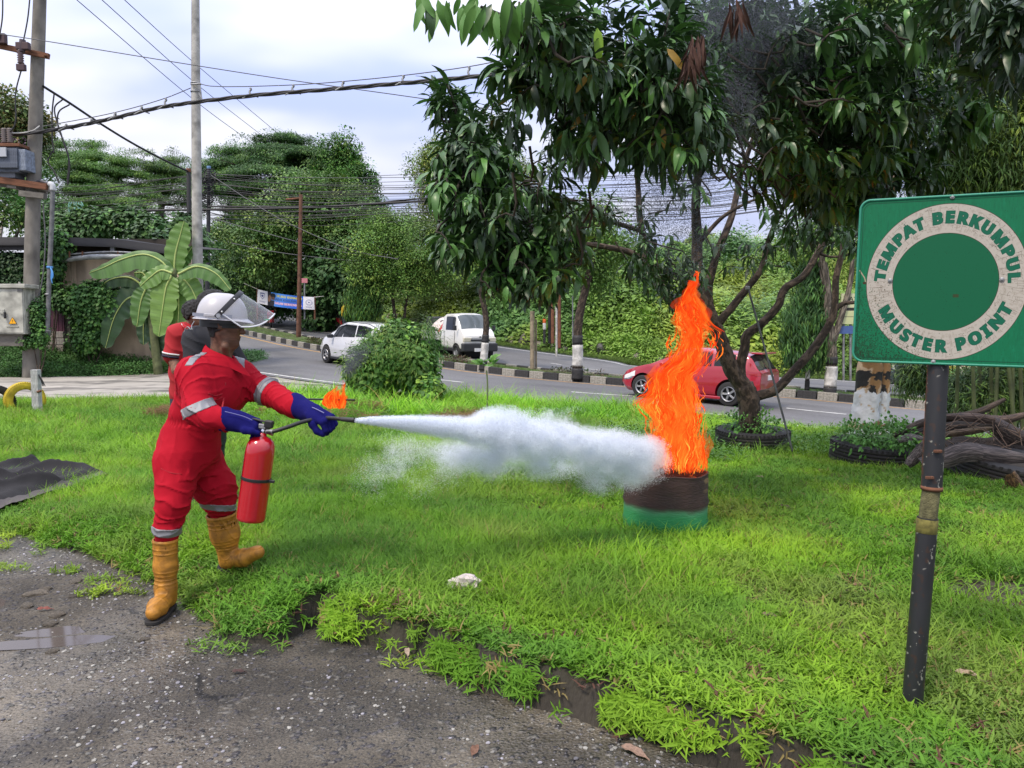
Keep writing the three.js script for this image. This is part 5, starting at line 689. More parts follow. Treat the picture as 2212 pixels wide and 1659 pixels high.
{ // banana plant
  R = mulberry(731);
  const b0 = at(342, 785, 25.9); b0.y = groundH(b0.x, b0.z);
  const t = thing('banana_plant', 'banana plant with broad bright leaves in front of the weathered wall', 'plant', b0);
  const lm = [[0.15, 0.3, 0.055], [0.1, 0.23, 0.045], [0.035, 0.095, 0.03], [0.2, 0.36, 0.07]].map((c) => phys(c, 0.5, { side: THREE.DoubleSide, transmission: 0.25, thickness: 0, map: tex(64, 256, (u, v) => 0.9 + 0.12 * (noise(3, v * 90, 1) - 0.5) + 0.1 * (noise(u * 4, v * 300, 2) - 0.5)) })), rib = std([0.36, 0.44, 0.14], 0.6);
  const leaf = (pts, hw, mi, d, fold, face = 1) => {
    const P = smooth(pts.map(([x, y, dd]) => at(x, y, d + (dd ?? 0))), 34), W = 1.32 * hw * d / F, n = P.length, pos = [], uv = [], idx = [];
    const side = V(), T = V(), N = V();
    for (let s = -1; s <= 1; s += 2) {
      const o = pos.length / 3; let tear = 0;
      for (let i = 0; i < n; i++) {
        const u = i / (n - 1); T.subVectors(P[Math.min(i + 1, n - 1)], P[Math.max(0, i - 1)]).normalize(); side.crossVectors(T, V(0, 0.25, 1)).normalize(); N.crossVectors(side, T);
        const w = W * Math.sin(Math.PI * clamp(0.08 + 0.9 * u)) ** 0.5 * (u > 0.98 ? 0.3 : 1); if (R() < 0.22) tear = rr(0.1, 0.5); else tear *= 0.3;
        for (let k = 0; k <= 3; k++) { const q = k / 3, wv = 0.02 * Math.sin(u * 40 + s) * q; const a = P[i].clone().addScaledVector(side, s * w * q * (1 - (k === 3 ? tear * 0.35 : 0))).addScaledVector(N, wv).add(V(0, -fold * w * q * q, 0)); pos.push(a.x, a.y, a.z); uv.push(q, u); }
      }
      for (let i = 0; i < n - 1; i++) for (let k = 0; k < 3; k++) { const a = o + i * 4 + k; idx.push(a, a + 1, a + 4, a + 1, a + 5, a + 4); }
    }
    const l = part('leaf', rel(geoOf(pos, uv, idx), t), lm[mi], t); part('midrib', rel(tube(P.map((p) => p.clone().add(V(0, 0.006, 0.012))), [0.035, 0.008], 6), t), rib, l);
  };
  leaf([[368, 590], [350, 566], [313, 550], [262, 561], [225, 578], [193, 590]], 17, 1, 25.5, 0.5);
  leaf([[372, 590], [348, 584], [325, 599], [303, 619]], 15, 0, 25.2, 0.3); leaf([[376, 590], [379, 550], [389, 510], [398, 478]], 20, 0, 25.6, 0); leaf([[380, 590], [397, 560], [417, 532]], 12, 1, 25.9, 0.1);
  leaf([[371, 596], [360, 618], [352, 662], [343, 727]], 24, 3, 25.2, 0); leaf([[382, 600], [386, 655], [384, 714]], 20, 0, 25.4, 0); leaf([[388, 596], [410, 618], [430, 660]], 18, 0, 25.3, 0.1); leaf([[385, 592], [425, 576], [465, 590], [498, 626]], 13, 1, 25.1, 0.5);
  leaf([[300, 640], [275, 646], [250, 680], [228, 752]], 24, 2, 26.1, 0); leaf([[316, 622], [305, 650], [296, 706]], 18, 1, 25.7, 0); leaf([[330, 650], [338, 720], [340, 772]], 17, 2, 26.0, 0); leaf([[318, 625], [280, 600], [235, 606], [206, 634]], 10, 2, 26.2, 0.6); leaf([[322, 612], [308, 590], [290, 590]], 9, 1, 26.1, 0.3); leaf([[355, 640], [372, 690], [372, 750]], 17, 2, 25.9, 0); leaf([[322, 620], [325, 580], [310, 556], [285, 566]], 12, 2, 26.3, 0.5); leaf([[395, 600], [405, 640], [400, 700]], 16, 1, 25.7, 0); leaf([[330, 640], [312, 690], [310, 745]], 14, 2, 26.2, 0);
  part('pseudostem', rel(tube(smooth([b0.clone(), at(332, 720, 25.9), at(322, 640, 25.9), at(322, 605, 25.9)], 12), [0.15, 0.08], 12), t), std([0.13, 0.15, 0.06], 0.7, { map: re(grain, 1) }), t); part('pseudostem', rel(tube(smooth([at(382, 790, 25.8), at(380, 690, 25.7), at(376, 600, 25.5), at(376, 580, 25.5)], 12), [0.16, 0.07], 12), t), std([0.14, 0.17, 0.06], 0.7, { map: re(grain, 1) }), t); part('withered_leaves', rel(merge(Array.from({ length: 9 }, (_, i) => blade(1.0, 0.05, 0.3, 6, lance, 0.5).applyMatrix4(frame(at(378 + rr(-6, 8), 690 + i * 8, 25.4), V(rr(-0.3, 0.3), -1, 0.1), V(0, 0.2, 1))))), t), std([0.25, 0.13, 0.04], 0.8, { side: THREE.DoubleSide }), t);
}
{ // safety banner and the things at the roadside beyond
  const W = 1024, H = 256, tx = canvasTex(W, H, (g) => {
    g.fillStyle = '#e6e6ef'; g.fillRect(0, 0, W, H); const b = g.createLinearGradient(190, 0, 830, H); b.addColorStop(0, '#5aa0ea'); b.addColorStop(0.45, '#3f7fe0'); b.addColorStop(1, '#1757d8'); g.fillStyle = b; g.fillRect(190, 0, 640, H);
    g.fillStyle = '#20222c'; g.fillRect(190, 0, 60, H); g.fillStyle = '#a5795f'; g.beginPath(); g.ellipse(225, 120, 26, 70, 0.2, 0, 7); g.fill(); g.fillStyle = '#15161c'; g.beginPath(); g.ellipse(285, 60, 48, 46, 0, 0, 7); g.fill(); g.fillStyle = '#6d5142'; g.fillRect(255, 80, 60, 60); g.fillStyle = '#2a2d38'; g.fillRect(240, 150, 70, 106);
    g.textAlign = 'left'; g.lineWidth = 5; const T = (s, y, f, c, o, x, w) => { g.font = 'bold ' + f + 'px sans-serif'; g.strokeStyle = o; g.strokeText(s, x, y, w); g.fillStyle = c; g.fillText(s, x, y, w); };
    T('SELALU GUNAKAN', 70, 58, '#ece25a', '#31507a', 350, 460); T('SABUK KESELAMATAN', 140, 62, '#121a5e', '#4f8fe6', 310, 500); T('DALAM BERKENDARA', 208, 58, '#f2d9ea', '#c0366c', 320, 490);
    g.strokeStyle = g.fillStyle = '#3b3f86'; g.lineWidth = 7; g.beginPath(); g.moveTo(60, 60); g.lineTo(130, 60); g.lineTo(126, 120); g.lineTo(95, 160); g.lineTo(64, 120); g.closePath(); g.stroke(); g.beginPath(); g.arc(95, 100, 18, 0, 7); g.fill(); g.fillRect(55, 44, 80, 10); g.lineWidth = 5; g.beginPath(); g.arc(935, 115, 58, 0, 7); g.stroke(); g.beginPath(); g.arc(935, 115, 42, 0, 7); g.stroke(); g.beginPath(); for (let i = 0; i < 10; i++) { const r = i % 2 ? 9 : 23, a = -Math.PI / 2 + i * Math.PI / 5; g.lineTo(935 + r * Math.cos(a), 115 + r * Math.sin(a)); } g.fill(); for (const x of [35, 875]) { g.fillRect(x, 200, 120, 5); g.fillRect(x + 8, 214, 104, 5); }
  });
  const q = [at(557, 625, 46), at(679, 642, 43), at(679.5, 669, 43), at(556, 655, 46)], pos = [], uv = [], idx = []; for (let i = 0; i <= 16; i++) for (let j = 0; j <= 4; j++) { const u = i / 16, v = j / 4, p = q[0].clone().lerp(q[1], u).lerp(q[3].clone().lerp(q[2], u), v); p.z += 0.05 * Math.sin(u * 14 + v * 2); p.y -= 0.08 * Math.sin(Math.PI * u); pos.push(p.x, p.y, p.z); uv.push(u, 1 - v); } for (let i = 0; i < 16; i++) for (let j = 0; j < 4; j++) { const a = i * 5 + j; idx.push(a, a + 1, a + 5, a + 1, a + 6, a + 5); }
  const bn = thing('safety_banner', 'blue and white road safety banner stretched beside the far carriageway', 'banner', q[3].clone()); part('cloth', rel(geoOf(pos, uv, idx), bn), std([0.9, 0.9, 0.9], 0.75, { map: tx, side: THREE.DoubleSide }), bn); for (const [x, y0, y1, d] of [[556, 622, 690, 46.1], [680, 640, 690, 43.1]]) part('post', rel(rod(at(x, y0, d), at(x, y1, d), 0.05, 6), bn), M.rust, bn); part('rope', rel(merge([tube([q[0], at(527, 612, 46.5)], 0.02, 5), tube([q[1], at(700, 640, 43)], 0.02, 5)]), bn), M.white, bn);
  const nt = thing('notice_board', 'small pink and white notice fixed behind the rusty lamp pole', 'sign', at(656, 606, 44)); part('board', rel(slab(648, 601, 664, 611, 44, 0.05, 0), nt), std([0.55, 0.2, 0.24], 0.7), nt); part('post', rel(rod(at(658, 611, 44.05), at(658, 690, 44.05), 0.05, 6), nt), M.galv, nt);
  part('painted_band', rel(tube([at(674.5, 669, 46.7), at(674.5, 645, 46.7)], [0.29, 0.27], 12), scene.children.find((o) => o.name === 'leafy_tree_001')), M.white, scene.children.find((o) => o.name === 'leafy_tree_001'));
}
// ---------------------------------------------------------------- cars, pickup and motorbikes
const onRoad = (px, py) => { let p; for (let d = 14; d < 80; d += 0.1) { p = at(px, py, d); const r = toRoad(p.x, p.z); if (r.l < 7.6 && r.l > -10.3 && p.y <= r.y - tilt(r.i) * r.l + (r.l < 0 && r.l > -1.82 ? 0.17 : 0.005)) break; } return p; };
const ev = new Evaluator(); ev.attributes = ['position', 'normal', 'uv'];
const poly = (pts, x) => { if (x <= pts[0][0]) return pts[0][1]; for (let i = 1; i < pts.length; i++) if (x <= pts[i][0]) { const t = (x - pts[i - 1][0]) / (pts[i][0] - pts[i - 1][0]); return lerp(pts[i - 1][1], pts[i][1], t * t * (3 - 2 * t) * 0.35 + t * 0.65); } return pts.at(-1)[1]; };
// a car body: x forward, y up, z across. spec: len, w, top [[x,y]], belt [[x,y]], sill, plan [[x,k]] (share of the width), roofW
function carShape(s) {
  const half = (x) => {   // cross-section from the sill up to the roof line
    const w = s.w / 2 * poly(s.plan, x), yt = poly(s.top, x), yb = Math.min(poly(s.belt, x), yt - 0.03), y0 = poly(s.under, x), hi = clamp((yt - yb) / 0.35), rw = lerp(w * 0.97, s.roofW / 2 * poly(s.plan, x), hi);
    return [[0, y0], [w * 0.86, y0], [w * 0.985, y0 + 0.09], [w * 1.0, lerp(y0, yb, 0.45)], [w * 0.985, lerp(y0, yb, 0.72)], [w * 0.95, yb], [lerp(w * 0.95, rw, 0.5), lerp(yb, yt, 0.46)], [rw, lerp(yb, yt, 0.84)], [rw * 0.86, yt - 0.015 - 0.02 * hi], [rw * 0.5, yt - 0.004], [0, yt]];
  };
  const pt = (x, v) => { const h = half(x), f = clamp(v, 0, 10), i = Math.min(9, Math.floor(f)), t = f - i; return [lerp(h[i][0], h[i + 1][0], t), lerp(h[i][1], h[i + 1][1], t)]; };
  const xs = []; for (let i = 0; i <= 56; i++) xs.push(lerp(-s.len / 2, s.len / 2, 0.5 - 0.5 * Math.cos(Math.PI * (0.06 + 0.88 * i / 56)) / Math.cos(Math.PI * 0.06)));
  const vs = []; for (let i = 0; i <= 30; i++) vs.push(i / 3);
  const body = () => {
    const pos = [], uv = [], idx = [], m = vs.length, ring = m * 2 - 2;
    for (const x of xs) { for (let k = 0; k < ring; k++) { const right = k < m, [z, y] = pt(x, vs[right ? k : ring - k]); pos.push(x, y, right ? z : -z); uv.push(x, y); } }
    for (let i = 0; i < xs.length - 1; i++) for (let k = 0; k < ring; k++) { const a = i * ring + k, b = i * ring + (k + 1) % ring; idx.push(a, a + ring, b, b, a + ring, b + ring); }
    for (const e of [0, xs.length - 1]) { const c = pos.length / 3; let y = 0; for (let k = 0; k < ring; k++) y += pos[(e * ring + k) * 3 + 1] / ring; pos.push(xs[e], y, 0); uv.push(0, 0); for (let k = 0; k < ring; k++) { const a = e * ring + k, b = e * ring + (k + 1) % ring; e ? idx.push(c, a, b) : idx.push(c, b, a); } }
    const g = geoOf(pos, uv, idx); return g;
  };
  // a patch lying on the shell, o metres proud
  const patch = (x0, x1, v0, v1, o = 0.006, sides = [1, -1], nx = 14, nv = 6, slant = 0) => merge(sides.map((sd) => {
    const pos = [], uv = [], idx = [];
    for (let i = 0; i <= nx; i++) for (let j = 0; j <= nv; j++) { const t = j / nv, x = lerp(x0, x1, i / nx) + slant * t, v = lerp(v0, v1, t), [z, y] = pt(x, v), [z1, y1] = pt(x, v + 0.1), [z2, y2] = pt(x + 0.02, v); const a = V(0, y1 - y, z1 - z), b = V(0.02, y2 - y, z2 - z), n = V().crossVectors(b, a).normalize(); if (n.y < -0.2 || n.z < -0.3) n.negate(); pos.push(x + n.x * o, y + n.y * o, (z + n.z * o) * sd); uv.push(i / nx, t); }
    for (let i = 0; i < nx; i++) for (let j = 0; j < nv; j++) { const a = i * (nv + 1) + j; sd > 0 ? idx.push(a, a + 1, a + nv + 1, a + 1, a + nv + 2, a + nv + 1) : idx.push(a, a + nv + 1, a + 1, a + 1, a + nv + 1, a + nv + 2); }
    return geoOf(pos, uv, idx);
  }));
  return { body, patch, pt };
}
const wheelG = (r, w) => ({ tyre: lathe([[r * 0.62, -w / 2], [r * 0.93, -w / 2], [r, -w / 2 + 0.03], [r, w / 2 - 0.03], [r * 0.93, w / 2], [r * 0.62, w / 2], [r * 0.62, -w / 2]], 36).rotateX(Math.PI / 2) });
M.tyre = std([0.02, 0.02, 0.021], 0.8); M.alloy = std([0.45, 0.45, 0.47], 0.35, { metalness: 0.8 }); M.dark = std([0.012, 0.012, 0.013], 0.7);
M.glass = phys([0.015, 0.018, 0.022], 0.08, { specularIntensity: 0.6 }); M.lamp = phys([0.7, 0.7, 0.7], 0.12, { clearcoat: 1 }); M.lampRed = phys([0.3, 0.01, 0.015], 0.15, { clearcoat: 1 }); M.plate = std([0.75, 0.75, 0.75], 0.5); M.chrome = std([0.7, 0.7, 0.72], 0.18, { metalness: 1 }); M.trim = std([0.03, 0.032, 0.036], 0.55);
function wheelOn(t, x, z, r, w, spokes, steel) {
  const o = part('wheel', wheelG(r, w).tyre, M.tyre, t); o.position.set(x, r, z); const s = Math.sign(z);
  const R0 = r * 0.62; part('rim', steel ? merge([lathe([[0, 0.03], [R0 * 0.35, 0.035], [R0 * 0.6, 0.0], [R0 * 0.95, 0.02], [R0, 0.05]], 28).rotateX(Math.PI / 2 * s).translate(0, 0, s * w * 0.22)]) : merge([lathe([[R0 * 0.9, 0.02], [R0, 0.05], [R0 * 1.01, 0.0], [R0 * 0.9, -0.01]], 32).rotateX(Math.PI / 2 * s).translate(0, 0, s * w * 0.36), lathe([[0, 0.02], [R0 * 0.2, 0.015], [R0 * 0.22, -0.02]], 20).rotateX(Math.PI / 2 * s).translate(0, 0, s * w * 0.4), ...Array.from({ length: spokes }, (_, i) => box(R0 * 0.8, R0 * 0.13, 0.03, 0.008, [R0 * 0.52, R0 * (i % 2 ? 0.07 : -0.07), 0]).rotateZ((Math.floor(i / 2) / (spokes / 2)) * 6.2832).translate(0, 0, s * w * 0.36))]), steel ? M.galv : M.alloy, o);
  part('hub_back', lathe([[0, 0], [R0, 0]], 24).rotateX(Math.PI / 2 * s).translate(0, 0, s * w * 0.1), M.dark, o);
}
function car(name, label, spec, wheels, place) {
  const t = thing(name, label, place.cat, null), sh = carShape(spec);
  let b = new Brush(sh.body()); b.updateMatrixWorld();
  for (const [x, r] of wheels) { const c = new Brush(new THREE.CylinderGeometry(r + 0.055, r + 0.055, spec.w + 0.4, 30).rotateX(Math.PI / 2)); c.position.set(x, r + 0.02, 0); c.updateMatrixWorld(); b = ev.evaluate(b, c, SUBTRACTION); b.updateMatrixWorld(); }
  part('body', b.geometry, spec.paint, t); for (const [x, r] of wheels) part('wheel_well', new THREE.CylinderGeometry(r + 0.05, r + 0.05, spec.w - 0.5, 24).rotateX(Math.PI / 2).translate(x, r + 0.03, 0), M.dark, t);
  for (const [x, r] of wheels) for (const z of [1, -1]) wheelOn(t, x, z * (spec.w / 2 - 0.1), r, 0.2, spec.spokes, spec.steel);
  const p = place.at.map((a) => onRoad(...a)), f = p[0].clone().sub(p[1]); t.position.copy(p[0]).addScaledVector(f.clone().normalize(), -wheels[0][0]); t.rotation.order = 'YZX'; t.rotation.y = Math.atan2(-f.z, f.x); t.rotation.z = Math.atan2(f.y, Math.hypot(f.x, f.z));
  const near = V(0, 0, 1).applyAxisAngle(UPV, t.rotation.y).z > 0 ? 1 : -1; t.position.add(V(0, 0, -near * (spec.w / 2)).applyAxisAngle(UPV, t.rotation.y)); 
  return [t, sh, near];
}
const paint = (c, r = 0.28) => phys(c, r, { clearcoat: 1, clearcoatRoughness: 0.06 });
{ // red hatchback behind the flames
  const spec = { len: 4.12, w: 1.72, roofW: 1.38, spokes: 10, paint: paint([0.33, 0.006, 0.022]), under: [[-2.06, 0.38], [-1.9, 0.2], [1.8, 0.17], [2.06, 0.3]], plan: [[-2.06, 0.86], [-1.7, 0.96], [-0.6, 1], [0.9, 1], [1.6, 0.94], [1.9, 0.82], [2.06, 0.66]],
    top: [[-2.06, 0.92], [-1.98, 1.0], [-1.72, 1.38], [-1.2, 1.46], [-0.3, 1.5], [0.15, 1.46], [0.75, 1.15], [1.1, 0.98], [1.5, 0.9], [1.85, 0.78], [2.06, 0.56]], belt: [[-2.06, 0.9], [-1.5, 0.99], [0.2, 0.93], [1.1, 0.9], [2.06, 0.54]] };
  const [t, sh] = car('red_hatchback', 'shiny red hatchback driving left along the road behind the flames', spec, [[1.28, 0.32], [-1.26, 0.32]], { cat: 'car', at: [[1385, 859, 23.3], [1556, 876, 22.1]] });
  part('side_window', sh.patch(0.05, 0.72, 5.25, 7.2, 0.006, [1, -1], 8, 5, -0.28), M.glass, t); part('side_window', sh.patch(-0.72, 0.0, 5.25, 7.2), M.glass, t); part('side_window', sh.patch(-1.35, -0.8, 5.3, 7.1), M.glass, t); part('windscreen', sh.patch(0.22, 0.92, 7.4, 10), M.glass, t); part('rear_window', sh.patch(-1.98, -1.7, 7.2, 10), M.glass, t);
  part('headlight', sh.patch(1.55, 1.96, 4.2, 5.3), M.lamp, t); part('headlight', sh.patch(1.62, 1.99, 3.9, 4.25), M.chrome, t); part('tail_light', sh.patch(-2.03, -1.7, 4.6, 6.2), M.lampRed, t); part('door_handle', box(0.2, 0.035, 0.05, 0.012, [-0.5, 0.86, 0.86]), M.chrome, t); part('fuel_flap', new THREE.CylinderGeometry(0.11, 0.11, 0.02, 20).rotateX(Math.PI / 2).translate(-1.28, 0.83, 0.835), M.chrome, t); part('spoiler', box(0.3, 0.05, 1.1, 0.02, [-1.85, 1.42, 0]), spec.paint, t); part('number_plate', box(0.02, 0.13, 0.42, 0.003, [-2.07, 0.78, 0]), M.plate, t);
  for (const z of [1, -1]) part('mirror', box(0.14, 0.13, 0.2, 0.04, [0.62, 1.0, z * 0.94]), spec.paint, t); part('door_seam', merge([box(0.012, 0.62, 0.012, 0, [0.72, 0.6, 0.862]), box(0.012, 0.62, 0.012, 0, [-0.22, 0.6, 0.866])]), M.dark, t); part('side_skirt', box(2.1, 0.09, 1.74, 0.03, [0, 0.2, 0]), spec.paint, t);
}
{ // white people carrier half hidden by the bush
  const spec = { len: 4.5, w: 1.75, roofW: 1.4, spokes: 10, paint: paint([0.7, 0.71, 0.74], 0.3), under: [[-2.25, 0.4], [-2, 0.24], [1.9, 0.22], [2.25, 0.36]], plan: [[-2.25, 0.88], [-1.8, 0.97], [0.9, 1], [1.7, 0.96], [2.05, 0.86], [2.25, 0.7]],
    top: [[-2.25, 1.0], [-2.15, 1.15], [-1.95, 1.55], [-1.3, 1.68], [0.1, 1.7], [0.5, 1.62], [1.05, 1.28], [1.35, 1.1], [1.8, 1.02], [2.1, 0.9], [2.25, 0.66]], belt: [[-2.25, 0.98], [-1.5, 1.1], [0.3, 1.02], [1.3, 1.0], [2.25, 0.64]] };
  const [t, sh] = car('white_minivan', 'white people carrier driving left, half hidden behind the overgrown bush', spec, [[1.38, 0.34], [-1.38, 0.34]], { cat: 'car', at: [[703, 784, 32.6], [812, 803, 30.2]] });
  part('side_window', sh.patch(0.22, 0.98, 5.25, 7.2, 0.006, [1, -1], 8, 5, -0.3), M.glass, t); part('side_window', sh.patch(-0.72, 0.14, 5.25, 7.2), M.glass, t); part('side_window', sh.patch(-1.75, -0.8, 5.3, 7.1), M.glass, t); part('windscreen', sh.patch(0.55, 1.22, 7.4, 10), M.glass, t); part('headlight', sh.patch(1.75, 2.16, 3.7, 4.6), M.lamp, t); part('running_light', sh.patch(1.8, 2.19, 4.75, 5.05), M.chrome, t); part('fog_panel', sh.patch(1.9, 2.22, 2.4, 3.4), M.trim, t); part('roof_trim', sh.patch(-1.8, 0.4, 8.0, 8.2, 0.01), M.trim, t);
  part('door_handle', box(0.2, 0.035, 0.05, 0.012, [0.0, 0.94, 0.88]), spec.paint, t); for (const z of [1, -1]) part('mirror', box(0.15, 0.15, 0.22, 0.04, [0.85, 1.1, z * 0.97]), M.trim, t); part('sill_trim', merge([box(2.0, 0.1, 1.77, 0.03, [0, 0.26, 0])]), M.trim, t); part('door_seam', merge([box(0.012, 0.7, 0.012, 0, [0.98, 0.66, 0.877]), box(0.012, 0.7, 0.012, 0, [-0.02, 0.66, 0.88])]), M.dark, t);
}
{ // white cab-over pickup with a loaded bed
  const spec = { len: 2.1, w: 1.66, roofW: 1.36, spokes: 0, steel: true, paint: paint([0.66, 0.66, 0.64], 0.4), under: [[-1.05, 0.4], [1.05, 0.36]], plan: [[-1.05, 1], [0.5, 1], [0.9, 0.97], [1.05, 0.9]],
    top: [[-1.05, 1.86], [-0.95, 1.9], [-0.1, 1.92], [0.2, 1.85], [0.72, 1.25], [0.9, 1.12], [1.02, 1.0], [1.05, 0.9]], belt: [[-1.05, 1.12], [0.2, 1.12], [0.72, 1.08], [1.05, 0.85]] };
  const [t, sh, near] = car('white_pickup', 'white pickup truck with a loaded bed coming towards the right on the far carriageway', spec, [[0.42, 0.3], [-2.0, 0.3]], { cat: 'pickup truck', at: [[984, 775, 39], [890, 762, 41]] });
  part('side_window', sh.patch(-0.65, 0.25, 5.2, 7.1, 0.006, [1, -1], 8, 5, -0.1), M.glass, t); part('windscreen', sh.patch(0.2, 0.68, 7.3, 10, 0.008), phys([0.09, 0.11, 0.12], 0.05, {}), t); part('bumper', box(0.24, 0.36, 1.66, 0.06, [1.0, 0.5, 0]), M.trim, t); part('grille', box(0.03, 0.08, 0.9, 0.01, [1.07, 0.8, 0]), M.trim, t); for (const z of [1, -1]) { part('headlight', box(0.12, 0.2, 0.38, 0.04, [1.0, 0.82, z * 0.58]), phys([0.6, 0.57, 0.45], 0.15, { clearcoat: 1 }), t); part('mirror', box(0.06, 0.2, 0.14, 0.02, [0.55, 1.3, z * 0.93]), M.trim, t); } part('emblem', box(0.02, 0.07, 0.1, 0.01, [1.06, 0.94, 0]), M.chrome, t); part('number_plate', box(0.02, 0.14, 0.4, 0.003, [1.13, 0.4, 0.1]), M.plate, t); part('under_trim', box(2.0, 0.1, 1.6, 0.02, [-0.1, 0.36, 0]), M.dark, t);
  part('door_seam', merge([box(0.012, 0.75, 0.012, 0, [-0.7, 0.78, 0.835]), box(0.012, 0.75, 0.012, 0, [0.3, 0.78, 0.832])]), M.dark, t); part('bed', merge([box(2.1, 0.05, 1.62, 0.01, [-2.15, 0.75, 0]), box(2.1, 0.36, 0.05, 0.01, [-2.15, 0.93, 0.8]), box(2.1, 0.36, 0.05, 0.01, [-2.15, 0.93, -0.8]), box(0.05, 0.36, 1.6, 0.01, [-3.18, 0.93, 0])]), spec.paint, t); part('chassis', box(2.1, 0.12, 0.8, 0.01, [-2.1, 0.6, 0]), M.dark, t);
  const cg = (n, lab, g, m, cat) => { const o = thing(n, lab, cat); o.position.copy(t.position); o.rotation.copy(t.rotation); part(n === 'tarpaulin' ? 'sheet' : 'shell', g, m, o); return o; };
  cg('cargo_box', 'dark box standing at the back of the white pickup bed', box(0.9, 0.95, 1.3, 0.08, [-2.6, 1.26, 0]), M.trim, 'box');
  const tp = canvasTex(256, 128, (g) => { g.fillStyle = '#cfc3bd'; g.fillRect(0, 0, 256, 128); g.fillStyle = '#b3283e'; g.save(); g.translate(120, 60); g.rotate(-0.6); g.fillRect(-30, -10, 150, 36); g.restore(); g.fillStyle = '#f2efef'; g.beginPath(); g.ellipse(90, 50, 40, 24, 0, 0, 7); g.fill(); g.fillStyle = '#3a3236'; g.fillRect(80, 20, 50, 10); });
  { const pos = [], uv = [], idx = []; for (let i = 0; i <= 16; i++) for (let j = 0; j <= 12; j++) { const u = i / 16, v = j / 12, x = lerp(-2.05, -1.1, u), a = lerp(-1, 1, v); pos.push(x, 1.68 - 0.42 * Math.abs(a) ** 3 - 0.3 * u * u + 0.05 * noise(u * 7, v * 7, 2), a * 0.83 + 0.03 * Math.sin(u * 16)); uv.push(u, v); } for (let i = 0; i < 16; i++) for (let j = 0; j < 12; j++) { const k = i * 13 + j; idx.push(k, k + 1, k + 13, k + 1, k + 14, k + 13); } cg('tarpaulin', 'printed white and red tarpaulin over the load behind the pickup cab', geoOf(pos, uv, idx), std([0.9, 0.9, 0.9], 0.7, { map: tp, side: THREE.DoubleSide }), 'tarpaulin'); }
}
// scooters: x forward, y up
function scooter(name, label, colour, place, o = {}) {
  const t = thing(name, label, 'motorbike'), pm = paint(colour, 0.3), P = (n, g, m) => part(n, g, m, t);
  for (const x of [0.62, -0.62]) { const w = P('wheel', new THREE.TorusGeometry(0.235, 0.06, 10, 28), M.tyre); w.position.set(x, 0.29, 0); part('rim', merge([new THREE.TorusGeometry(0.17, 0.018, 6, 24), ...Array.from({ length: 5 }, (_, i) => box(0.17, 0.03, 0.03, 0.005, [0.085, 0, 0]).rotateZ(i * 1.257)), lathe([[0, 0.05], [0.04, 0.05], [0.04, -0.05], [0, -0.05]], 12).rotateX(Math.PI / 2)]), M.alloy, w); part('brake_disc', new THREE.CylinderGeometry(0.1, 0.1, 0.01, 20).rotateX(Math.PI / 2).translate(0, 0, 0.06), M.steel, w); }
  const shape = (pts, w, r = 0.04) => { const s = new THREE.Shape(smooth(pts.map(([x, y]) => V(x, y, 0)).concat([V(pts[0][0], pts[0][1], 0)]), 40).map((p) => new THREE.Vector2(p.x, p.y))); return new THREE.ExtrudeGeometry(s, { depth: w - 2 * r, bevelEnabled: true, bevelSize: r, bevelThickness: r, bevelSegments: 2 }).translate(0, 0, -(w - 2 * r) / 2); };
  P('leg_shield', shape([[0.34, 0.35], [0.42, 0.6], [0.38, 0.95], [0.46, 1.0], [0.58, 0.82], [0.5, 0.55], [0.44, 0.34]], 0.4), pm); P('side_panel', shape([[-0.05, 0.5], [-0.2, 0.66], [-0.55, 0.78], [-0.92, 0.86], [-0.86, 0.72], [-0.5, 0.52], [-0.2, 0.42]], 0.3), pm); P('seat', shape([[0.02, 0.74], [-0.3, 0.8], [-0.75, 0.86], [-0.9, 0.9], [-0.85, 0.82], [-0.4, 0.7], [-0.05, 0.66]], 0.28), M.trim); P('front_mudguard', shape([[0.42, 0.5], [0.6, 0.6], [0.8, 0.52], [0.88, 0.38], [0.82, 0.44], [0.62, 0.53], [0.46, 0.46]], 0.17, 0.03), pm); P('floorboard', box(0.5, 0.12, 0.32, 0.04, [0.15, 0.34, 0]), M.trim); P('engine', merge([box(0.45, 0.18, 0.2, 0.05, [-0.4, 0.38, 0.06]), tube(smooth([V(-0.2, 0.3, 0.15), V(-0.5, 0.32, 0.17), V(-0.85, 0.42, 0.17)], 6), [0.05, 0.06], 8)]), M.dark); P('fork', merge([rod(V(0.45, 0.85, 0.08), V(0.62, 0.29, 0.08), 0.025), rod(V(0.45, 0.85, -0.08), V(0.62, 0.29, -0.08), 0.025)]), M.galv); P('handlebar', merge([rod(V(0.38, 1.04, 0.34), V(0.4, 1.0, -0.34), 0.02), box(0.12, 0.1, 0.22, 0.03, [0.42, 1.0, 0])]), M.trim); P('headlight', box(0.05, 0.09, 0.26, 0.02, [0.57, 0.84, 0]), M.lamp); P('tail_light', box(0.06, 0.06, 0.2, 0.02, [-0.93, 0.84, 0]), M.lampRed); P('number_plate', box(0.02, 0.12, 0.26, 0.003, [0.585, 0.72, 0]), M.plate); for (const z of [1, -1]) P('mirror', merge([rod(V(0.4, 1.02, z * 0.22), V(0.42, 1.2, z * 0.3), 0.008, 5), box(0.03, 0.07, 0.12, 0.02, [0.42, 1.22, z * 0.3])]), M.trim);
  const p = place.at.map((a) => onRoad(...a)), f = p[0].clone().sub(p[1]); t.position.copy(p[0]).add(p[1]).multiplyScalar(0.5); t.rotation.order = 'YZX'; t.rotation.y = Math.atan2(-f.z, f.x) + (o.yaw ?? 0); t.rotation.z = Math.atan2(f.y, Math.hypot(f.x, f.z)); if (o.tilt) t.rotation.x = o.tilt; if (o.scale) t.scale.setScalar(o.scale); return t;
}
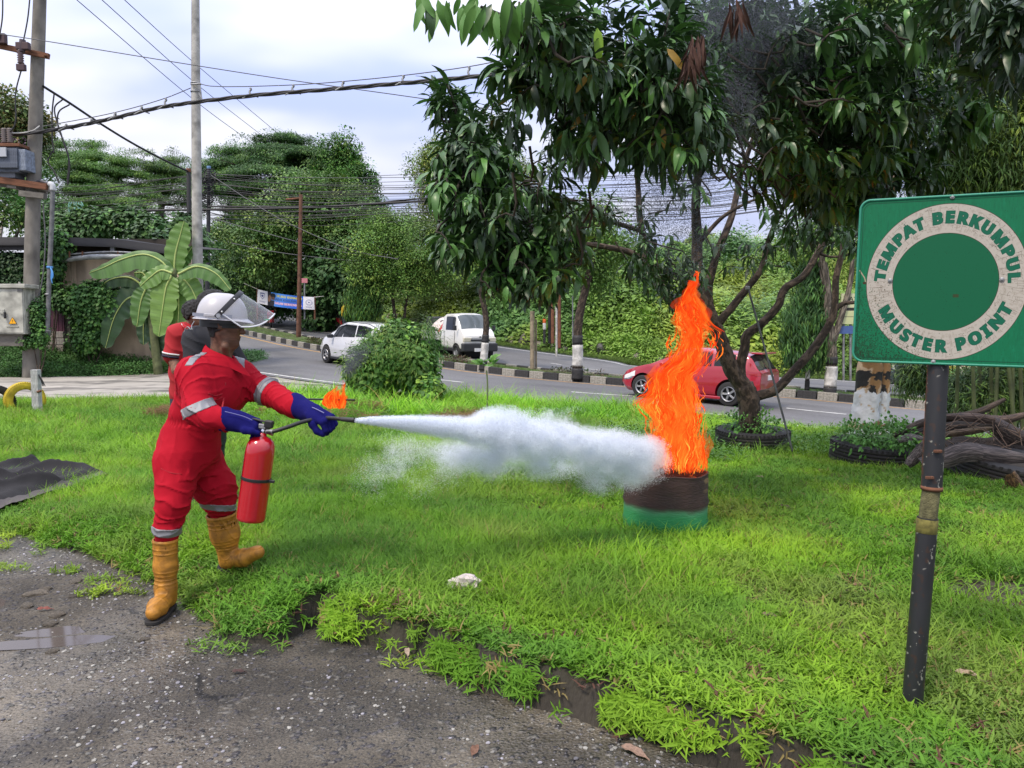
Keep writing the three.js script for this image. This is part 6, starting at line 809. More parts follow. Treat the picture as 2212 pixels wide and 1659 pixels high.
const bikeA = scooter('red_scooter', 'red scooter ridden by the helmeted rider in black below the banner', [0.5, 0.02, 0.04], { at: [[601, 711, 44.5], [570, 702, 45.8]] }, { yaw: -0.25 });
const bikeB = scooter('red_scooter', 'red scooter seen from behind at the left of the white people carrier', [0.4, 0.012, 0.03], { at: [[768, 722, 40.5], [731, 717, 41]] });
const bikeC = scooter('pale_scooter', 'pale scooter and second rider behind the rider in black, under the banner', [0.5, 0.48, 0.4], { at: [[568, 690, 49], [548, 684, 50]] }, { yaw: -0.2 });
const bikeD = scooter('dark_scooter', 'dark blue-black scooter parked beyond the white-painted tree trunk, under the sign', [0.02, 0.022, 0.05], { at: [[1960, 845, 31], [1893, 843, 31]] });
// ---------------------------------------------------------------- people: continuous surfaces from smooth distance fields
function netSurface(f, lo, hi, cell) {
  const nx = Math.ceil((hi.x - lo.x) / cell) + 1, ny = Math.ceil((hi.y - lo.y) / cell) + 1, nz = Math.ceil((hi.z - lo.z) / cell) + 1, D = new Float32Array(nx * ny * nz).fill(1), B = 6, rad = B * cell * 0.9 + cell;
  for (let bz = 0; bz < nz; bz += B) for (let by = 0; by < ny; by += B) for (let bx = 0; bx < nx; bx += B) {
    const c = f(lo.x + (bx + B / 2) * cell, lo.y + (by + B / 2) * cell, lo.z + (bz + B / 2) * cell); const far = Math.abs(c) > rad + 0.03;
    for (let z = bz; z < Math.min(bz + B, nz); z++) for (let y = by; y < Math.min(by + B, ny); y++) for (let x = bx; x < Math.min(bx + B, nx); x++) D[(z * ny + y) * nx + x] = far ? c : f(lo.x + x * cell, lo.y + y * cell, lo.z + z * cell);
  }
  const id = new Int32Array(nx * ny * nz).fill(-1), pos = [], nor = [], uv = [], idx = [], at3 = (x, y, z) => (z * ny + y) * nx + x;
  for (let z = 0; z < nz - 1; z++) for (let y = 0; y < ny - 1; y++) for (let x = 0; x < nx - 1; x++) {
    let m = 0, n = 0, sx = 0, sy = 0, sz = 0; const v = [];
    for (let k = 0; k < 8; k++) { const d = D[at3(x + (k & 1), y + ((k >> 1) & 1), z + (k >> 2))]; v.push(d); if (d < 0) m |= 1 << k; }
    if (m === 0 || m === 255) continue;
    for (let a = 0; a < 8; a++) for (const b of [a | 1, a | 2, a | 4]) { if (b === a || (v[a] < 0) === (v[b] < 0)) continue; const t = v[a] / (v[a] - v[b]); sx += (a & 1) + ((b & 1) - (a & 1)) * t; sy += ((a >> 1) & 1) + (((b >> 1) & 1) - ((a >> 1) & 1)) * t; sz += (a >> 2) + ((b >> 2) - (a >> 2)) * t; n++; }
    const px = lo.x + (x + sx / n) * cell, py = lo.y + (y + sy / n) * cell, pz = lo.z + (z + sz / n) * cell, e = cell * 0.5;
    id[at3(x, y, z)] = pos.length / 3; pos.push(px, py, pz); const g = V(f(px + e, py, pz) - f(px - e, py, pz), f(px, py + e, pz) - f(px, py - e, pz), f(px, py, pz + e) - f(px, py, pz - e)).normalize(); nor.push(g.x, g.y, g.z); uv.push(px + pz * 0.7, py);
  }
  const quad = (a, b, c, d, flip) => { if (a < 0 || b < 0 || c < 0 || d < 0) return; flip ? idx.push(a, c, b, a, d, c) : idx.push(a, b, c, a, c, d); };
  for (let z = 1; z < nz - 1; z++) for (let y = 1; y < ny - 1; y++) for (let x = 1; x < nx - 1; x++) {
    const s = D[at3(x, y, z)] < 0;
    if (s !== D[at3(x + 1, y, z)] < 0) quad(id[at3(x, y - 1, z - 1)], id[at3(x, y, z - 1)], id[at3(x, y, z)], id[at3(x, y - 1, z)], !s);
    if (s !== D[at3(x, y + 1, z)] < 0) quad(id[at3(x - 1, y, z - 1)], id[at3(x, y, z - 1)], id[at3(x, y, z)], id[at3(x - 1, y, z)], s);
    if (s !== D[at3(x, y, z + 1)] < 0) quad(id[at3(x - 1, y - 1, z)], id[at3(x, y - 1, z)], id[at3(x, y, z)], id[at3(x - 1, y, z)], !s);
  }
  const g = new THREE.BufferGeometry(); g.setAttribute('position', new THREE.Float32BufferAttribute(pos, 3)); g.setAttribute('normal', new THREE.Float32BufferAttribute(nor, 3)); g.setAttribute('uv', new THREE.Float32BufferAttribute(uv, 2)); g.setIndex(idx); return g;
}
const smin = (a, b, k) => { const h = Math.max(k - Math.abs(a - b), 0) / k; return Math.min(a, b) - h * h * k * 0.25; };
// tapered capsule
function capD(px, py, pz, a, b, ra, rb) { const bx = b.x - a.x, by = b.y - a.y, bz = b.z - a.z, qx = px - a.x, qy = py - a.y, qz = pz - a.z, t = clamp((qx * bx + qy * by + qz * bz) / (bx * bx + by * by + bz * bz)); return Math.hypot(qx - bx * t, qy - by * t, qz - bz * t) - lerp(ra, rb, t); }
const bonesD = (bones, k) => (x, y, z) => { let d = 1e3; for (const [a, b, ra, rb, kk] of bones) d = smin(d, capD(x, y, z, a, b, ra, rb), kk ?? k); return d; };
const bounds = (bones, pad = 0.06) => { const lo = V(1e9, 1e9, 1e9), hi = V(-1e9, -1e9, -1e9); for (const [a, b, ra, rb] of bones) for (const [p, r] of [[a, ra], [b, rb]]) { lo.min(p.clone().addScalar(-r - pad)); hi.max(p.clone().addScalar(r + pad)); } return [lo, hi]; };
// ellipsoid in a local frame
const ell = (x, y, z, cx, cy, cz, rx, ry, rz) => { const u = (x - cx) / rx, v = (y - cy) / ry, w = (z - cz) / rz, k = Math.hypot(u, v, w); return (k - 1) * Math.min(rx, ry, rz); };
// a head looking along +x with +z its right side, chin down to y = -0.115
function headD(x, y, z) {
  const s = Math.abs(z);
  let d = ell(x, y, z, -0.012, 0.035, 0, 0.098, 0.088, 0.078);
  d = smin(d, ell(x, y, z, 0.028, -0.035, 0, 0.064, 0.078, 0.058), 0.05);                         // face
  d = smin(d, capD(x, y, s, V(-0.005, -0.055, 0.05), V(0.072, -0.098, 0.012), 0.018, 0.02), 0.045); // jaw
  d = smin(d, ell(x, y, z, 0.078, -0.098, 0, 0.02, 0.018, 0.022), 0.02);                           // chin
  d = smin(d, capD(x, y, s, V(0.082, 0.026, 0.0), V(0.07, 0.026, 0.045), 0.013, 0.012), 0.022);     // brow
  d = smin(d, capD(x, y, s, V(0.062, -0.02, 0.042), V(0.03, -0.015, 0.062), 0.018, 0.014), 0.03);   // cheek
  d = smin(d, capD(x, y, z, V(0.086, 0.012, 0), V(0.112, -0.027, 0), 0.0085, 0.0125), 0.014);       // nose
  d = smin(d, capD(x, y, s, V(0.102, -0.031, 0.004), V(0.096, -0.032, 0.015), 0.009, 0.0085), 0.008); // wings
  d = Math.max(d, -(ell(x, y, s, 0.098, 0.007, 0.034, 0.013, 0.012, 0.019)));                       // eye hollow
  d = smin(d, ell(x, y, s, 0.079, 0.006, 0.033, 0.0145, 0.0125, 0.0155), 0.006);                    // lids
  d = smin(d, capD(x, y, s, V(0.096, -0.058, 0), V(0.085, -0.061, 0.021), 0.0078, 0.004), 0.007);   // upper lip
  d = smin(d, capD(x, y, s, V(0.094, -0.071, 0), V(0.084, -0.069, 0.019), 0.0085, 0.004), 0.008);   // lower lip
  d = Math.max(d, -capD(x, y, s, V(0.107, -0.0645, 0), V(0.088, -0.0655, 0.023), 0.0032, 0.0024));
  let e = ell(x, y, s, -0.012, 0.0, 0.083, 0.02, 0.033, 0.011); e = Math.max(e, -ell(x, y, s, -0.008, 0.003, 0.093, 0.012, 0.021, 0.008)); e = smin(e, ell(x, y, s, -0.008, -0.026, 0.081, 0.01, 0.011, 0.008), 0.008);
  return smin(d, e, 0.008);
}
// fingers and palm: a frame whose x runs to the finger tips, y out of the back of the hand, z to the thumb side
function handBones(M4, curl, thumb, s = 1, grow = 0) {
  const T = (x, y, z) => V(x * s, y * s, z * s).applyMatrix4(M4), out = [], g = grow, q = s;
  for (let i = 0; i < 4; i++) { const z = 0.032 - i * 0.021; out.push([T(-0.045, 0, z * 0.8), T(0.04, 0.002, z), (0.017) * q + g, 0.0135 * q + g, 0.02]); let p = [0.04, 0.002], a = 0, L = [0.045, 0.029, 0.023].map((l) => l * [0.94, 1.05, 1, 0.8][i]), r = 0.0108; for (let j = 0; j < 3; j++) { a -= (curl[i] ?? curl[0])[j]; const n = [p[0] + Math.cos(a) * L[j], p[1] + Math.sin(a) * L[j]]; out.push([T(p[0], p[1], z * (1 + 0.04 * j)), T(n[0], n[1], z * (1 + 0.04 * (j + 1))), r * q + g, (r - 0.0013) * q + g, 0.005]); p = n; r -= 0.0013; } }
  let p = V(-0.03, -0.006, 0.03); thumb.forEach((t, j) => { const n = V(...t); out.push([T(p.x, p.y, p.z), T(n.x, n.y, n.z), (0.0165 - 0.002 * j) * q + g, (0.0145 - 0.002 * j) * q + g, 0.01]); p = n; });
  return out;
}
const axes = (o, fx, up) => { const x = fx.clone().normalize(), z = V().crossVectors(x, up).normalize(), y = V().crossVectors(z, x); return basis(o, x, y, z); };
const skin = (c) => phys(c, 0.68, { map: re(grain, 8), bumpMap: re(bumpy, 30), bumpScale: 0.0008, sheen: 0.2 });
const hairMat = std([0.012, 0.011, 0.011], 0.7, { bumpMap: re(bumpy, 60), bumpScale: 0.004 });
const meshOf = (bones, k, cell, mod) => { const f0 = bonesD(bones, k), f = mod ? (x, y, z) => mod(f0(x, y, z), x, y, z) : f0, [lo, hi] = bounds(bones); return netSurface(f, lo, hi, cell); };

{ // the man with the extinguisher
  R = mulberry(801);
  const root = thing('person', 'man in red coverall, white visor helmet, blue gloves and yellow boots aiming the extinguisher', 'person', at(395, 1280, 4.3)); root.position.y = 0.02;
  const P = (n, g, m, par = root) => part(n, par === root ? rel(g, root) : g, m, par);
  const chest = at(456, 832, 4.3), waist = at(420, 908, 4.31), pelv = at(407, 966, 4.31), neck = at(472, 796, 4.28), shR = at(420, 810, 4.13), shL = at(515, 812, 4.44);
  const elR = at(427, 889, 4.01), wrR = at(488, 909, 4.0), elL = at(577, 846, 4.38), wrL = at(637, 880, 4.24), hipR = at(384, 1000, 4.22), hipL = at(429, 995, 4.42), knR = at(374, 1092, 4.1), anR = at(358, 1172, 4.09), knL = at(474, 1066, 4.42), anL = at(479, 1112, 4.47);
  const body = [[chest, at(440, 868, 4.3), 0.138, 0.13], [at(440, 868, 4.3), waist, 0.13, 0.112], [waist, pelv, 0.112, 0.136], [at(440, 828, 4.2), at(494, 828, 4.4), 0.12, 0.11], [neck, chest, 0.082, 0.13], [at(455, 808, 4.21), shR, 0.072, 0.076], [at(490, 808, 4.38), shL, 0.072, 0.074], [at(452, 860, 4.2), at(492, 856, 4.36), 0.09, 0.085]];
  const armR = [[shR, elR, 0.079, 0.068], [elR, at(456, 904, 3.99), 0.069, 0.064], [at(456, 904, 3.99), wrR, 0.064, 0.058]], armL = [[shL, elL, 0.085, 0.072], [elL, wrL, 0.072, 0.064]];
  const legs = [[pelv, hipR, 0.14, 0.117], [hipR, at(379, 1055, 4.14), 0.114, 0.088], [at(379, 1055, 4.14), knR, 0.086, 0.074], [knR, at(361, 1139, 4.09), 0.074, 0.06], [at(361, 1139, 4.09), anR, 0.055, 0.046], [pelv, hipL, 0.135, 0.12], [hipL, at(464, 1052, 4.42), 0.12, 0.11], [at(464, 1052, 4.42), at(475, 1080, 4.44), 0.112, 0.09], [at(475, 1080, 4.44), anL, 0.07, 0.055]];
  const core = bonesD(body, 0.09), aR = bonesD(armR, 0.035), aL = bonesD(armL, 0.035), lg = bonesD(legs, 0.05);
  // cloth folds: ridged noise stretched along chosen directions, stronger at the joints
  const fold = (x, y, z, dx, dy, dz, f, sx) => { const t = (x * dx + y * dy + z * dz), n = fbm(x * sx + 3, y * sx, z * sx, 2); return 1 - Math.abs(Math.sin(t * f + n * 7)); };
  const near = (x, y, z, p, r) => { const q = Math.hypot(x - p.x, y - p.y, z - p.z) / r; return q > 1 ? 0 : (1 - q * q); };
  const joints = [[elR, 0.16, 0.012, 0.6, 0.8], [elL, 0.17, 0.012, 0.8, -0.6], [knR, 0.2, 0.011, 0.3, 1], [at(470, 1070, 4.42), 0.2, 0.012, 0.2, 1], [at(362, 1140, 4.1), 0.12, 0.013, 0.1, 1], [at(477, 1095, 4.45), 0.1, 0.01, 0.1, 1], [at(410, 1030, 4.25), 0.2, 0.012, 0.75, 0.66], [shR, 0.2, 0.009, 0.7, -0.7], [at(505, 835, 4.35), 0.16, 0.01, 0.85, 0.5], [at(460, 905, 4.0), 0.12, 0.009, 0.9, 0.3], [at(620, 870, 4.28), 0.12, 0.009, 0.9, -0.4], [at(425, 870, 4.2), 0.18, 0.008, 0.4, 0.9]];
  const wy = waist.y;
  const cover = (x, y, z) => {
    let d = smin(smin(core(x, y, z), lg(x, y, z), 0.08), smin(aR(x, y, z), aL(x, y, z), 0.01), 0.055);
    if (d > 0.07 || d < -0.06) return d;
    for (const [p, r, a, u, v] of joints) { const q = near(x, y, z, p, r); if (q > 0) d -= a * q * (fold(x, y, z, u, v, 0.35, 46, 6) ** 3 - 0.22) * 1.25; }
    d -= 0.006 * (fbm(x * 9, y * 5, z * 9, 3) - 0.5) * 2; d -= 0.0045 * ((1 - Math.abs(2 * fbm(x * 13 + y * 9, y * 4 - x * 5, z * 13, 2) - 1)) ** 5);
    const b = (y - wy + (x - waist.x) * 0.06) / 0.028; if (Math.abs(b) < 1.6) d += (0.006 + 0.004 * Math.sin((x + z * 1.4) * 210)) * Math.exp(-b * b * 1.5);
    const hem = (y - wy + 0.3) ; if (hem > 0 && hem < 0.28) d -= 0.004 * (1 - Math.abs(Math.sin(x * 34 + y * 16 + z * 20 + 2 * noise(x * 8, y * 8, z * 8)))) ** 3;
    return d;
  };
  const red = phys([0.36, 0.004, 0.016], 0.85, { specularIntensity: 0.35, bumpMap: re(weave, 45), bumpScale: 0.0006 }); const all = [...body, ...armR, ...armL, ...legs], [lo, hi] = bounds(all, 0.05);
  const neckHole = (x, y, z) => capD(x, y, z, at(486, 735, 4.26), at(479, 778, 4.27), 0.07, 0.062);
  const cuffs = (x, y, z) => Math.max(cover(x, y, z), -neckHole(x, y, z));
  P('coverall', netSurface(cuffs, lo, hi, 0.0085), red);
  // reflective bands: a thin second skin between two planes round a limb
  const bandM = phys([0.2, 0.205, 0.22], 0.5, { bumpMap: re(weave, 30), bumpScale: 0.0004, metalness: 0.2 });
  const band = (c, dir, h, rad, lim) => { const n = dir.clone().normalize(); P('reflective_band', netSurface((x, y, z) => { const t = (x - c.x) * n.x + (y - c.y) * n.y + (z - c.z) * n.z; return Math.max(cover(x, y, z) - 0.0035, Math.abs(t) - h, -(cover(x, y, z) + 0.012), lim ? lim(x, y, z) : -1, Math.hypot(x - c.x, y - c.y, z - c.z) - rad); }, c.clone().addScalar(-rad - 0.02), c.clone().addScalar(rad + 0.02), 0.006), bandM); };
  const only = (f, o = 0.03) => (x, y, z) => f(x, y, z) - o;
  band(at(426, 882, 4.0), V(0.42, -0.9, 0), 0.026, 0.1, only(aR, 0.016)); band(at(570, 851, 4.36), V(0.82, -0.38, 0.3), 0.026, 0.115, only(aL, 0.014)); band(at(362, 1146, 4.09), V(0.12, 1, 0), 0.024, 0.12, only(lg)); band(at(477, 1092, 4.45), V(0.12, 1, -0.1), 0.02, 0.13, only(lg));
  band(at(430, 783, 4.18), V(0.42, 1, -0.5).cross(V(0, 0, 1)).lerp(V(0.9, -0.2, 0), 0.5), 0.02, 0.13, (x, y, z) => at(430, 800, 4.2).y - y); band(at(521, 790, 4.42), V(0.95, 0.1, -0.25), 0.024, 0.1, (x, y, z) => at(430, 812, 4.2).y - y);
  // collar, placket, pocket flaps
  const onCover = (px, py, d0) => { let d = d0; const p = V(); for (let i = 0; i < 60; i++) { p.copy(at(px, py, d)); const s = cover(p.x, p.y, p.z); if (s < 0.001) break; d += Math.max(0.002, s * 0.8); } return p.clone(); };
  const fx = V(0.94, 0, -0.34), zd = V(0.34, 0, 0.94), nc = at(479, 762, 4.275);
  const collar = (side) => { const pos = [], idx = [], n = 18, m = 6; for (let i = 0; i <= n; i++) { const t = i / n, a = side * lerp(-0.05, 2.72, t), tip = sstep(0.62, 1, t), cx = -Math.cos(a), cz = Math.sin(a); for (let j = 0; j <= m; j++) { const v = j / m, r = lerp(0.07, lerp(0.098, 0.112, tip), v ** 0.7), y = lerp(lerp(0.048, -0.045, t), lerp(-0.012, -0.1, sstep(0.1, 1, t)) - 0.03 * tip, v); pos.push(nc.x + (fx.x * cx + zd.x * cz) * r + fx.x * (0.028 * t - 0.012 + 0.03 * tip * v), nc.y + y, nc.z + (fx.z * cx + zd.z * cz) * r + fx.z * (0.028 * t - 0.012 + 0.03 * tip * v)); } } for (let i = 0; i < n; i++) for (let j = 0; j < m; j++) { const k = i * (m + 1) + j; idx.push(k, k + 1, k + m + 1, k + 1, k + m + 2, k + m + 1); } return geoOf(pos, null, idx); };
  const redIn = red.clone(); redIn.side = THREE.DoubleSide; P('collar', collar(1), redIn); P('collar', collar(-1), redIn);
  const pk = [[487, 826], [483, 862], [478, 890], [474, 912]].map(([x, y]) => onCover(x, y, 4.0)); P('placket', tube(smooth(pk, 16), 0.0045, 6), std([0.3, 0.006, 0.014], 0.8)); 
  for (const pts of [[[452, 858], [470, 863], [480, 858]], [[450, 850], [466, 855], [480, 851]]]) P('pocket_seam', tube(smooth(pts.map(([x, y]) => onCover(x, y, 3.95)), 10), 0.0035, 5), std([0.33, 0.006, 0.015], 0.85)); P('pocket_seam', tube(smooth([[348, 1012], [372, 1022], [392, 1024]].map(([x, y]) => onCover(x, y, 3.8)), 10), 0.0035, 5), std([0.33, 0.006, 0.015], 0.85));
  // head and neck (the body under the clothes), turned into profile, chin a little down
  const hc = at(482, 699, 4.27), hs = 1.0, tiltA = -0.2, Hm = new THREE.Matrix4().makeRotationFromEuler(new THREE.Euler(0, 0.34, tiltA, 'YZX')).scale(V(hs, hs, hs)).setPosition(hc), Hi = Hm.clone().invert(), q0 = V();
  const nA = at(482, 722, 4.27), nB = at(474, 795, 4.28);
  const headF = (x, y, z) => { q0.set(x, y, z).applyMatrix4(Hi); return smin(headD(q0.x, q0.y, q0.z) * hs, smin(capD(x, y, z, nA, nB, 0.056, 0.062), capD(x, y, z, at(486, 748, 4.2), at(490, 775, 4.26), 0.02, 0.016), 0.02), 0.04); };
  P('body', netSurface(headF, hc.clone().add(V(-0.2, -0.34, -0.15)), hc.clone().add(V(0.2, 0.17, 0.15)), 0.0034), skin([0.16, 0.075, 0.045]));
  const H = (x, y, z) => V(x, y, z).applyMatrix4(Hm);
  P('hair', netSurface((x, y, z) => { q0.set(x, y, z).applyMatrix4(Hi); const d = headF(x, y, z) - 0.005 + 0.003 * noise(x * 240, y * 240, z * 240); return Math.max(d, q0.x - lerp(-0.03, 0.012, sstep(-0.06, -0.02, q0.y)) - 0.06 * sstep(0.0, 0.05, q0.y), -(q0.y + 0.085), Math.hypot(q0.x + 0.012, q0.y, Math.abs(q0.z) - 0.08) < 0.036 ? 0.02 : -1); }, hc.clone().add(V(-0.16, -0.14, -0.13)), hc.clone().add(V(0.16, 0.17, 0.13)), 0.0045), hairMat);
  for (const s of [1, -1]) { const e = P('eye', new THREE.SphereGeometry(0.0118 * hs, 18, 14).translate(...H(0.0808, 0.007, 0.033 * s).toArray()), std([0.55, 0.5, 0.46], 0.25)); P('iris', new THREE.SphereGeometry(0.0062 * hs, 12, 10).translate(...H(0.0872, 0.006, 0.0335 * s).toArray()), std([0.02, 0.012, 0.01], 0.2)); P('eyebrow', tube([H(0.092, 0.029, 0.012 * s), H(0.0895, 0.034, 0.03 * s), H(0.074, 0.03, 0.053 * s)], [0.0045, 0.003], 6), hairMat); }
  // helmet with face shield
  const hel = thing('x', null, null); scene.remove(hel); counts.set('x', 0); hel.name = 'helmet'; root.add(hel); delete hel.userData.label;
  const Q = (n, g, m) => { const o = part(n, g.translate(-root.position.x, -root.position.y, -root.position.z), m, hel); return o; };
  const hp = at(479, 688, 4.27), hRot = new THREE.Matrix4().makeRotationFromEuler(new THREE.Euler(0.03, 0.34, -0.055, 'YZX')).scale(V(0.93, 0.98, 0.93)).setPosition(hp), hT = (g) => g.applyMatrix4(hRot);
  const hw = phys([0.62, 0.61, 0.64], 0.38, { clearcoat: 0.4, map: re(grain, 5) });
  { const pos = [], idx = []; const nU = 40, nV = 20; for (let j = 0; j <= nV; j++) for (let i = 0; i <= nU; i++) { const a = i / nU * 6.2832, e = j / nV * Math.PI / 2, cx = Math.cos(a), cz = Math.sin(a), r = Math.cos(e) ** 0.82; const ridge = 0.006 * Math.exp(-((cz * r / 0.13) ** 2)) * Math.sin(e * 2); pos.push(cx * r * (cx > 0 ? 0.146 : 0.142), Math.sin(e) * 0.142 + ridge, cz * r * 0.118); } for (let j = 0; j < nV; j++) for (let i = 0; i < nU; i++) { const k = j * (nU + 1) + i; idx.push(k, k + nU + 1, k + 1, k + 1, k + nU + 1, k + nU + 2); } Q('shell', hT(geoOf(pos, null, idx)), Object.assign(hw.clone(), { side: THREE.DoubleSide })); }
  { const pos = [], idx = [], n = 48; for (let i = 0; i <= n; i++) { const a = i / n * 6.2832, cx = Math.cos(a), cz = Math.sin(a), peak = Math.max(0, cx) ** 3; for (const [k, y] of [[0.96, 0.012], [1.13 + 0.16 * peak, -0.006 - 0.012 * peak], [1.13 + 0.16 * peak, -0.01 - 0.012 * peak], [0.95, 0.0]]) pos.push(cx * 0.143 * k, y, cz * 0.118 * k); } for (let i = 0; i < n; i++) for (let j = 0; j < 4; j++) { const a = i * 4 + j, b = i * 4 + (j + 1) % 4; idx.push(a, b, a + 4, b, b + 4, a + 4); } Q('brim', hT(geoOf(pos, null, idx)), hw); }
  const ringBand = (r, y0, y1, a0, a1) => { const pos = [], idx = [], n = 40; for (let i = 0; i <= n; i++) { const a = lerp(a0, a1, i / n); for (const [k, y] of [[r, y0], [r, y1]]) pos.push(Math.cos(a) * 0.143 * k, y, Math.sin(a) * 0.118 * k); if (i) { const q = i * 2 - 2; idx.push(q, q + 2, q + 1, q + 1, q + 2, q + 3); } } return geoOf(pos, null, idx); };
  const blk = std([0.012, 0.012, 0.013], 0.4, { side: THREE.DoubleSide }); Q('headband', hT(ringBand(1.05, -0.026, 0.004, -2.2, 2.2)), blk); Q('rear_strap', hT(ringBand(1.13, 0.006, 0.024, 1.2, 5.08)), std([0.25, 0.27, 0.33], 0.4, { side: THREE.DoubleSide, metalness: 0.4 })); Q('suspension', hT(ringBand(0.86, -0.05, 0.004, 0, 6.2832)), blk); Q('slot_cover', hT(box(0.07, 0.016, 0.008, 0.003, [-0.06, 0.016, 0.128])), hw);
  // shield: curved clear sheet hinged on the black bracket that arches over the shell
  const c0 = at(469, 685, 4.27), nd = fx.clone().multiplyScalar(0.128).add(V(0, 0.138, 0)), Rn = nd.length(); nd.normalize(); const ad = V().crossVectors(nd, zd).normalize(), Rz = 0.134; if (ad.x < 0) ad.negate(); ad.y += 0.13; ad.normalize();
  const arc = (phi, k, r = 1) => c0.clone().addScaledVector(nd, Math.cos(phi) * Rn * r).addScaledVector(zd, Math.sin(phi) * Rz * r).addScaledVector(ad, k);
  { const n = 40, pos = [], idx = []; for (let i = 0; i <= n; i++) { const f = lerp(-1.6, 1.6, i / n); for (const [k, r] of [[-0.013, 1.0], [0.013, 1.0], [0.013, 1.03], [-0.013, 1.03]]) { const p = arc(f, k, r); pos.push(p.x, p.y, p.z); } } for (let i = 0; i < n; i++) for (let j = 0; j < 4; j++) { const a = i * 4 + j, b = i * 4 + (j + 1) % 4; idx.push(a, a + 4, b, b, a + 4, b + 4); } Q('bracket', geoOf(pos, null, idx), blk); }
  for (const k of [0.02, 0.11]) Q('rivet', new THREE.SphereGeometry(0.006, 10, 8).translate(...arc(1.5 - k * 6, 0.002, 1.05).toArray()), M.steel); Q('pivot', new THREE.CylinderGeometry(0.012, 0.012, 0.012, 16).rotateX(Math.PI / 2).translate(...arc(1.52, 0.004, 1.06).toArray()), M.steel);
  { const n = 44, m = 12, pos = [], uv = [], idx = [], edge = []; for (let i = 0; i <= n; i++) { const f = lerp(-1.42, 1.42, i / n), L = 0.2 * (1 - Math.abs(f / 1.42) ** 5 * 0.42); for (let j = 0; j <= m; j++) { const p = arc(f, 0.01 + L * j / m, 1 + 0.06 * j / m); pos.push(p.x, p.y, p.z); uv.push(i / n, j / m); if (j === m) edge.push(p); } } for (let i = 0; i < n; i++) for (let j = 0; j < m; j++) { const k = i * (m + 1) + j; idx.push(k, k + m + 1, k + 1, k + 1, k + m + 1, k + m + 2); } 
    Q('visor', geoOf(pos, uv, idx), phys([0.93, 0.94, 0.96], 0.06, { transmission: 0.94, thickness: 0, side: THREE.DoubleSide, ior: 1.5 })); const side = (f) => Array.from({ length: 7 }, (_, j) => { const L = 0.2 * 0.58; return arc(f, 0.01 + L * j / 6, 1 + 0.06 * j / 6); }); Q('visor_rim', merge([tube(edge, 0.0042, 6), tube(side(1.42), 0.0042, 6), tube(side(-1.42), 0.0042, 6)]), phys([0.8, 0.82, 0.86], 0.2, { transmission: 0.4, thickness: 0 })); }
  Q('sticker', box(0.03, 0.008, 0.012, 0.003, arc(0.75, 0.2, 1.04)), std([0.02, 0.2, 0.1], 0.5));
  // gloves
  const suede = phys([0.007, 0.007, 0.1], 0.95, { specularIntensity: 0.3, bumpMap: re(bumpy, 40), bumpScale: 0.002 }), palmM = std([0.014, 0.014, 0.024], 0.85, { bumpMap: re(bumpy, 40), bumpScale: 0.002 });
  const glove = (hand, gaunt, nm) => { const bones = [...hand, ...gaunt]; const g = meshOf(bones, 0.03, 0.0042, (d, x, y, z) => d - 0.004 * (fbm(x * 22, y * 22, z * 22, 2) - 0.5)); P('glove', g, suede); };
  const hR = axes(at(535, 915, 3.985), V(0.96, -0.2, 0.05), V(0.25, 0.95, 0.55)), hL = axes(at(692, 900, 4.1), V(0.86, -0.34, 0.42), V(0.25, 0.8, 0.45));
  const gR = handBones(hR, [[0.85, 1.25, 0.9], [0.9, 1.3, 0.9], [0.95, 1.3, 0.9], [1.0, 1.3, 0.8]], [[0.01, -0.0, 0.056], [0.045, 0.004, 0.058], [0.072, -0.004, 0.05]], 1.04, 0.003); gR.forEach((b) => { if (b[4] === 0.02) { b[2] += 0.004; } });
  glove(gR, [[at(520, 911, 3.99), at(486, 906, 4.0), 0.046, 0.066], [at(535, 915, 3.985), at(516, 911, 3.99), 0.036, 0.047]]);
  const gL = handBones(hL, [[0.95, 1.1, 0.7], [0.95, 1.15, 0.8], [0.95, 1.2, 0.8], [0.9, 1.2, 0.8]], [[0.0, -0.02, 0.05], [0.03, -0.042, 0.052], [0.055, -0.05, 0.042]], 1.16, 0.003);
  glove(gL, [[at(672, 892, 4.16), at(637, 876, 4.26), 0.05, 0.072], [at(690, 898, 4.11), at(668, 891, 4.17), 0.036, 0.05]]);
  P('glove_seam', tube(smooth([at(486, 889, 3.93), at(510, 895, 3.93), at(530, 901, 3.93), at(545, 908, 3.925)], 14), 0.0025, 5), std([0.12, 0.12, 0.3], 0.8)); P('glove_seam', tube(smooth([at(672, 879, 4.115), at(684, 884, 4.075), at(700, 892, 4.045)], 10), 0.0025, 5), std([0.2, 0.2, 0.4], 0.8));
  // boots
  const bm = phys([0.5, 0.22, 0.022], 0.55, { map: re(grain, 5), bumpMap: re(bumpy, 25), bumpScale: 0.0012 }), sole = std([0.02, 0.019, 0.018], 0.8);
  const boot = (topP, ank, heel, ball, toe, up, r0, y0) => {
    const sh = topP.clone().sub(ank), L = sh.length(), n = sh.clone().normalize(), fw = toe.clone().sub(heel).normalize(), upv = up.clone().normalize();
    const bones = [[topP, ank.clone().lerp(topP, 0.45), r0, r0 * 0.9, 0.03], [ank.clone().lerp(topP, 0.45), ank, r0 * 0.9, 0.052, 0.03], [ank, heel, 0.054, 0.043, 0.03], [heel, ball, 0.045, 0.047, 0.03], [ball, toe, 0.047, 0.039, 0.03]], base = bonesD(bones, 0.03), flo = (x, y, z) => -((x - heel.x) * upv.x + (y - heel.y) * upv.y + (z - heel.z) * upv.z) - 0.036;
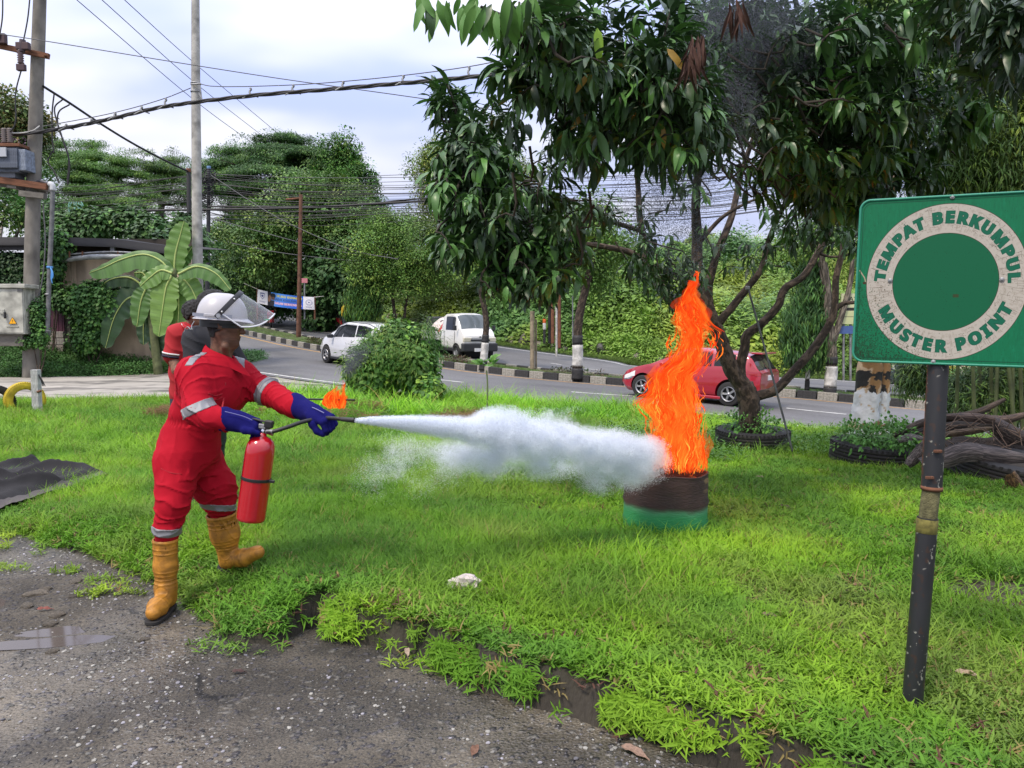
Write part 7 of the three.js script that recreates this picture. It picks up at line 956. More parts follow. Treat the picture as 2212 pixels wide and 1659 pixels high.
    const f = (x, y, z) => { let d = base(x, y, z); if (d > 0.04 || d < -0.04) return Math.max(d, flo(x, y, z)); const t = ((x - topP.x) * n.x + (y - topP.y) * n.y + (z - topP.z) * n.z); for (const [o, w, a] of [[-0.012, 0.006, 0.004], [-0.05, 0.003, 0.003], [-0.075, 0.003, 0.003], [-L * 0.62, 0.003, 0.0025], [-L * 0.7, 0.003, 0.0025], [-L * 0.78, 0.003, 0.003], [-L * 0.86, 0.004, 0.003]]) d -= a * Math.exp(-(((t - o) / w) ** 2)); const ft = (x - ball.x) * fw.x + (y - ball.y) * fw.y + (z - ball.z) * fw.z; d -= 0.003 * Math.exp(-(((ft - 0.01) / 0.004) ** 2)); d -= 0.002 * Math.exp(-(((Math.hypot(x - ank.x, y - ank.y) - 0.034) / 0.003) ** 2)); d -= 0.004 * (fbm(x * 12, y * 9, z * 12, 2) - 0.5); return Math.max(d, flo(x, y, z), t - 0.0 ); };
    const [lo2, hi2] = bounds(bones, 0.03); P('boot', netSurface((x, y, z) => Math.max(f(x, y, z), -capD(x, y, z, topP.clone().addScaledVector(n, 0.1), topP.clone().addScaledVector(n, -0.06), r0 - 0.006, r0 - 0.009)), lo2, hi2, 0.0055), bm);
    P('boot_sole', netSurface((x, y, z) => { const q = -((x - heel.x) * upv.x + (y - heel.y) * upv.y + (z - heel.z) * upv.z), d = bonesD([[heel, ball, 0.049, 0.051], [ball, toe, 0.051, 0.043]], 0.03)(x + upv.x * 0.0, y, z); const a = (x - heel.x) * upv.x + (y - heel.y) * upv.y + (z - heel.z) * upv.z, px = x - upv.x * a, py = y - upv.y * a, pz = z - upv.z * a; return Math.max(bonesD([[heel, ball, 0.049, 0.05], [ball, toe, 0.05, 0.044]], 0.03)(px, py, pz), q - 0.057, 0.0365 - q); }, lo2.clone().addScalar(-0.03), hi2.clone().addScalar(0.03), 0.0055), sole);
  };
  const f0 = at(358, 1318, 4.1); boot(at(357, 1163, 4.09), at(358, 1272, 4.1), V(f0.x, 0.064, -4.12), V(f0.x + 0.01, 0.063, -3.99), V(f0.x + 0.018, 0.06, -3.92), V(0, 1, 0.02), 0.064, 0);
  boot(at(478, 1108, 4.47), at(492, 1192, 4.5), at(492, 1212, 4.5), at(526, 1205, 4.47), at(557, 1193, 4.45), V(0.3, 1, 0.05), 0.088, 0);
}
function plainPerson(label, J, o) {
  const t = thing('person', label, 'person', J.foot.clone()), P = (n, g, m) => part(n, rel(g, t), m, t);
  const hs = o.hs ?? 1, Hm = new THREE.Matrix4().makeRotationFromEuler(new THREE.Euler(0, o.yaw ?? 0, o.nod ?? 0, 'YZX')).scale(V(hs, hs, hs)).setPosition(J.head), Hi = Hm.clone().invert(), q = V();
  const limb = bonesD(J.bare, 0.02); const skinF = (x, y, z) => { q.set(x, y, z).applyMatrix4(Hi); return smin(smin(headD(q.x, q.y, q.z) * hs, capD(x, y, z, J.head.clone().add(V(-0.01, -0.06, 0)), J.neck, 0.05, 0.055), 0.04), limb(x, y, z), 0.02); };
  const [lo, hi] = bounds([[J.head, J.neck, 0.14, 0.1], ...J.bare]); P('body', netSurface(skinF, lo, hi, o.cell ?? 0.008), skin(o.skin ?? [0.24, 0.115, 0.07]));
  if (o.hair !== 0) P('hair', netSurface((x, y, z) => { q.set(x, y, z).applyMatrix4(Hi); const d = headD(q.x, q.y, q.z) * hs - (o.hair ?? 0.012) * hs - 0.014 * (noise(x * 60, y * 60, z * 60) - 0.3); return Math.max(d, q.x * 0.9 - q.y * 0.9 + 0.004, -(q.y + 0.05)); }, J.head.clone().addScalar(-0.19), J.head.clone().addScalar(0.2), 0.007), hairMat);
  for (const [n, b, k, m] of J.cloth) P(n, meshOf(b, k, o.cloth ?? 0.012, (d, x, y, z) => d - 0.008 * ((1 - Math.abs(Math.sin(x * 16 + y * 24 + 5 * fbm(x * 5, y * 5, z * 5, 2)))) ** 2 - 0.3)), m);
  return [t, P];
}
{ // the two men behind him
  const D = 7.2, redP = std([0.34, 0.008, 0.014], 0.85, { bumpMap: re(weave, 30), bumpScale: 0.0006 }), jean = std([0.03, 0.035, 0.05], 0.9);
  const g = (x, y, d = D) => at(x, y, d), f = g(395, 1060, D); f.y = groundH(f.x, f.z);
  const J = { head: g(424, 680), neck: g(413, 704), foot: f, bare: [[g(372, 770, 7.05), g(382, 800, 7.0), 0.05, 0.042], [g(382, 800, 7.0), g(400, 822, 6.98), 0.042, 0.034], [g(400, 822, 6.98), g(415, 832, 6.98), 0.036, 0.03], [g(440, 770, 7.4), g(455, 815, 7.3), 0.045, 0.036]],
    cloth: [['polo_shirt', [[g(404, 730), g(404, 800), 0.15, 0.145], [g(404, 800), g(404, 850), 0.145, 0.155], [g(382, 720, 7.1), g(430, 720, 7.4), 0.075, 0.07], [g(380, 722, 7.1), g(371, 768, 7.05), 0.075, 0.078], [g(432, 722, 7.4), g(442, 770, 7.4), 0.07, 0.07]], 0.06, redP], ['trousers', [[g(404, 860), g(396, 900), 0.15, 0.12], [g(396, 900, 7.1), g(390, 1035, 7.1), 0.11, 0.075], [g(414, 900, 7.3), g(416, 1035, 7.35), 0.11, 0.075]], 0.05, jean]] };
  const [t, P] = plainPerson('young man in a red polo shirt with white sleeve trim standing behind, facing right', J, { hs: 1.02, cell: 0.006 });
  P('sleeve_trim', tube([g(371.6, 762, 7.05), g(371, 766, 7.05)], 0.0835, 18), std([0.6, 0.6, 0.6], 0.8)); P('sleeve_trim', tube([g(371, 767, 7.05), g(370.3, 772, 7.05)], 0.083, 18), std([0.02, 0.018, 0.04], 0.8)); P('collar', tube(smooth([g(396, 702, 7.1), g(402, 708, 7.06), g(410, 713, 7.07), g(418, 714, 7.12)], 10), 0.022, 8), redP); P('collar_stripe', tube(smooth([g(393, 700, 7.09), g(399, 708, 7.05), g(404, 714, 7.05)], 8), 0.008, 6), std([0.6, 0.6, 0.62], 0.8)); P('shoes', merge([box(0.25, 0.09, 0.1, 0.03, f.clone().add(V(0.02, 0.045, 0.1))), box(0.25, 0.09, 0.1, 0.03, f.clone().add(V(0.12, 0.045, -0.12)))]), M.dark);
  const D2 = 6.4, h = (x, y, d = D2) => at(x, y, d), f2 = h(445, 1120, D2); f2.y = groundH(f2.x, f2.z); const tee = std([0.018, 0.019, 0.024], 0.9, { bumpMap: re(weave, 30), bumpScale: 0.0006 });
  const J2 = { head: h(464, 668), neck: h(452, 706), foot: f2, bare: [[h(520, 790, 6.6), h(560, 845, 6.5), 0.045, 0.038], [h(560, 845, 6.5), h(612, 860, 6.35), 0.038, 0.03], ...handBones(axes(h(628, 862, 6.34), V(1, -0.05, 0), V(0, 1, 0.2)), [[1.1, 1.2, 0.9]], [[0.0, -0.02, 0.045], [0.03, -0.035, 0.045]], 1)],
    cloth: [['t_shirt', [[h(450, 745), h(450, 830), 0.165, 0.16], [h(450, 830), h(455, 890), 0.16, 0.16], [h(420, 730, 6.3), h(486, 735, 6.6), 0.085, 0.08], [h(418, 735, 6.25), h(416, 800, 6.2), 0.08, 0.075], [h(490, 738, 6.6), h(522, 792, 6.6), 0.078, 0.072]], 0.07, tee], ['trousers', [[h(444, 890), h(442, 930), 0.15, 0.135], [h(436, 930, 6.3), h(430, 1090, 6.3), 0.11, 0.08], [h(458, 930, 6.5), h(450, 1090, 6.5), 0.12, 0.085]], 0.05, std([0.016, 0.034, 0.026], 0.9)]] };
  const [t2, P2] = plainPerson('dark-haired man in a black T-shirt with grey seams, half hidden behind the man in red', J2, { hs: 1.08, cell: 0.008, hair: 0.022 });
  P2('seam', tube(smooth([h(412, 712, 6.16), h(405, 706, 6.2), h(400, 712, 6.22), h(395, 725, 6.22)], 10), 0.004, 5), std([0.25, 0.26, 0.28], 0.8)); P2('seam', tube(smooth([h(415, 712, 6.15), h(414, 704, 6.2), h(420, 694, 6.25)], 8), 0.004, 5), std([0.25, 0.26, 0.28], 0.8)); P2('shoes', merge([box(0.26, 0.09, 0.1, 0.03, f2.clone().add(V(-0.02, 0.045, 0.1))), box(0.26, 0.09, 0.1, 0.03, f2.clone().add(V(0.12, 0.045, -0.1)))]), M.dark);
  // riders on the far carriageway: sitting figures built in the scooter's own space
  const rider = (lab, bike, shirt, helm, o = {}) => { const m = new THREE.Matrix4().compose(bike.position, bike.quaternion, bike.scale), w = (x, y, z) => V(x, y, z).applyMatrix4(m), J3 = { head: w(-0.18, 1.52, 0), neck: w(-0.22, 1.36, 0), foot: w(0.1, 0.4, 0), bare: [[w(-0.1, 1.1, 0.24), w(0.08, 0.95, 0.3), 0.045, 0.04], [w(0.08, 0.95, 0.3), w(0.36, 1.02, 0.32), 0.04, 0.03], [w(-0.1, 1.1, -0.24), w(0.08, 0.95, -0.3), 0.045, 0.04], [w(0.08, 0.95, -0.3), w(0.36, 1.02, -0.32), 0.04, 0.03], ...[1, -1].flatMap((s) => [[w(0.36, 1.02, s * 0.32), w(0.42, 1.0, s * 0.32), 0.03, 0.025]])], cloth: [['t_shirt', [[w(-0.25, 1.2, 0), w(-0.3, 0.92, 0), 0.17, 0.16], [w(-0.22, 1.28, 0.14), w(-0.22, 1.28, -0.14), 0.09, 0.09], [w(-0.22, 1.27, 0.18), w(-0.1, 1.1, 0.24), 0.08, 0.065], [w(-0.22, 1.27, -0.18), w(-0.1, 1.1, -0.24), 0.08, 0.065]], 0.06, shirt], ['trousers', [1, -1].flatMap((s) => [[w(-0.3, 0.86, s * 0.1), w(0.15, 0.8, s * 0.17), 0.12, 0.085], [w(0.15, 0.8, s * 0.17), w(0.12, 0.42, s * 0.15), 0.08, 0.06]]), 0.04, jean]] };
    const [t3, P3] = plainPerson(lab, J3, { hair: 0, cell: 0.014, cloth: 0.016, yaw: bike.rotation.y }); if (helm) { P3('helmet', new THREE.SphereGeometry(0.155, 20, 14, 0, 6.2832, 0, 1.75).translate(...w(-0.19, 1.545, 0).toArray()), helm); P3('helmet_peak', box(0.1, 0.02, 0.2, 0.01).applyMatrix4(new THREE.Matrix4().makeRotationY(bike.rotation.y)).translate(...w(0.0, 1.56, 0).toArray()), helm); } return t3; };
  rider('motorcyclist in a black T-shirt and white helmet riding the red scooter', bikeA, tee, phys([0.62, 0.62, 0.64], 0.3, { clearcoat: 1 }));
  rider('motorcyclist in dark clothes and dark helmet riding behind, under the banner', bikeC, std([0.05, 0.05, 0.045], 0.9), phys([0.03, 0.03, 0.03], 0.3, { clearcoat: 1 }));
  const k = (x, y) => at(x, y, 42), f4 = k(857 * 0 + 857, 0); { const foot = at(745, 716, 41.5), u = (x, y, z) => foot.clone().add(V(x, y, z)); plainPerson('person in yellow top and dark trousers standing beside the red scooter by the rock wall', { head: u(0.02, 1.5, 0), neck: u(0, 1.36, 0), foot, bare: [[u(-0.05, 1.0, 0.24), u(0, 0.8, 0.26), 0.045, 0.035], [u(-0.05, 1.0, -0.24), u(0, 0.8, -0.26), 0.045, 0.035]], cloth: [['jacket', [[u(0, 1.2, 0), u(0, 0.9, 0), 0.17, 0.17], [u(0, 1.28, 0.15), u(0, 1.28, -0.15), 0.09, 0.09], [u(0, 1.26, 0.2), u(-0.05, 1.0, 0.24), 0.08, 0.06], [u(0, 1.26, -0.2), u(-0.05, 1.0, -0.24), 0.08, 0.06]], 0.06, std([0.6, 0.4, 0.02], 0.8)], ['trousers', [[u(0, 0.85, 0.08), u(0, 0.06, 0.1), 0.1, 0.07], [u(0, 0.85, -0.08), u(0, 0.06, -0.1), 0.1, 0.07]], 0.04, jean]] }, { cell: 0.014, cloth: 0.016, hair: 0.012 }); }
}
// ---------------------------------------------------------------- things on the lawn and at the right edge
const sit = (px, py, y, o) => { const p = onY(px, py, y); p.y = groundH(p.x, p.z); return p; };
{ // fire extinguisher in the man's hand
  const topP = at(567, 940, 3.985), bot = at(541, 1124, 3.985), ax = topP.clone().sub(bot), L = ax.length(); const t = thing('fire_extinguisher', 'red fire extinguisher cylinder held by the man in the red coverall', 'fire extinguisher', bot.clone());
  const q = new THREE.Quaternion().setFromUnitVectors(UPV, ax.clone().normalize()); const P = (n, g, m) => part(n, g.applyQuaternion(q), m, t), r = 0.0745;
  const rp = paint([0.4, 0.004, 0.012], 0.22); P('cylinder', lathe([[0, 0.012], [r * 0.72, 0.012], [r * 0.8, 0], [r * 0.97, 0.004], [r, 0.018], [r, 0.048], [r * 0.985, 0.052], [r, 0.056], [r, 0.082], [r * 0.985, 0.086], [r, 0.09], [r, L - 0.1], [r * 0.985, L - 0.075], [r * 0.93, L - 0.05], [r * 0.8, L - 0.028], [r * 0.55, L - 0.012], [r * 0.34, L - 0.006], [0.022, L - 0.002], [0.02, L + 0.012], [0.0, L + 0.012]], 56), rp);
  P('collar', lathe([[0, L + 0.01], [0.016, L + 0.01], [0.019, L + 0.016], [0.019, L + 0.026], [0.015, L + 0.03], [0.015, L + 0.045], [0, L + 0.045]], 24), M.chrome); P('valve', box(0.05, 0.03, 0.03, 0.006, [0, L + 0.045, 0]), M.galv); P('outlet', rod(V(0.01, L + 0.022, 0), V(0.055, L + 0.014, 0), 0.0105, 12), std([0.35, 0.32, 0.25], 0.35, { metalness: 0.8 }));
  P('carry_handle', merge([box(0.15, 0.008, 0.03, 0.003, [-0.045, L + 0.036, 0]), box(0.02, 0.02, 0.03, 0.003, [0.02, L + 0.04, 0])]), M.black); P('lever', box(0.16, 0.007, 0.028, 0.003, [-0.03, L + 0.075, 0], [0, 0, -0.12]), M.black); P('lever_pivot', box(0.045, 0.04, 0.034, 0.008, [0.025, L + 0.062, 0]), M.black);
  P('strap', lathe([[r + 0.001, L - 0.235], [r + 0.003, L - 0.236], [r + 0.003, L - 0.221], [r + 0.001, L - 0.22]], 48), M.black); P('strap_end', box(0.03, 0.014, 0.018, 0.003, [r + 0.012, L - 0.228, 0.02]), M.black);
  const lt = canvasTex(128, 256, (g) => { g.fillStyle = '#e6dfe2'; g.fillRect(0, 0, 128, 256); g.fillStyle = '#6f6a78'; for (let i = 0; i < 14; i++) g.fillRect(14, 18 + i * 16, 40 + (i * 37) % 60, 5); g.fillStyle = '#b02a30'; g.fillRect(14, 100, 50, 14); }); const lab = new THREE.CylinderGeometry(r + 0.0012, r + 0.0012, 0.115, 16, 1, true, 4.15, 0.95).translate(0, L - 0.165, 0); P('label', lab, std([1, 1, 1], 0.5, { map: lt, side: THREE.DoubleSide }));
  const hose = smooth([at(574, 933, 3.97), at(586, 933, 3.96), at(620, 923, 3.98), at(655, 911, 4.03), at(690, 904, 4.085), at(712, 903, 4.06), at(734, 905, 4.02)], 30); part('hose', rel(tube(hose, 0.0105, 10), t), std([0.014, 0.014, 0.014], 0.5), t); part('ferrule', rel(tube([at(576, 933, 3.97), at(590, 932.5, 3.96)], 0.0125, 12), t), M.galv, t); part('nozzle', rel(tube([at(728, 904.6, 4.03), at(738, 905.5, 4.015), at(739, 905.6, 4.014), at(766, 908, 3.98)], [0.0095, 0.0095, 0.0115, 0.014], 14), t), std([0.02, 0.02, 0.02], 0.5), t);
}
{ // burning drum
  const c = at(1434, 1120, 5.6), y0 = groundH(c.x, c.z) - 0.03, H = at(1434, 1016, 5.6).y - y0, r = 0.302, t = thing('oil_drum', 'cut-down oil drum with fire-blackened top and green base, burning on the lawn', 'drum', V(c.x, y0, c.z));
  const dt = tex(512, 256, (u, v) => { const h = v, n = tfbm(u * 3, v, 8, 5), b = 0.47 + 0.07 * (tfbm(u, v * 0.4, 6, 4, 3) - 0.5) * 2, soot = sstep(b - 0.05, b + 0.06, h + 0.05 * (n - 0.5)), chip = sstep(0.62, 0.7, tfbm(u, v * 1, 12, 4, 9)) * sstep(0.6, 0.9, h) * sstep(0.55, 0.4, Math.abs(u - 0.3) * 3); const g = [0.13 + 0.1 * n, 0.5 + 0.12 * n, 0.27 + 0.1 * n], pale = sstep(b - 0.13, b - 0.02, h) * 0.5; let k = [0.2 + 0.12 * n, 0.15 + 0.07 * n, 0.14 + 0.06 * n]; let o = g.map((q, i) => lerp(lerp(q, [0.45, 0.62, 0.5][i], pale), k[i], soot)); return o.map((q, i) => lerp(q, [0.6, 0.5, 0.33][i], chip * 0.8)); });
  const prof = [[r, 0], [r, 0.1], [r + 0.006, 0.125], [r, 0.15], [r, H * 0.5], [r + 0.009, H * 0.56], [r, H * 0.62], [r, H - 0.08], [r + 0.003, H - 0.06], [r, H - 0.04], [r, H - 0.008], [r + 0.005, H], [r - 0.004, H + 0.003], [r - 0.008, H - 0.006], [r - 0.008, 0.02], [0, 0.02]], g = lathe(prof, 64), uvA = g.attributes.uv, pA = g.attributes.position; for (let i = 0; i < uvA.count; i++) uvA.setY(i, clamp(pA.getY(i) / H, 0.01, 0.99));
  { for (let i = 0; i < pA.count; i++) { const a = Math.atan2(pA.getZ(i), pA.getX(i)), k = 1 + 0.012 * Math.sin(a * 3 + pA.getY(i) * 6) + 0.006 * Math.sin(a * 7); pA.setX(i, pA.getX(i) * k); pA.setZ(i, pA.getZ(i) * k); if (pA.getY(i) > H - 0.02) pA.setY(i, pA.getY(i) + 0.006 * Math.sin(a * 5)); } g.computeVertexNormals(); }
  part('shell', g, std([0.8, 0.8, 0.8], 0.75, { map: dt, side: THREE.DoubleSide, bumpMap: re(bumpy, 4), bumpScale: 0.003 }), t); part('charred_fuel', new THREE.CircleGeometry(r - 0.012, 32).rotateX(-Math.PI / 2).translate(0, H - 0.12, 0), std([0.01, 0.009, 0.008], 1), t); t.rotation.z = -0.02;
}
// one flame: ribbons rising through a turbulent column. axis(h) gives [centre, half width]; colours are what the glowing gas shows
function flameRibbons(n, seed, axis, H, o) {
  R = mulberry(seed); const pos = [], col = [], idx = [], sc = 1 / H;
  for (let k = 0, tries = 0; k < n && tries < n * 30; tries++) {
    const h = H * R() ** (o.low ?? 1.3), u = rr(-1, 1), w = rr(-1, 1); if (u * u + w * w > 1) continue;
    const hn = h * sc, edge = Math.hypot(u, w), A0 = axis(h);
    // the gas burns in sheets: gaps open with height and towards the rim
    const sheet = fbm(u * 1.5 + seed * 0.1, h * 3.4 - edge * 0.8, w * 1.5, 3); if (sheet < 0.3 + 0.27 * hn + 0.15 * edge) continue; k++;
    const len = rr(o.len[0], o.len[1]) * (1.1 - 0.45 * hn), segs = o.segs ?? 10, wd = rr(o.wid[0], o.wid[1]), ang = rr(0, 6.28), hot = R() - 0.25 * hn;
    const core = hot > (o.hot ?? 0.93) ? [0.95, 0.52, 0.075] : hot > 0.58 ? [0.9, 0.25, 0.026] : hot > 0.22 ? [0.84, 0.095, 0.009] : [0.74, 0.052, 0.006];
    for (let s = 0; s <= segs; s++) {
      const t = s / segs, hh = h + len * t, [cx, cy, cz, hw] = axis(Math.min(hh, H * 1.03)), n1 = fbm(u * 1.6 + 11, hh * 4.2 + seed, w * 1.6, 3) - 0.5, n2 = fbm(u * 1.6 + 40, hh * 4.2, w * 1.6 + 7, 3) - 0.5, n3 = noise(hh * 15 + u * 3, u * 4 + 9, w * 4) - 0.5, n4 = noise(hh * 32 + k * 0.31, k * 0.7, 3) - 0.5, amp = hw * (0.25 + 0.8 * hn);
      const x = cx + u * hw * 1.05 + n1 * amp * 1.9 + n3 * 0.05 + n4 * 0.018, z = cz + w * hw * 0.8 + n2 * amp * 1.4 + n4 * 0.012, y = cy, wv = wd * Math.sin(Math.PI * Math.min(1, t * 0.9 + 0.08)) ** 0.9, a = ang + 2.6 * t + n3 * 3, dx = Math.cos(a), dz = Math.sin(a) * 0.7, dy = 0.4 * Math.sin(a * 1.7), f = 1 - 0.3 * t;
      pos.push(x - dx * wv, y - dy * wv, z - dz * wv, x + dx * wv, y + dy * wv, z + dz * wv); col.push(core[0], core[1] * f, core[2] * f, core[0], core[1] * f * 0.75, core[2] * f * 0.75);
      if (s) { const b = pos.length / 3 - 4; idx.push(b, b + 1, b + 2, b + 1, b + 3, b + 2); }
    }
  }
  return geoOf(pos, null, idx, col);
}
const glow = new THREE.MeshBasicMaterial({ vertexColors: true, side: THREE.DoubleSide }), veil = new THREE.MeshBasicMaterial({ vertexColors: true, side: THREE.DoubleSide, transparent: true, opacity: 0.24 });
{
  const rows = [[1023, 1400, 1526], [972, 1396, 1528], [899, 1400, 1535], [874, 1384, 1526], [845, 1404, 1516], [808, 1412, 1512], [779, 1436, 1540], [750, 1444, 1556], [717, 1448, 1553], [691, 1449, 1530], [662, 1460, 1518], [640, 1474, 1502], [615, 1489, 1509], [586, 1496, 1512]].map(([y, a, b]) => [y, (a + b) / 2, (b - a) / 2]), yb = at(1462, 1020, 5.58).y, P = rows.map(([y, x, w]) => { const p = at(x, y, 5.58); return [p.y - yb, p, w / F * 5.58]; }), H = P.at(-1)[0];
  const axis = (h) => { let i = 1; while (i < P.length - 1 && P[i][0] < h) i++; const a = P[i - 1], b = P[i], t = clamp((h - a[0]) / (b[0] - a[0])); return [lerp(a[1].x, b[1].x, t), lerp(a[1].y, b[1].y, t), -5.58, lerp(a[2], b[2], t)]; };
  const t = thing('fire', 'tall orange flames roaring out of the blackened oil drum', 'fire', at(1462, 1012, 5.58));
  tag(part('flame_filaments', rel(flameRibbons(1250, 3, axis, H * 0.9, { len: [0.06, 0.24], wid: [0.0015, 0.0055], hot: 0.86, low: 1.25, segs: 14 }), t), glow, t), null, null, null, 'stuff'); tag(part('flame_sheets', rel(flameRibbons(640, 9, axis, H * 0.92, { len: [0.12, 0.34], wid: [0.016, 0.045], hot: 1.1, low: 1.15, segs: 12 }), t), veil, t), null, null, null, 'stuff'); tag(part('flame_filaments', rel(flameRibbons(170, 17, axis, H * 1.0, { len: [0.05, 0.16], wid: [0.003, 0.009], hot: 0.99, low: 0.7 }), t), glow, t), null, null, null, 'stuff');
  for (const [h, k] of [[0.18, 2.2], [0.55, 1.6]]) { const l = new THREE.PointLight(0xff6a18, k); l.name = 'flame_glow'; l.castShadow = true; l.shadow.radius = 8; l.position.set(0.02, h, 0); t.add(l); }
  // small torch behind him
  const tr = thing('torch', 'thin black rod with a burning rag, held out by the man in black', 'torch', at(640, 862, 6.34)); part('rod', rel(tube([at(600, 861, 6.36), at(700, 863, 6.2), at(766, 864, 6.1)], 0.008, 7), tr), M.black, tr); { const g = new THREE.IcosahedronGeometry(0.03, 3), a = g.attributes.position; for (let i = 0; i < a.count; i++) { const k = 0.75 + 0.5 * noise(a.getX(i) * 40, a.getY(i) * 40, a.getZ(i) * 40); a.setXYZ(i, a.getX(i) * k * 1.6, a.getY(i) * k * 0.8, a.getZ(i) * k * 0.8); } g.computeVertexNormals(); part('burning_rag', g.translate(...at(728, 866, 6.18).sub(tr.position).toArray()), std([0.02, 0.012, 0.01], 1), tr); }
  const c1 = [[884, 726, 16], [870, 724, 24], [855, 726, 22], [840, 735, 11], [825, 741, 8], [812, 743, 3]], yb1 = at(726, 884, 6.12).y, P1 = c1.map(([y, x, w]) => { const p = at(x, y, 6.12); return [p.y - yb1, p, w / F * 6.12]; }), H1 = P1.at(-1)[0], ax1 = (h) => { let i = 1; while (i < P1.length - 1 && P1[i][0] < h) i++; const a = P1[i - 1], b = P1[i], q = clamp((h - a[0]) / (b[0] - a[0])); return [lerp(a[1].x, b[1].x, q), lerp(a[1].y, b[1].y, q), -6.12, lerp(a[2], b[2], q)]; };
  const f = thing('fire', 'small orange flame on the end of the black rod behind the gloved hand', 'fire', at(726, 880, 6.12)); tag(part('flame_filaments', rel(flameRibbons(260, 23, ax1, H1 * 0.9, { len: [0.03, 0.1], wid: [0.002, 0.006], hot: 1.1, low: 1.0 }), f), glow, f), null, null, null, 'stuff'); tag(part('flame_sheets', rel(flameRibbons(130, 29, ax1, H1 * 0.85, { len: [0.05, 0.12], wid: [0.01, 0.022], hot: 1.1, low: 1.0 }), f), veil, f), null, null, null, 'stuff');
}
// clouds of fine particles: single grains, each a tiny facet, thick where the powder is dense
function grains(n, seed, place, size) {
  R = mulberry(seed); const pos = new Float32Array(n * 9), nor = new Float32Array(n * 9); let k = 0, tries = 0; const a = V(), b = V(), c = V();
  while (k < n && tries++ < n * 60) { const p = place(); if (!p) continue; const s = size * rr(0.6, 1.4), q = rdir(0), u = V(q.y, q.z, -q.x).cross(q).normalize(), w = V().crossVectors(q, u); a.copy(p).addScaledVector(u, s); b.copy(p).addScaledVector(u, -0.5 * s).addScaledVector(w, 0.87 * s); c.copy(p).addScaledVector(u, -0.5 * s).addScaledVector(w, -0.87 * s); [a, b, c].forEach((v, i) => { v.toArray(pos, k * 9 + i * 3); q.toArray(nor, k * 9 + i * 3); }); k++; }
  const g = new THREE.BufferGeometry(); g.setAttribute('position', new THREE.BufferAttribute(pos.slice(0, k * 9), 3)); g.setAttribute('normal', new THREE.BufferAttribute(nor.slice(0, k * 9), 3)); return g;
}
{
  const line = [[766, 908, 3.98, 5], [800, 909, 4.02, 9], [850, 912, 4.08, 14], [920, 918, 4.18, 21], [1000, 926, 4.3, 33], [1080, 936, 4.44, 46], [1160, 949, 4.6, 56], [1240, 962, 4.76, 60], [1320, 980, 4.92, 60], [1370, 993, 5.02, 58], [1392, 1000, 5.06, 52]].map(([x, y, d, r]) => [at(x, y, d), r / F * d]), cum = [0]; for (let i = 1; i < line.length; i++) cum.push(cum[i - 1] + line[i][0].distanceTo(line[i - 1][0]));
  const L = cum.at(-1), onLine = (s) => { let i = 1; while (i < line.length - 1 && cum[i] < s) i++; const t = clamp((s - cum[i - 1]) / (cum[i] - cum[i - 1])); return [line[i - 1][0].clone().lerp(line[i][0], t), lerp(line[i - 1][1], line[i][1], t)]; };
  const jet = () => { const s = L * R() ** 0.6, [c, r] = onLine(s), q = rdir(0), k = R() ** 0.5 * 1.45, p = c.clone().addScaledVector(q, k * r), b = fbm(p.x * 6.5, p.y * 7.5, p.z * 6.5, 4), thin = sstep(0.25, 0.8, s); const lim = lerp(1.05, 0.3 + 1.35 * b, thin), fade = lerp(1, lerp(1, 0.5, sstep(0.2, -0.9, q.y)), thin); return R() < sstep(lim + 0.22, lim - 0.28, k) * fade ? p : null; };
  const o = thing('powder_cloud', 'white jet of extinguishing powder blowing from the nozzle to the burning drum', 'powder cloud', at(766, 908, 3.98), null, 'stuff');
  const wm = phys([0.9, 0.94, 1.0], 1, { side: THREE.DoubleSide, transmission: 0.35, thickness: 0, specularIntensity: 0 });
  tag(part('powder_jet', rel(grains(1250000, 41, jet, 0.0015), o), wm, o), null, null, null, 'stuff');
  const wisps = [[1000, 985, 4.5, 70, 40, 0.2, 1], [930, 1000, 4.5, 110, 55, 0.2, 0.5], [1080, 995, 4.5, 60, 45, 0.16, 1.1], [1180, 1005, 4.65, 90, 34, 0.2, 0.9], [860, 1030, 4.5, 100, 50, 0.2, 0.22], [1310, 1035, 4.95, 60, 34, 0.16, 0.8], [1360, 1015, 5.0, 46, 46, 0.14, 1.2], [850, 975, 4.4, 80, 50, 0.15, 0.2]], tot = wisps.reduce((a, w) => a + w[6], 0);
  const wisp = () => { let k = R() * tot, w = wisps[0]; for (w of wisps) { k -= w[6]; if (k < 0) break; } const q = rdir(0), e = R() ** 0.5 * 1.3, p = at(w[0] + q.x * e * w[3], w[1] - q.y * e * w[4], w[2] + q.z * e * w[5]), b = fbm(p.x * 6, p.y * 7, p.z * 6, 4); return p.y < 0.06 || R() > sstep(0.36, 0.66, b) * sstep(1.35, 0.3, e) ? null : p; };
  tag(part('drifting_powder', rel(grains(300000, 43, wisp, 0.0013), o), wm, o), null, null, null, 'stuff');
  // dark smoke climbing through the crown above the fire, and a wisp over the torch
  const puffs = [[1510, 520, 5.7, 70, 90, 0.3, 0.3], [1520, 380, 5.7, 100, 120, 0.4, 0.9], [1560, 200, 5.7, 120, 130, 0.5, 2], [1600, 50, 5.8, 150, 110, 0.5, 2], [1420, 420, 5.6, 80, 110, 0.3, 0.6], [1680, 120, 6, 110, 120, 0.4, 0.7]], tp = puffs.reduce((a, w) => a + w[6], 0);
  const sm2 = () => { let k = R() * tp, w = puffs[0]; for (w of puffs) { k -= w[6]; if (k < 0) break; } const q = rdir(0), e = R() ** 0.45 * 1.25, p = at(w[0] + q.x * e * w[3], w[1] - q.y * e * w[4], w[2] + q.z * e * w[5]); return fbm(p.x * 2.6, p.y * 2, p.z * 2.6, 4) < 0.44 + 0.16 * e * R() ? null : p; };
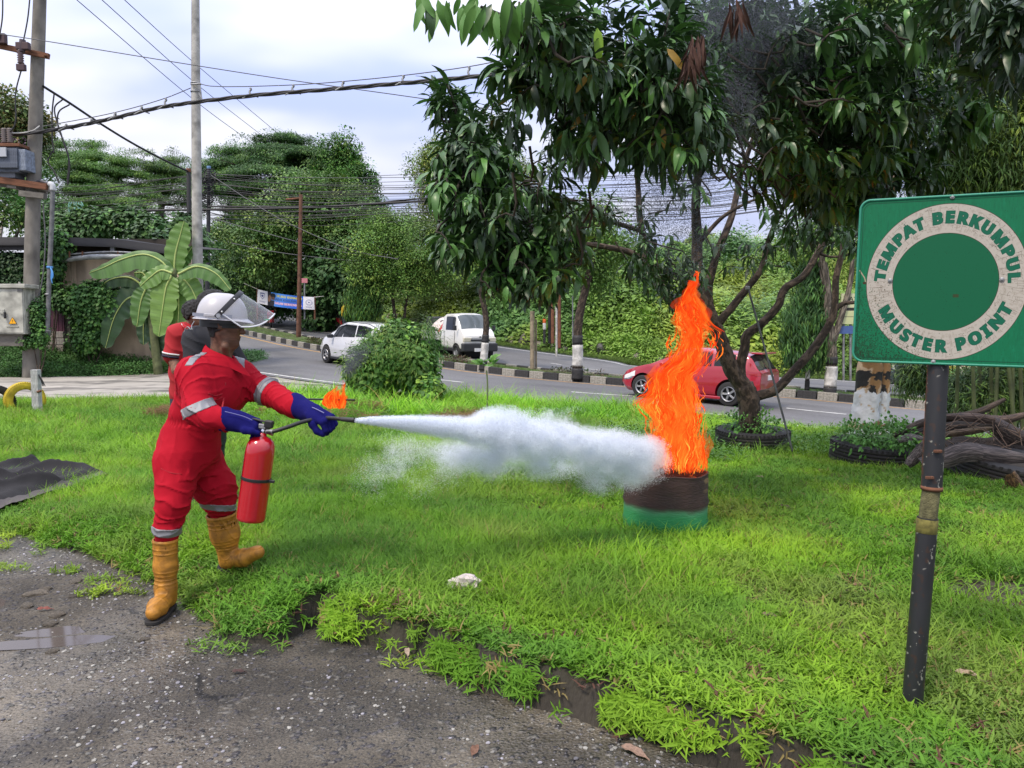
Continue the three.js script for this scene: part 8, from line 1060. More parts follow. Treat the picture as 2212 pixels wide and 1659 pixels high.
  const ds = thing('smoke', 'thin dark grey smoke drifting up through the mango crown above the flames', 'smoke', at(1510, 560, 5.7), null, 'stuff'), dm = phys([0.15, 0.16, 0.19], 1, { side: THREE.DoubleSide, transmission: 0.3, thickness: 0, specularIntensity: 0 }); tag(part('smoke_haze', rel(grains(160000, 47, sm2, 0.0028), ds), dm, ds), null, null, null, 'stuff');
  const s3 = () => { const h = R(), q = rdir(0), e = R() ** 0.5, p = at(748 + 40 * h + q.x * e * (10 + 34 * h), 812 - 70 * h + q.y * e * 16, 6.15 + q.z * 0.1); return fbm(p.x * 9, p.y * 7, p.z * 9, 3) < 0.42 ? null : p; };
  const ts = thing('smoke', 'wisp of grey smoke rising from the small torch in front of the bush', 'smoke', at(748, 812, 6.15), null, 'stuff'); tag(part('smoke_haze', rel(grains(5500, 53, s3, 0.003), ts), dm, ts), null, null, null, 'stuff');
}
{ // muster point sign
  const W = 1340, H = 1160, sx = (x) => (x - 250) / 1416 * W, tx = canvasTex(W, H, (g) => {
    const rn = mulberry(900); g.fillStyle = '#067a50'; g.fillRect(0, 0, W, H);
    for (let i = 0; i < 5000; i++) { g.fillStyle = `rgba(${rn() < 0.5 ? '10,70,52' : '30,160,122'},${0.05 + 0.07 * rn()})`; const x = rn() * W, y = rn() * H; g.fillRect(x, y, 2 + 10 * rn(), 6 + 60 * rn()); }
    const cx = W / 2, cy = H * 0.51, A = 592, B = 540; g.fillStyle = '#cbc4b8'; g.strokeStyle = '#4a4034'; g.lineWidth = 4; g.beginPath(); g.ellipse(cx, cy, A, B, 0, 0, 7); g.fill(); g.stroke(); g.fillStyle = '#046a45'; g.beginPath(); g.ellipse(cx, cy, A * 0.655, B * 0.625, 0, 0, 7); g.fill(); g.stroke();
    for (let i = 0; i < 900; i++) { const a = rn() * 6.283, k = 0.655 + 0.34 * rn(); g.fillStyle = `rgba(120,108,92,${0.05 + 0.1 * rn()})`; g.beginPath(); g.ellipse(cx + Math.cos(a) * A * k, cy + Math.sin(a) * B * k, 3 + 14 * rn(), 3 + 9 * rn(), a, 0, 7); g.fill(); }
    // crazed white paint
    g.lineWidth = 1.6; for (let i = 0; i < 420; i++) { let a = rn() * 6.283, k = 0.66 + 0.32 * rn(); g.strokeStyle = `rgba(70,58,46,${0.35 + 0.4 * rn()})`; g.beginPath(); const radial = rn() < 0.5; for (let j = 0; j < 6; j++) { const x = cx + Math.cos(a) * A * k, y = cy + Math.sin(a) * B * k; j ? g.lineTo(x, y) : g.moveTo(x, y); if (radial) { k += 0.02 + 0.015 * rn(); a += 0.012 * (rn() - 0.5); } else { a += 0.018; k += 0.02 * (rn() - 0.5); } if (k > 0.985 || k < 0.662) break; } g.stroke(); }
    const letters = (s, a0, a1, size, inward) => { g.font = '900 ' + size + 'px sans-serif'; g.textAlign = 'center'; g.textBaseline = 'middle'; const ws = [...s].map((c) => g.measureText(c).width + 8), tot = ws.reduce((p, q) => p + q, 0); let u = 0; [...s].forEach((c, i) => { const f = (u + ws[i] / 2) / tot; u += ws[i]; const a = lerp(a0, a1, f), k = 0.825, x = cx + Math.cos(a) * A * k, y = cy + Math.sin(a) * B * k, n = Math.atan2(Math.sin(a) / B, Math.cos(a) / A); g.save(); g.translate(x, y); g.rotate(inward ? n - Math.PI / 2 : n + Math.PI / 2); g.scale(1.2, 1); g.lineWidth = 9; g.strokeStyle = '#0b5f48'; g.strokeText(c, 0, 0); g.fillStyle = '#0d6f53'; g.fillText(c, 0, 0); g.restore(); }); };
    letters('TEMPAT BERKUMPUL', -Math.PI + 0.02, 0.02, 108, false); letters('MUSTER POINT', Math.PI - 0.38, 0.34, 112, true);
    // dirt, moss and scratches where they are on the board: lower left corner, left edge
    for (let i = 0; i < 7000; i++) { const x = rn() ** 1.6 * W * 0.55, y = H * (1 - rn() ** 2 * 0.5); if (rn() > sstep(W * 0.6, 0, x + (H - y) * 0.8)) continue; g.fillStyle = `rgba(${rn() < 0.6 ? '46,42,18' : '14,52,34'},${0.15 + 0.4 * rn()})`; g.fillRect(x, y, 2 + 9 * rn(), 2 + 9 * rn()); }
    for (let i = 0; i < 1100; i++) { g.fillStyle = `rgba(30,44,28,${0.2 + 0.4 * rn()})`; g.fillRect(rn() * W, rn() * H, 1 + 4 * rn(), 1 + 6 * rn()); } g.fillStyle = '#3b4a2a'; g.fillRect(cx + 68, cy + 84, 42, 22);
    g.strokeStyle = '#b8a890'; g.lineWidth = 9; g.beginPath(); g.moveTo(18, 500); g.lineTo(60, 555); g.lineTo(72, 590); g.stroke(); g.fillStyle = '#4a3320'; g.fillRect(50, 585, 24, 16);
    g.strokeStyle = 'rgba(8,70,50,0.9)'; g.lineWidth = 5; g.beginPath(); g.roundRect(26, 26, W - 52, H - 52, 60); g.stroke();
  });
  const TL = at(1860, 434, 2.96), BL = at(1842, 779, 2.96), TR = at(2262, 412, 2.68), ux = TR.clone().sub(TL), vy = TL.clone().sub(BL), w = ux.length(), h = vy.length(); ux.normalize(); vy.addScaledVector(ux, -vy.dot(ux)).normalize(); const nz = V().crossVectors(ux, vy), ctr = TL.clone().add(BL).multiplyScalar(0.5).addScaledVector(ux, w / 2);
  const foot = at(1966, 1556, 2.82); foot.y = groundH(foot.x, foot.z) - 0.05; const t = thing('muster_point_sign', 'weathered green muster point sign with white ring on a leaning black pole', 'sign', foot), P = (n, g, m) => part(n, g, m, t), m4 = basis(ctr.clone().sub(foot), ux, vy, nz);
  const rs = new THREE.Shape(), rad = 0.035; rs.moveTo(-w / 2 + rad, -h / 2); rs.lineTo(w / 2 - rad, -h / 2); rs.absarc(w / 2 - rad, -h / 2 + rad, rad, -Math.PI / 2, 0); rs.lineTo(w / 2, h / 2 - rad); rs.absarc(w / 2 - rad, h / 2 - rad, rad, 0, Math.PI / 2); rs.lineTo(-w / 2 + rad, h / 2); rs.absarc(-w / 2 + rad, h / 2 - rad, rad, Math.PI / 2, Math.PI); rs.lineTo(-w / 2, -h / 2 + rad); rs.absarc(-w / 2 + rad, -h / 2 + rad, rad, Math.PI, Math.PI * 1.5);
  const eg = new THREE.ExtrudeGeometry(rs, { depth: 0.014, bevelEnabled: true, bevelSize: 0.004, bevelThickness: 0.004, bevelSegments: 3, curveSegments: 10 }).translate(0, 0, -0.018), uvA = eg.attributes.uv, pA = eg.attributes.position; for (let i = 0; i < uvA.count; i++) uvA.setXY(i, clamp(pA.getX(i) / w + 0.5, 0.004, 0.996), clamp(pA.getY(i) / h + 0.5, 0.004, 0.996));
  P('board', eg.applyMatrix4(m4), phys([0.66, 0.66, 0.66], 0.55, { map: tx, specularIntensity: 0.5 })); const rimPts = rs.getPoints(10).map((p) => V(p.x, p.y, 0.001)); P('rim', tube([...rimPts, rimPts[0]], 0.0045, 8, false).applyMatrix4(m4), std([0.02, 0.22, 0.14], 0.5));
  for (const [x, y] of [[980, 150], [910, 1362], [527, 755], [1387, 755]]) { const p = V((x - 250) / 1416 * w - w / 2, h / 2 - (y - 150) / 1215 * h * 0.985 - 0.004, 0.004); P('bolt', merge([new THREE.SphereGeometry(0.005, 12, 8).scale(1, 1, 0.6).translate(p.x, p.y, p.z), lathe([[0, 0], [0.008, 0], [0.008, 0.002], [0, 0.003]], 14).rotateX(Math.PI / 2).translate(p.x, p.y, p.z - 0.002)]).applyMatrix4(m4), M.galv); }
  const chips = tex(256, 1024, (u, v) => { const n = tfbm(u, v, 8, 4), c = sstep(0.69, 0.72, tfbm(u, v * 4, 16, 3, 5)) * sstep(0.5, 0.6, tfbm(u, v * 2, 6, 3, 8)), r = sstep(0.66, 0.72, tfbm(u, v * 3, 10, 3, 12)); let o = [0.15 + 0.06 * n, 0.155 + 0.06 * n, 0.17 + 0.06 * n]; o = o.map((q, i) => lerp(q, [0.6, 0.6, 0.56][i], c)); return o.map((q, i) => lerp(q, [0.36, 0.2, 0.12][i], r * 0.4)); }, [4.5, 1.1]);
  const pm = std([0.62, 0.62, 0.62], 0.5, { map: chips, bumpMap: chips, bumpScale: 0.0015 }), pp = (a, b, r0, r1, m, n) => P(n, rel(tube([at(...a), at(...b)], [r0, r1], 20), t), m);
  pp([2045, 440, 2.9], [2012, 1058, 2.83], 0.036, 0.036, pm, 'pole'); pp([2012.5, 1050, 2.83], [2003, 1130, 2.825], 0.031, 0.032, std([0.16, 0.15, 0.07], 0.95, { map: re(grain, 8), bumpMap: re(bumpy, 20), bumpScale: 0.004 }), 'mossy_sleeve'); pp([2004, 1118, 2.825], [1964, 1600, 2.81], 0.036, 0.036, pm, 'pole'); P('rust_collar', rel(tube([at(2013, 1050, 2.83), at(2012.3, 1059, 2.83)], 0.0375, 20), t), M.rust); P('moss_patch', rel(tube([at(2003.6, 1120, 2.824), at(2001, 1150, 2.824)], 0.0368, 20), t), std([0.18, 0.16, 0.04], 0.95, { map: re(grain, 10) }));
  for (const [x, y] of [[2032, 975], [2014, 1032]]) P('bolt_slot', rel(box(0.03, 0.012, 0.012, 0.004, at(x - 6, y, 2.795)), t), M.rust); P('bolt_slot', rel(new THREE.SphereGeometry(0.008, 10, 8).translate(...at(2038, 846, 2.83).toArray()), t), M.galv);
  const bp = thing('black_post', 'black square post standing close behind the pole of the muster sign', 'post', (() => { const p = at(2006, 935, 9.5); p.y = groundH(p.x, p.z); return p; })()); part('shaft', rel(box(0.05, 2.6, 0.05, 0.006, at(2007, 935, 9.5).add(V(0, 1.25, 0))), bp), M.black, bp);
}
// old tyres: rubber ring with tread blocks
function tyre(name, label, pos, rot, r, w, mat, o = {}) {
  const t = thing(name, label, 'tyre', pos); t.rotation.set(...rot); const p = [[r * 0.6, -w * 0.4], [r * 0.68, -w * 0.5], [r * 0.88, -w * 0.52], [r * 0.97, -w * 0.45]]; for (let i = -2; i <= 2; i++) p.push([r, i * w * 0.17 - w * 0.06], [r, i * w * 0.17 + w * 0.06], [r - 0.012, i * w * 0.17 + w * 0.07], [r - 0.012, i * w * 0.17 + w * 0.1]); p.push([r * 0.97, w * 0.45], [r * 0.88, w * 0.52], [r * 0.68, w * 0.5], [r * 0.6, w * 0.4], [r * 0.64, 0], [r * 0.6, -w * 0.4]);
  part('carcass', lathe(p, 64), mat, t); const bl = []; for (let i = 0; i < 56; i++) for (const s of [-1, 1]) bl.push(box(0.02, w * 0.14, r * 0.05, 0.004, [r * 0.985, s * w * 0.43, 0]).rotateY(i / 56 * 6.2832)); tag(part('tread_blocks', merge(bl), mat, t), null, null, null, 'stuff'); if (o.soil) part('soil', new THREE.CircleGeometry(r * 0.66, 24).rotateX(-Math.PI / 2).translate(0, w * 0.3, 0), std([0.035, 0.028, 0.02], 1), t); return t;
}
{
  const a = at(1625, 962, 10.4); a.y = groundH(a.x, a.z) + 0.16; tyre('old_tyre', 'old black tyre lying flat round the foot of the mango trunk', a, [0.05, 0, 0.0], 0.49, 0.25, M.rubber, { soil: true });
  const b = at(1893, 990, 9.1); b.y = groundH(b.x, b.z) + 0.15; tyre('old_tyre', 'old black tyre planter full of weeds at the left end of the dried palm pile', b, [0.06, 0, -0.04], 0.52, 0.24, M.rubber, { soil: true });
  const c = at(2190, 1030, 8.0); c.y = groundH(c.x, c.z) + 0.08; tyre('old_tyre', 'old black tyre half buried under the dried palm sheaths at the right edge', c, [0.12, 0, -0.1], 0.62, 0.24, M.rubber, { soil: true });
  const yt = std([0.62, 0.46, 0.02], 0.7, { map: re(grain, 2), bumpMap: re(bumpy, 8), bumpScale: 0.004 }), d = at(53, 850, 14.7); d.y = groundH(d.x, d.z) + 0.2; const ty = tyre('old_tyre', 'yellow painted tyre standing half buried beside the white post', d, [Math.PI / 2, 0, 0], 0.34, 0.19, yt); ty.rotation.set(0, 0, 0); ty.rotateY(-0.8); ty.rotateX(Math.PI / 2 * 0.0); ty.rotateZ(Math.PI / 2); const e = at(-12, 866, 14.5); e.y = groundH(e.x, e.z) + 0.15; const tb = tyre('old_tyre', 'black tyre standing half buried at the extreme left edge', e, [0, 0, 0], 0.34, 0.19, M.rubber); tb.rotateY(-0.8); tb.rotateZ(Math.PI / 2);
  const p = at(81, 893, 14.3); p.y = groundH(p.x, p.z); const wp = thing('white_post', 'short square white painted concrete post beside the yellow tyre', 'post', p); part('shaft', box(0.135, 0.82, 0.12, 0.012, [0, 0.4, 0]), std([0.55, 0.55, 0.54], 0.85, { map: re(grain, 2), bumpMap: re(bumpy, 5), bumpScale: 0.006 }), wp); part('iron_stub', rod(V(0.05, 0.4, 0.06), V(0.12, 0.42, 0.06), 0.022, 8), M.rust, wp); part('black_rag', merge([0, 1, 2].map((i) => tube(smooth([V(0.06, 0.72, 0.02), V(0.11 + i * 0.01, 0.62, 0.03), V(0.13 + i * 0.025, 0.5, 0.02)], 6), [0.014, 0.006], 5))), M.black, wp);
  // dried palm sheaths: boat-shaped husks
  R = mulberry(951); const husk = (lab, pts, w, d, c, curl = 0.6, cat = 'palm sheath') => {
    const P = smooth(pts.map(([x, y, e]) => at(x, y, d + (e ?? 0))), 26), pos = [], idx = [], uv = [], W = w / F * d; for (let i = 0; i <= 26; i++) { const T = P[Math.min(i + 1, 26)].clone().sub(P[Math.max(i - 1, 0)]).normalize(), S = V().crossVectors(T, V(0, 0.4, 1)).normalize(), N = V().crossVectors(S, T), q = Math.sin(Math.PI * (0.12 + 0.8 * i / 26)) ** 0.6; for (let j = 0; j <= 6; j++) { const s = j / 3 - 1, p = P[i].clone().addScaledVector(S, s * W * q).addScaledVector(N, -curl * W * q * s * s + 0.012 * noise(i * 0.7, j * 1.3, 5)); pos.push(p.x, p.y, p.z); uv.push(j * 0.03, i * 0.05); } } for (let i = 0; i < 26; i++) for (let j = 0; j < 6; j++) { const a = i * 7 + j; idx.push(a, a + 1, a + 7, a + 1, a + 8, a + 7); }
    const t = thing('palm_sheath', lab, cat, P[0].clone()); const inner = geoOf(pos, uv, idx), m = std(c.map((q) => q * 0.5), 0.8, { side: THREE.DoubleSide, map: re(barkT, 9, 1.2), bumpMap: re(barkT, 9, 1.2), bumpScale: 0.006 }); part('husk', rel(inner, t), m, t); return t; };
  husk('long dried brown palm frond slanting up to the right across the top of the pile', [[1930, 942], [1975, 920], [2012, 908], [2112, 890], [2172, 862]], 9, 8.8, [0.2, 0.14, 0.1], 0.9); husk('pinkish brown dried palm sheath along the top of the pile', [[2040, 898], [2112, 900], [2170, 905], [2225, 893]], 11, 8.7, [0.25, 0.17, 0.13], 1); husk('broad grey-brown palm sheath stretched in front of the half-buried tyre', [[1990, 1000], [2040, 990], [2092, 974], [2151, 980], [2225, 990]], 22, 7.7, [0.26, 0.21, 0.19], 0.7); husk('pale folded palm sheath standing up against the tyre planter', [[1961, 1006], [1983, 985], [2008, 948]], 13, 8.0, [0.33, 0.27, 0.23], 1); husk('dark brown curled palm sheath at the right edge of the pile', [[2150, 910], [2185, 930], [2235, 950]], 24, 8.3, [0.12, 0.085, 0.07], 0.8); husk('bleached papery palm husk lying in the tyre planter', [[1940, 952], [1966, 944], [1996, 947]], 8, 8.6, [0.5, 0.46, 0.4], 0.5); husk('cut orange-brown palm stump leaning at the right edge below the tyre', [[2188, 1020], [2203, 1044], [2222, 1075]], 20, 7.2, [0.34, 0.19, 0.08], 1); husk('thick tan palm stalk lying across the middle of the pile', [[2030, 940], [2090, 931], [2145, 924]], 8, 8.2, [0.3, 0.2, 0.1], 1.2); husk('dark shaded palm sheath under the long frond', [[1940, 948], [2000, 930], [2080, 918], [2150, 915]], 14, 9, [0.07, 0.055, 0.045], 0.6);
  const tw = []; for (let i = 0; i < 46; i++) { const x = rr(2030, 2210), y = rr(915, 975), a = at(x, y, 8 + rr(-0.2, 0.4)); tw.push(tube([a, a.clone().add(V(rr(-0.25, 0.25), rr(-0.02, 0.2), rr(-0.1, 0.1)))], [0.006, 0.003], 4)); } tag(part('dry_twigs', merge(tw), std([0.16, 0.11, 0.08], 0.9)), 'tangle of thin dry twigs in the heap of palm sheaths', null, null, 'stuff');
  const hp = at(2130, 985, 8.7); hp.y = groundH(hp.x, hp.z); const mound = new THREE.SphereGeometry(1, 30, 16), ma = mound.attributes.position; for (let i = 0; i < ma.count; i++) { const k = 0.8 + 0.4 * noise(ma.getX(i) * 3 + 5, ma.getY(i) * 3, ma.getZ(i) * 3); ma.setXYZ(i, ma.getX(i) * k * 0.85, ma.getY(i) * k * 0.38, ma.getZ(i) * k * 0.45); } mound.computeVertexNormals(); const mo = part('debris_mound', mound, std([0.05, 0.038, 0.03], 1, { map: re(grain, 4), bumpMap: re(bumpy, 5), bumpScale: 0.03 })); mo.position.copy(hp); tag(mo, 'dark mound of rotting plant debris under the palm sheaths', null, null, 'stuff');
  // weeds growing in the planters
  const L = [], C = []; for (const [p0, r0, n] of [[a, 0.36, 26], [b, 0.42, 60]]) for (let i = 0; i < n; i++) { const q = rr(0, 6.28), e = R() ** 0.5 * r0; L.push(frame(p0.clone().add(V(Math.cos(q) * e, rr(0.1, 0.25), Math.sin(q) * e)), V(rr(-0.4, 0.4), 1, rr(-0.4, 0.4)), V(1, 0, 0.2), rr(0.4, 0.75))); C.push(mossy([0.09, 0.24, 0.035], 0.3)); } tag(inst('planter_weeds', CL.small[1], M.leaf, L, null, C), 'green weeds growing out of the old tyres', null, null, 'stuff');
  const spike = thing('spiky_plant', 'spiky strap-leaved plant growing in front of the tyre at the mango trunk', 'plant', (() => { const q = at(1655, 985, 9.9); q.y = groundH(q.x, q.z); return q; })()), sm4 = phys([0.07, 0.13, 0.06], 0.5, { side: THREE.DoubleSide }); for (let i = 0; i < 20; i++) { const an = i * 2.4, l = part('leaf', blade(rr(0.3, 0.46), 0.012, rr(0.4, 1), 5), sm4, spike); l.applyMatrix4(frame(V(0, 0, 0), V(Math.cos(an) * 0.75, 1, Math.sin(an) * 0.75), V(-Math.cos(an), 0.5, -Math.sin(an)))); }
  // thick pale trunk painted white and black, behind the sign
  const bt = tex(256, 512, (u, v) => { const w = v * 4.2, n = tfbm(u, w, 8, 5), h = w + 0.22 * (tfbm(u, w, 6, 4, 4) - 0.5), peel = sstep(0.5, 0.56, tfbm(u, w * 0.6, 5, 4, 7)); let c = [0.78 - 0.2 * peel, 0.68 - 0.24 * peel, 0.56 - 0.28 * peel].map((q) => q * (0.8 + 0.35 * n)); if (h > 0.76 && h < 1.06) { const k = sstep(0.4, 0.46, tfbm(u, w, 9, 4, 11)); c = c.map((q) => lerp(q, 0.12, k)); } else if (h <= 0.76) { const k = sstep(0.34, 0.42, tfbm(u, w, 8, 4, 15)); c = c.map((q, i) => lerp(q, [0.84, 0.85, 0.86][i], k)); } return c; });
  const tb2 = at(1880, 940, 11.3); tb2.y = groundH(tb2.x, tb2.z); const wt = thing('white_trunk_tree', 'thick pale tree trunk with white and black paint, half hidden by the green sign', 'tree', tb2); const wm2 = std([0.75, 0.75, 0.75], 0.9, { map: bt, bumpMap: re(bumpy, 1, 4), bumpScale: 0.01 }); for (const [x0, r0, x1, dz] of [[1868, 0.19, 1886, 0], [1899, 0.14, 1906, 0.08]]) { const g = tube(smooth([at(x0 - 6, 945, 11.3 + dz), at(x0, 900, 11.3 + dz), at((x0 + x1) / 2, 820, 11.3 + dz), at(x1, 700, 11.3 + dz), at(x1 + 10, 420, 11.3 + dz), at(x1 + 30, 100, 11.2 + dz)], 40), Array.from({ length: 41 }, (_, i) => r0 * (i < 4 ? 1.35 - i * 0.08 : 1.05 - i * 0.008)), 18, true, 0.14), uvA = g.attributes.uv, pA = g.attributes.position; for (let i = 0; i < uvA.count; i++) uvA.setXY(i, uvA.getX(i) / (r0 * 6.283), clamp((pA.getY(i) - tb2.y) / 4.2, 0.01, 0.99)); part('trunk', rel(g, wt), wm2, wt); }
  crownOn(wt, [[1900, 60, 11.2, 1.3, 0.7, 1, 90], [1990, 30, 11.4, 1, 0.5, 0.8, 60]], 'small', { c1: [0.05, 0.12, 0.03], c2: [0.12, 0.22, 0.04], size: 0.8, gap: 0.35 });
}
{ // posts, roadside sign and wall across the road
  const post = (name, lab, x, y0, y1, d, r, m) => { const p = at(x, y1, d), t = thing(name, lab, 'post', p); part('shaft', rel(tube([p, at(x, y0, d)], r, 10), t), m, t); return t; };
  const wood = std([0.3, 0.25, 0.17], 0.9, { map: re(grain, 1), bumpMap: re(barkT, 1), bumpScale: 0.006 });
  post('timber_post', 'thick weathered timber post on the median between the banded trees', 1150, 672, 797, 27.9, 0.085, wood); post('timber_post', 'thinner timber pole right beside the thick timber post', 1158, 690, 798, 28, 0.035, wood); post('steel_post', 'left rusty steel beam standing in the shrubs beyond the road', 1194, 612, 742, 36, 0.085, M.rust); post('steel_post', 'right rusty steel beam standing in the shrubs beyond the road', 1208, 618, 752, 36, 0.085, M.rust); post('white_pole', 'thin white pole between the two rusty beams', 1202, 660, 770, 35.5, 0.045, M.white); post('dark_post', 'dark post beside the rusty beams', 1187, 640, 742, 36.2, 0.065, M.blackPaint); post('thin_pole', 'thin grey pole leaning in the shrubs right of the rusty beams', 1237, 640, 742, 36.4, 0.03, M.galv);
  const bo = post('bollard', 'dark bollard with white band and orange tip beyond the road', 1176, 690, 742, 36, 0.06, M.blackPaint); part('white_band', rel(tube([at(1176, 712, 36), at(1176, 698, 36)], 0.075, 10), bo), M.white, bo); part('orange_tip', rel(tube([at(1176, 698, 36), at(1176, 689, 36)], 0.075, 10), bo), std([0.6, 0.12, 0.02], 0.6), bo);
  const st = canvasTex(256, 256, (g) => { g.fillStyle = '#cfd2a6'; g.fillRect(0, 0, 256, 256); g.fillStyle = '#c9cf9a'; g.fillRect(0, 150, 256, 106); g.fillStyle = '#2c2c26'; g.font = 'bold 44px sans-serif'; g.fillText('HATI-HATI', 16, 60, 226); g.fillRect(20, 118, 120, 26); g.fillRect(150, 118, 80, 26); g.fillStyle = '#8f9070'; g.fillRect(20, 190, 60, 8); g.fillRect(140, 190, 70, 8); });
  const rs = thing('roadside_sign', 'pale green roadside board on two grey posts half hidden by the muster sign', 'sign', at(1850, 822, 24)); part('board', rel(slab(1816, 634, 1905, 700, 24, 0.05, 0), rs), std([0.85, 0.85, 0.85], 0.6, { map: st }), rs); part('blue_strip', rel(slab(1813, 704, 1905, 721, 24, 0.05, 0), rs), std([0.06, 0.11, 0.28], 0.5), rs); for (const x of [1822, 1837, 1895]) part('post', rel(rod(at(x, 822, 24.1), at(x, 636, 24.1), 0.04, 8), rs), M.galv, rs);
  const mt = canvasTex(512, 128, (g) => { const c = ['#d9d3b8', '#4a97b5', '#e4e0d6', '#c9b04a', '#6fb0c4', '#d9a6a0', '#ece7da', '#4e8f6a'], rn = mulberry(77); g.fillStyle = '#d8d2be'; g.fillRect(0, 0, 512, 128); for (let i = 0; i < 60; i++) { g.fillStyle = c[Math.floor(rn() * 8)]; g.fillRect(rn() * 512, rn() * 90, 14 + rn() * 40, 10 + rn() * 40); } g.fillStyle = '#4c4a3a'; g.fillRect(0, 100, 512, 28); });
  const mw = thing('painted_wall', 'low wall painted in pale blue and yellow patches beyond the road, under the sign', 'wall', at(2130, 832, 33), null); part('panel', rel(slab(1930, 786, 2330, 834, 33, 0.2, 0.01), mw), std([0.9, 0.9, 0.9], 0.8, { map: mt }), mw);
  // brownish shrubs planted on the median
  R = mulberry(971); const L = [], C = []; for (const [x0, x1, d, n] of [[662, 728, 37.6, 46], [1190, 1300, 27.2, 26], [960, 1010, 31, 26], [1555, 1600, 25.2, 12]]) for (let i = 0; i < n; i++) { const x = rr(x0, x1), p = at(x, 700, d), r = toRoad(p.x, p.z), q = acrossRoad(r.i, rr(-1.5, -0.4), 0.25); L.push(frame(V(p.x, r.y + 0.26, q.z + (p.z - q.z) * 0.2), V(rr(-0.5, 0.5), 1, rr(-0.5, 0.5)), V(1, 0, 0.2), rr(0.45, 0.8))); C.push(R() < 0.6 ? mossy([0.13, 0.085, 0.045], 0.3) : mossy([0.1, 0.15, 0.04], 0.3)); } tag(inst('median_shrubs', CL.broad[0], M.leaf, L, null, C), 'low brownish shrubs planted along the road median', null, null, 'stuff');
}
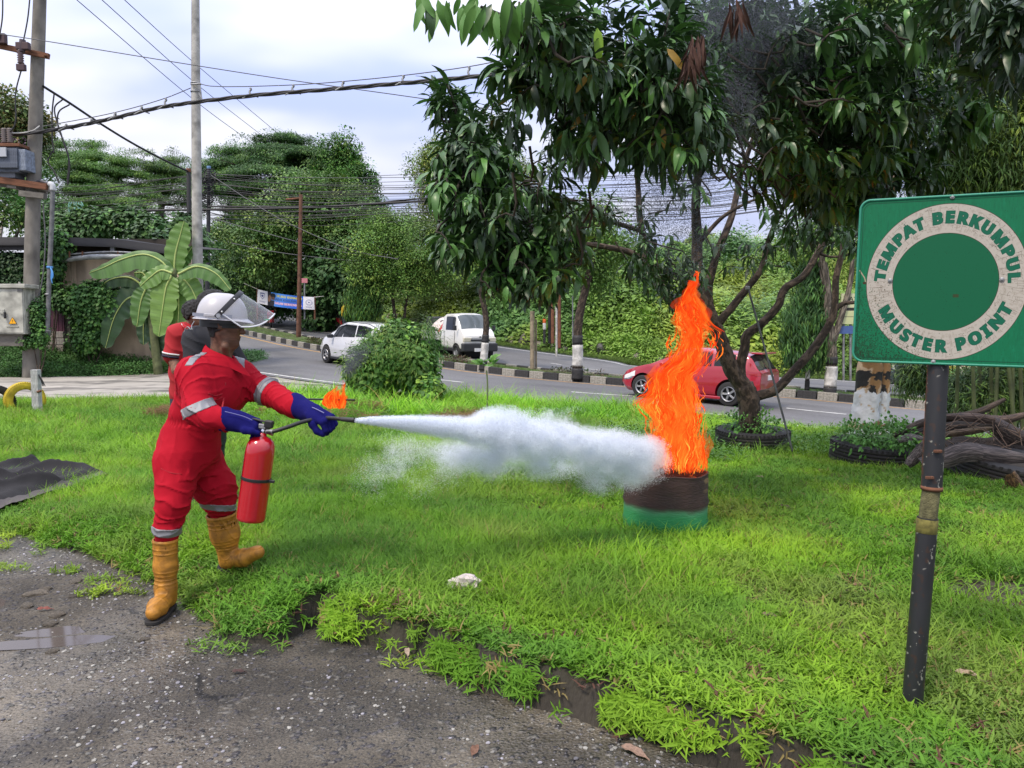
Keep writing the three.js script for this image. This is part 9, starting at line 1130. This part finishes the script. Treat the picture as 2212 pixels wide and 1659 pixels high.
{ // blanket, litter, fallen leaves
  R = mulberry(981);
  const c = [[66, 1000], [240, 1021], [-20, 1108], [-230, 1075]].map(([x, y]) => onY(x, y, 0.06)), pos = [], idx = [], uv = [], N = 60;
  const bl = thing('black_blanket', 'black fire blanket with grey edging crumpled on the grass at the left', 'blanket', c[0].clone().lerp(c[2], 0.5)); for (let i = 0; i <= N; i++) for (let j = 0; j <= N; j++) { const u = i / N, v = j / N, p = c[0].clone().lerp(c[1], u).lerp(c[3].clone().lerp(c[2], u), v), g = groundH(p.x, p.z), e = Math.min(u, v, 1 - u, 1 - v); const f = (1 - Math.abs(Math.sin(u * 7 + v * 3 + 3 * fbm(u * 3, v * 3, 1, 2)))) ** 2, f2 = fbm(u * 5, v * 4, 4, 3); p.y = g + 0.055 + (0.03 + 0.085 * f * (0.4 + f2) + 0.05 * f2) * sstep(0, 0.12, e) + 0.02 * noise(u * 14, v * 14, 2) ; p.x += 0.03 * (noise(u * 6, v * 6, 9) - 0.5); pos.push(p.x, p.y, p.z); uv.push(u * 1.2, v * 0.8); } for (let i = 0; i < N; i++) for (let j = 0; j < N; j++) { const a = i * (N + 1) + j; idx.push(a, a + N + 1, a + 1, a + 1, a + N + 1, a + N + 2); }
  const full = geoOf(pos, uv, idx), ix = [...full.index.array], inner = [], hem = []; for (let k = 0; k < ix.length; k += 6) { const q = ix[k], i = Math.floor(q / (N + 1)), j = q % (N + 1); (i < 3 || j > N - 5 || i > N - 4 ? hem : inner).push(...ix.slice(k, k + 6)); } const g1 = full.clone(), g2 = full.clone(); g1.setIndex(inner); g2.setIndex(hem); const wool = (col) => std(col, 0.95, { side: THREE.DoubleSide, bumpMap: re(weave, 6), bumpScale: 0.002 }); part('cloth', rel(g1, bl), wool([0.016, 0.015, 0.016]), bl); part('hem', rel(g2, bl), wool([0.11, 0.098, 0.095]), bl);
  const pw = sit(1005, 1272, 0.12), pg = new THREE.IcosahedronGeometry(0.06, 4), pa = pg.attributes.position; for (let i = 0; i < pa.count; i++) { const k = 0.55 + 0.9 * (1 - Math.abs(2 * noise(pa.getX(i) * 42, pa.getY(i) * 42, pa.getZ(i) * 42) - 1)); pa.setXYZ(i, pa.getX(i) * k * 1.25, Math.max(-0.01, pa.getY(i) * k * 0.75), pa.getZ(i) * k * 0.8); } pg.computeVertexNormals(); const pp = part('crumpled_paper', pg, std([0.52, 0.46, 0.45], 0.85, { flatShading: true })); pp.position.copy(pw).add(V(0, 0.035, 0)); tag(pp, 'crumpled whitish scrap of paper lying in the grass in the middle of the lawn', 'litter');
  const lg = (l, w, k) => blade(l, w, 0.25, 8, lance, 0.5, 0.004 * k), leafAt = (lab, x, y, on, col, len, a, lift = 0.012) => { const p = on === 'lawn' ? sit(x, y, 0.12).add(V(0, 0.045, 0)) : onY(x, y, 0), m = part('fallen_leaf', lg(len, len * 0.17, 1), phys(col, 0.7, { side: THREE.DoubleSide, map: re(grain, 3) })); if (on !== 'lawn') p.y = drivewayY(p.x, p.z) + lift; m.applyMatrix4(frame(p, V(Math.cos(a), 0.06, Math.sin(a)), V(0.1, 1, 0.2))); tag(m, lab, 'leaf'); };
  const br = [0.2, 0.1, 0.06], dk = [0.06, 0.028, 0.022], pale = [0.36, 0.26, 0.16], ol = [0.26, 0.27, 0.1];
  leafAt('curled brown leaf lying on the asphalt near the middle of the bottom edge', 1020, 1640, 'd', br, 0.1, -1.4); leafAt('long pale brown leaf on the asphalt beside the lower right cut edge', 1340, 1618, 'd', [0.27, 0.17, 0.12], 0.13, 0.7); leafAt('rust brown leaf lying close under the cut turf edge', 930, 1440, 'd', br, 0.075, 0.4); leafAt('dark curled leaf under the cut turf left of centre', 610, 1392, 'd', dk, 0.08, 0.5); leafAt('narrow dark leaf lying on the open asphalt', 500, 1456, 'd', dk, 0.07, -0.1); leafAt('reddish leaf among the pale stones on the left', 78, 1322, 'd', [0.22, 0.06, 0.04], 0.09, -0.3); leafAt('pale dry leaf standing against the cut soil', 878, 1424, 'd', [0.4, 0.3, 0.22], 0.085, 1.35, 0.05); leafAt('thin pale stalk-like leaf on the wet asphalt right of centre', 1185, 1465, 'd', pale, 0.09, 0.4);
  leafAt('yellow-green leaf lying flat on the lawn right of the paper scrap', 1206, 1290, 'lawn', ol, 0.06, 1); leafAt('yellowing upright leaf on the lawn right of the sign pole', 2088, 1098, 'lawn', [0.42, 0.3, 0.1], 0.08, 1.4); leafAt('brown curled leaf on the lawn left of the sign pole', 1840, 1270, 'lawn', br, 0.08, 0.2); leafAt('purple-brown leaf on the lawn below the drum', 1645, 1340, 'lawn', [0.16, 0.085, 0.075], 0.09, 0.15); leafAt('small dry leaf on the lawn in front of the drum', 1550, 1212, 'lawn', br, 0.06, 0.6); leafAt('straw-coloured leaf beside the foot of the sign pole', 2060, 1465, 'lawn', pale, 0.11, 0.3); leafAt('dark dead leaf lying between drum and tyre planter', 1682, 1090, 'lawn', dk, 0.12, 0.5); leafAt('pale dead leaf on the lawn left of the dark dead leaf', 1632, 1014, 'lawn', [0.3, 0.2, 0.15], 0.12, 0.2);
}
renderer.render(scene, camera);
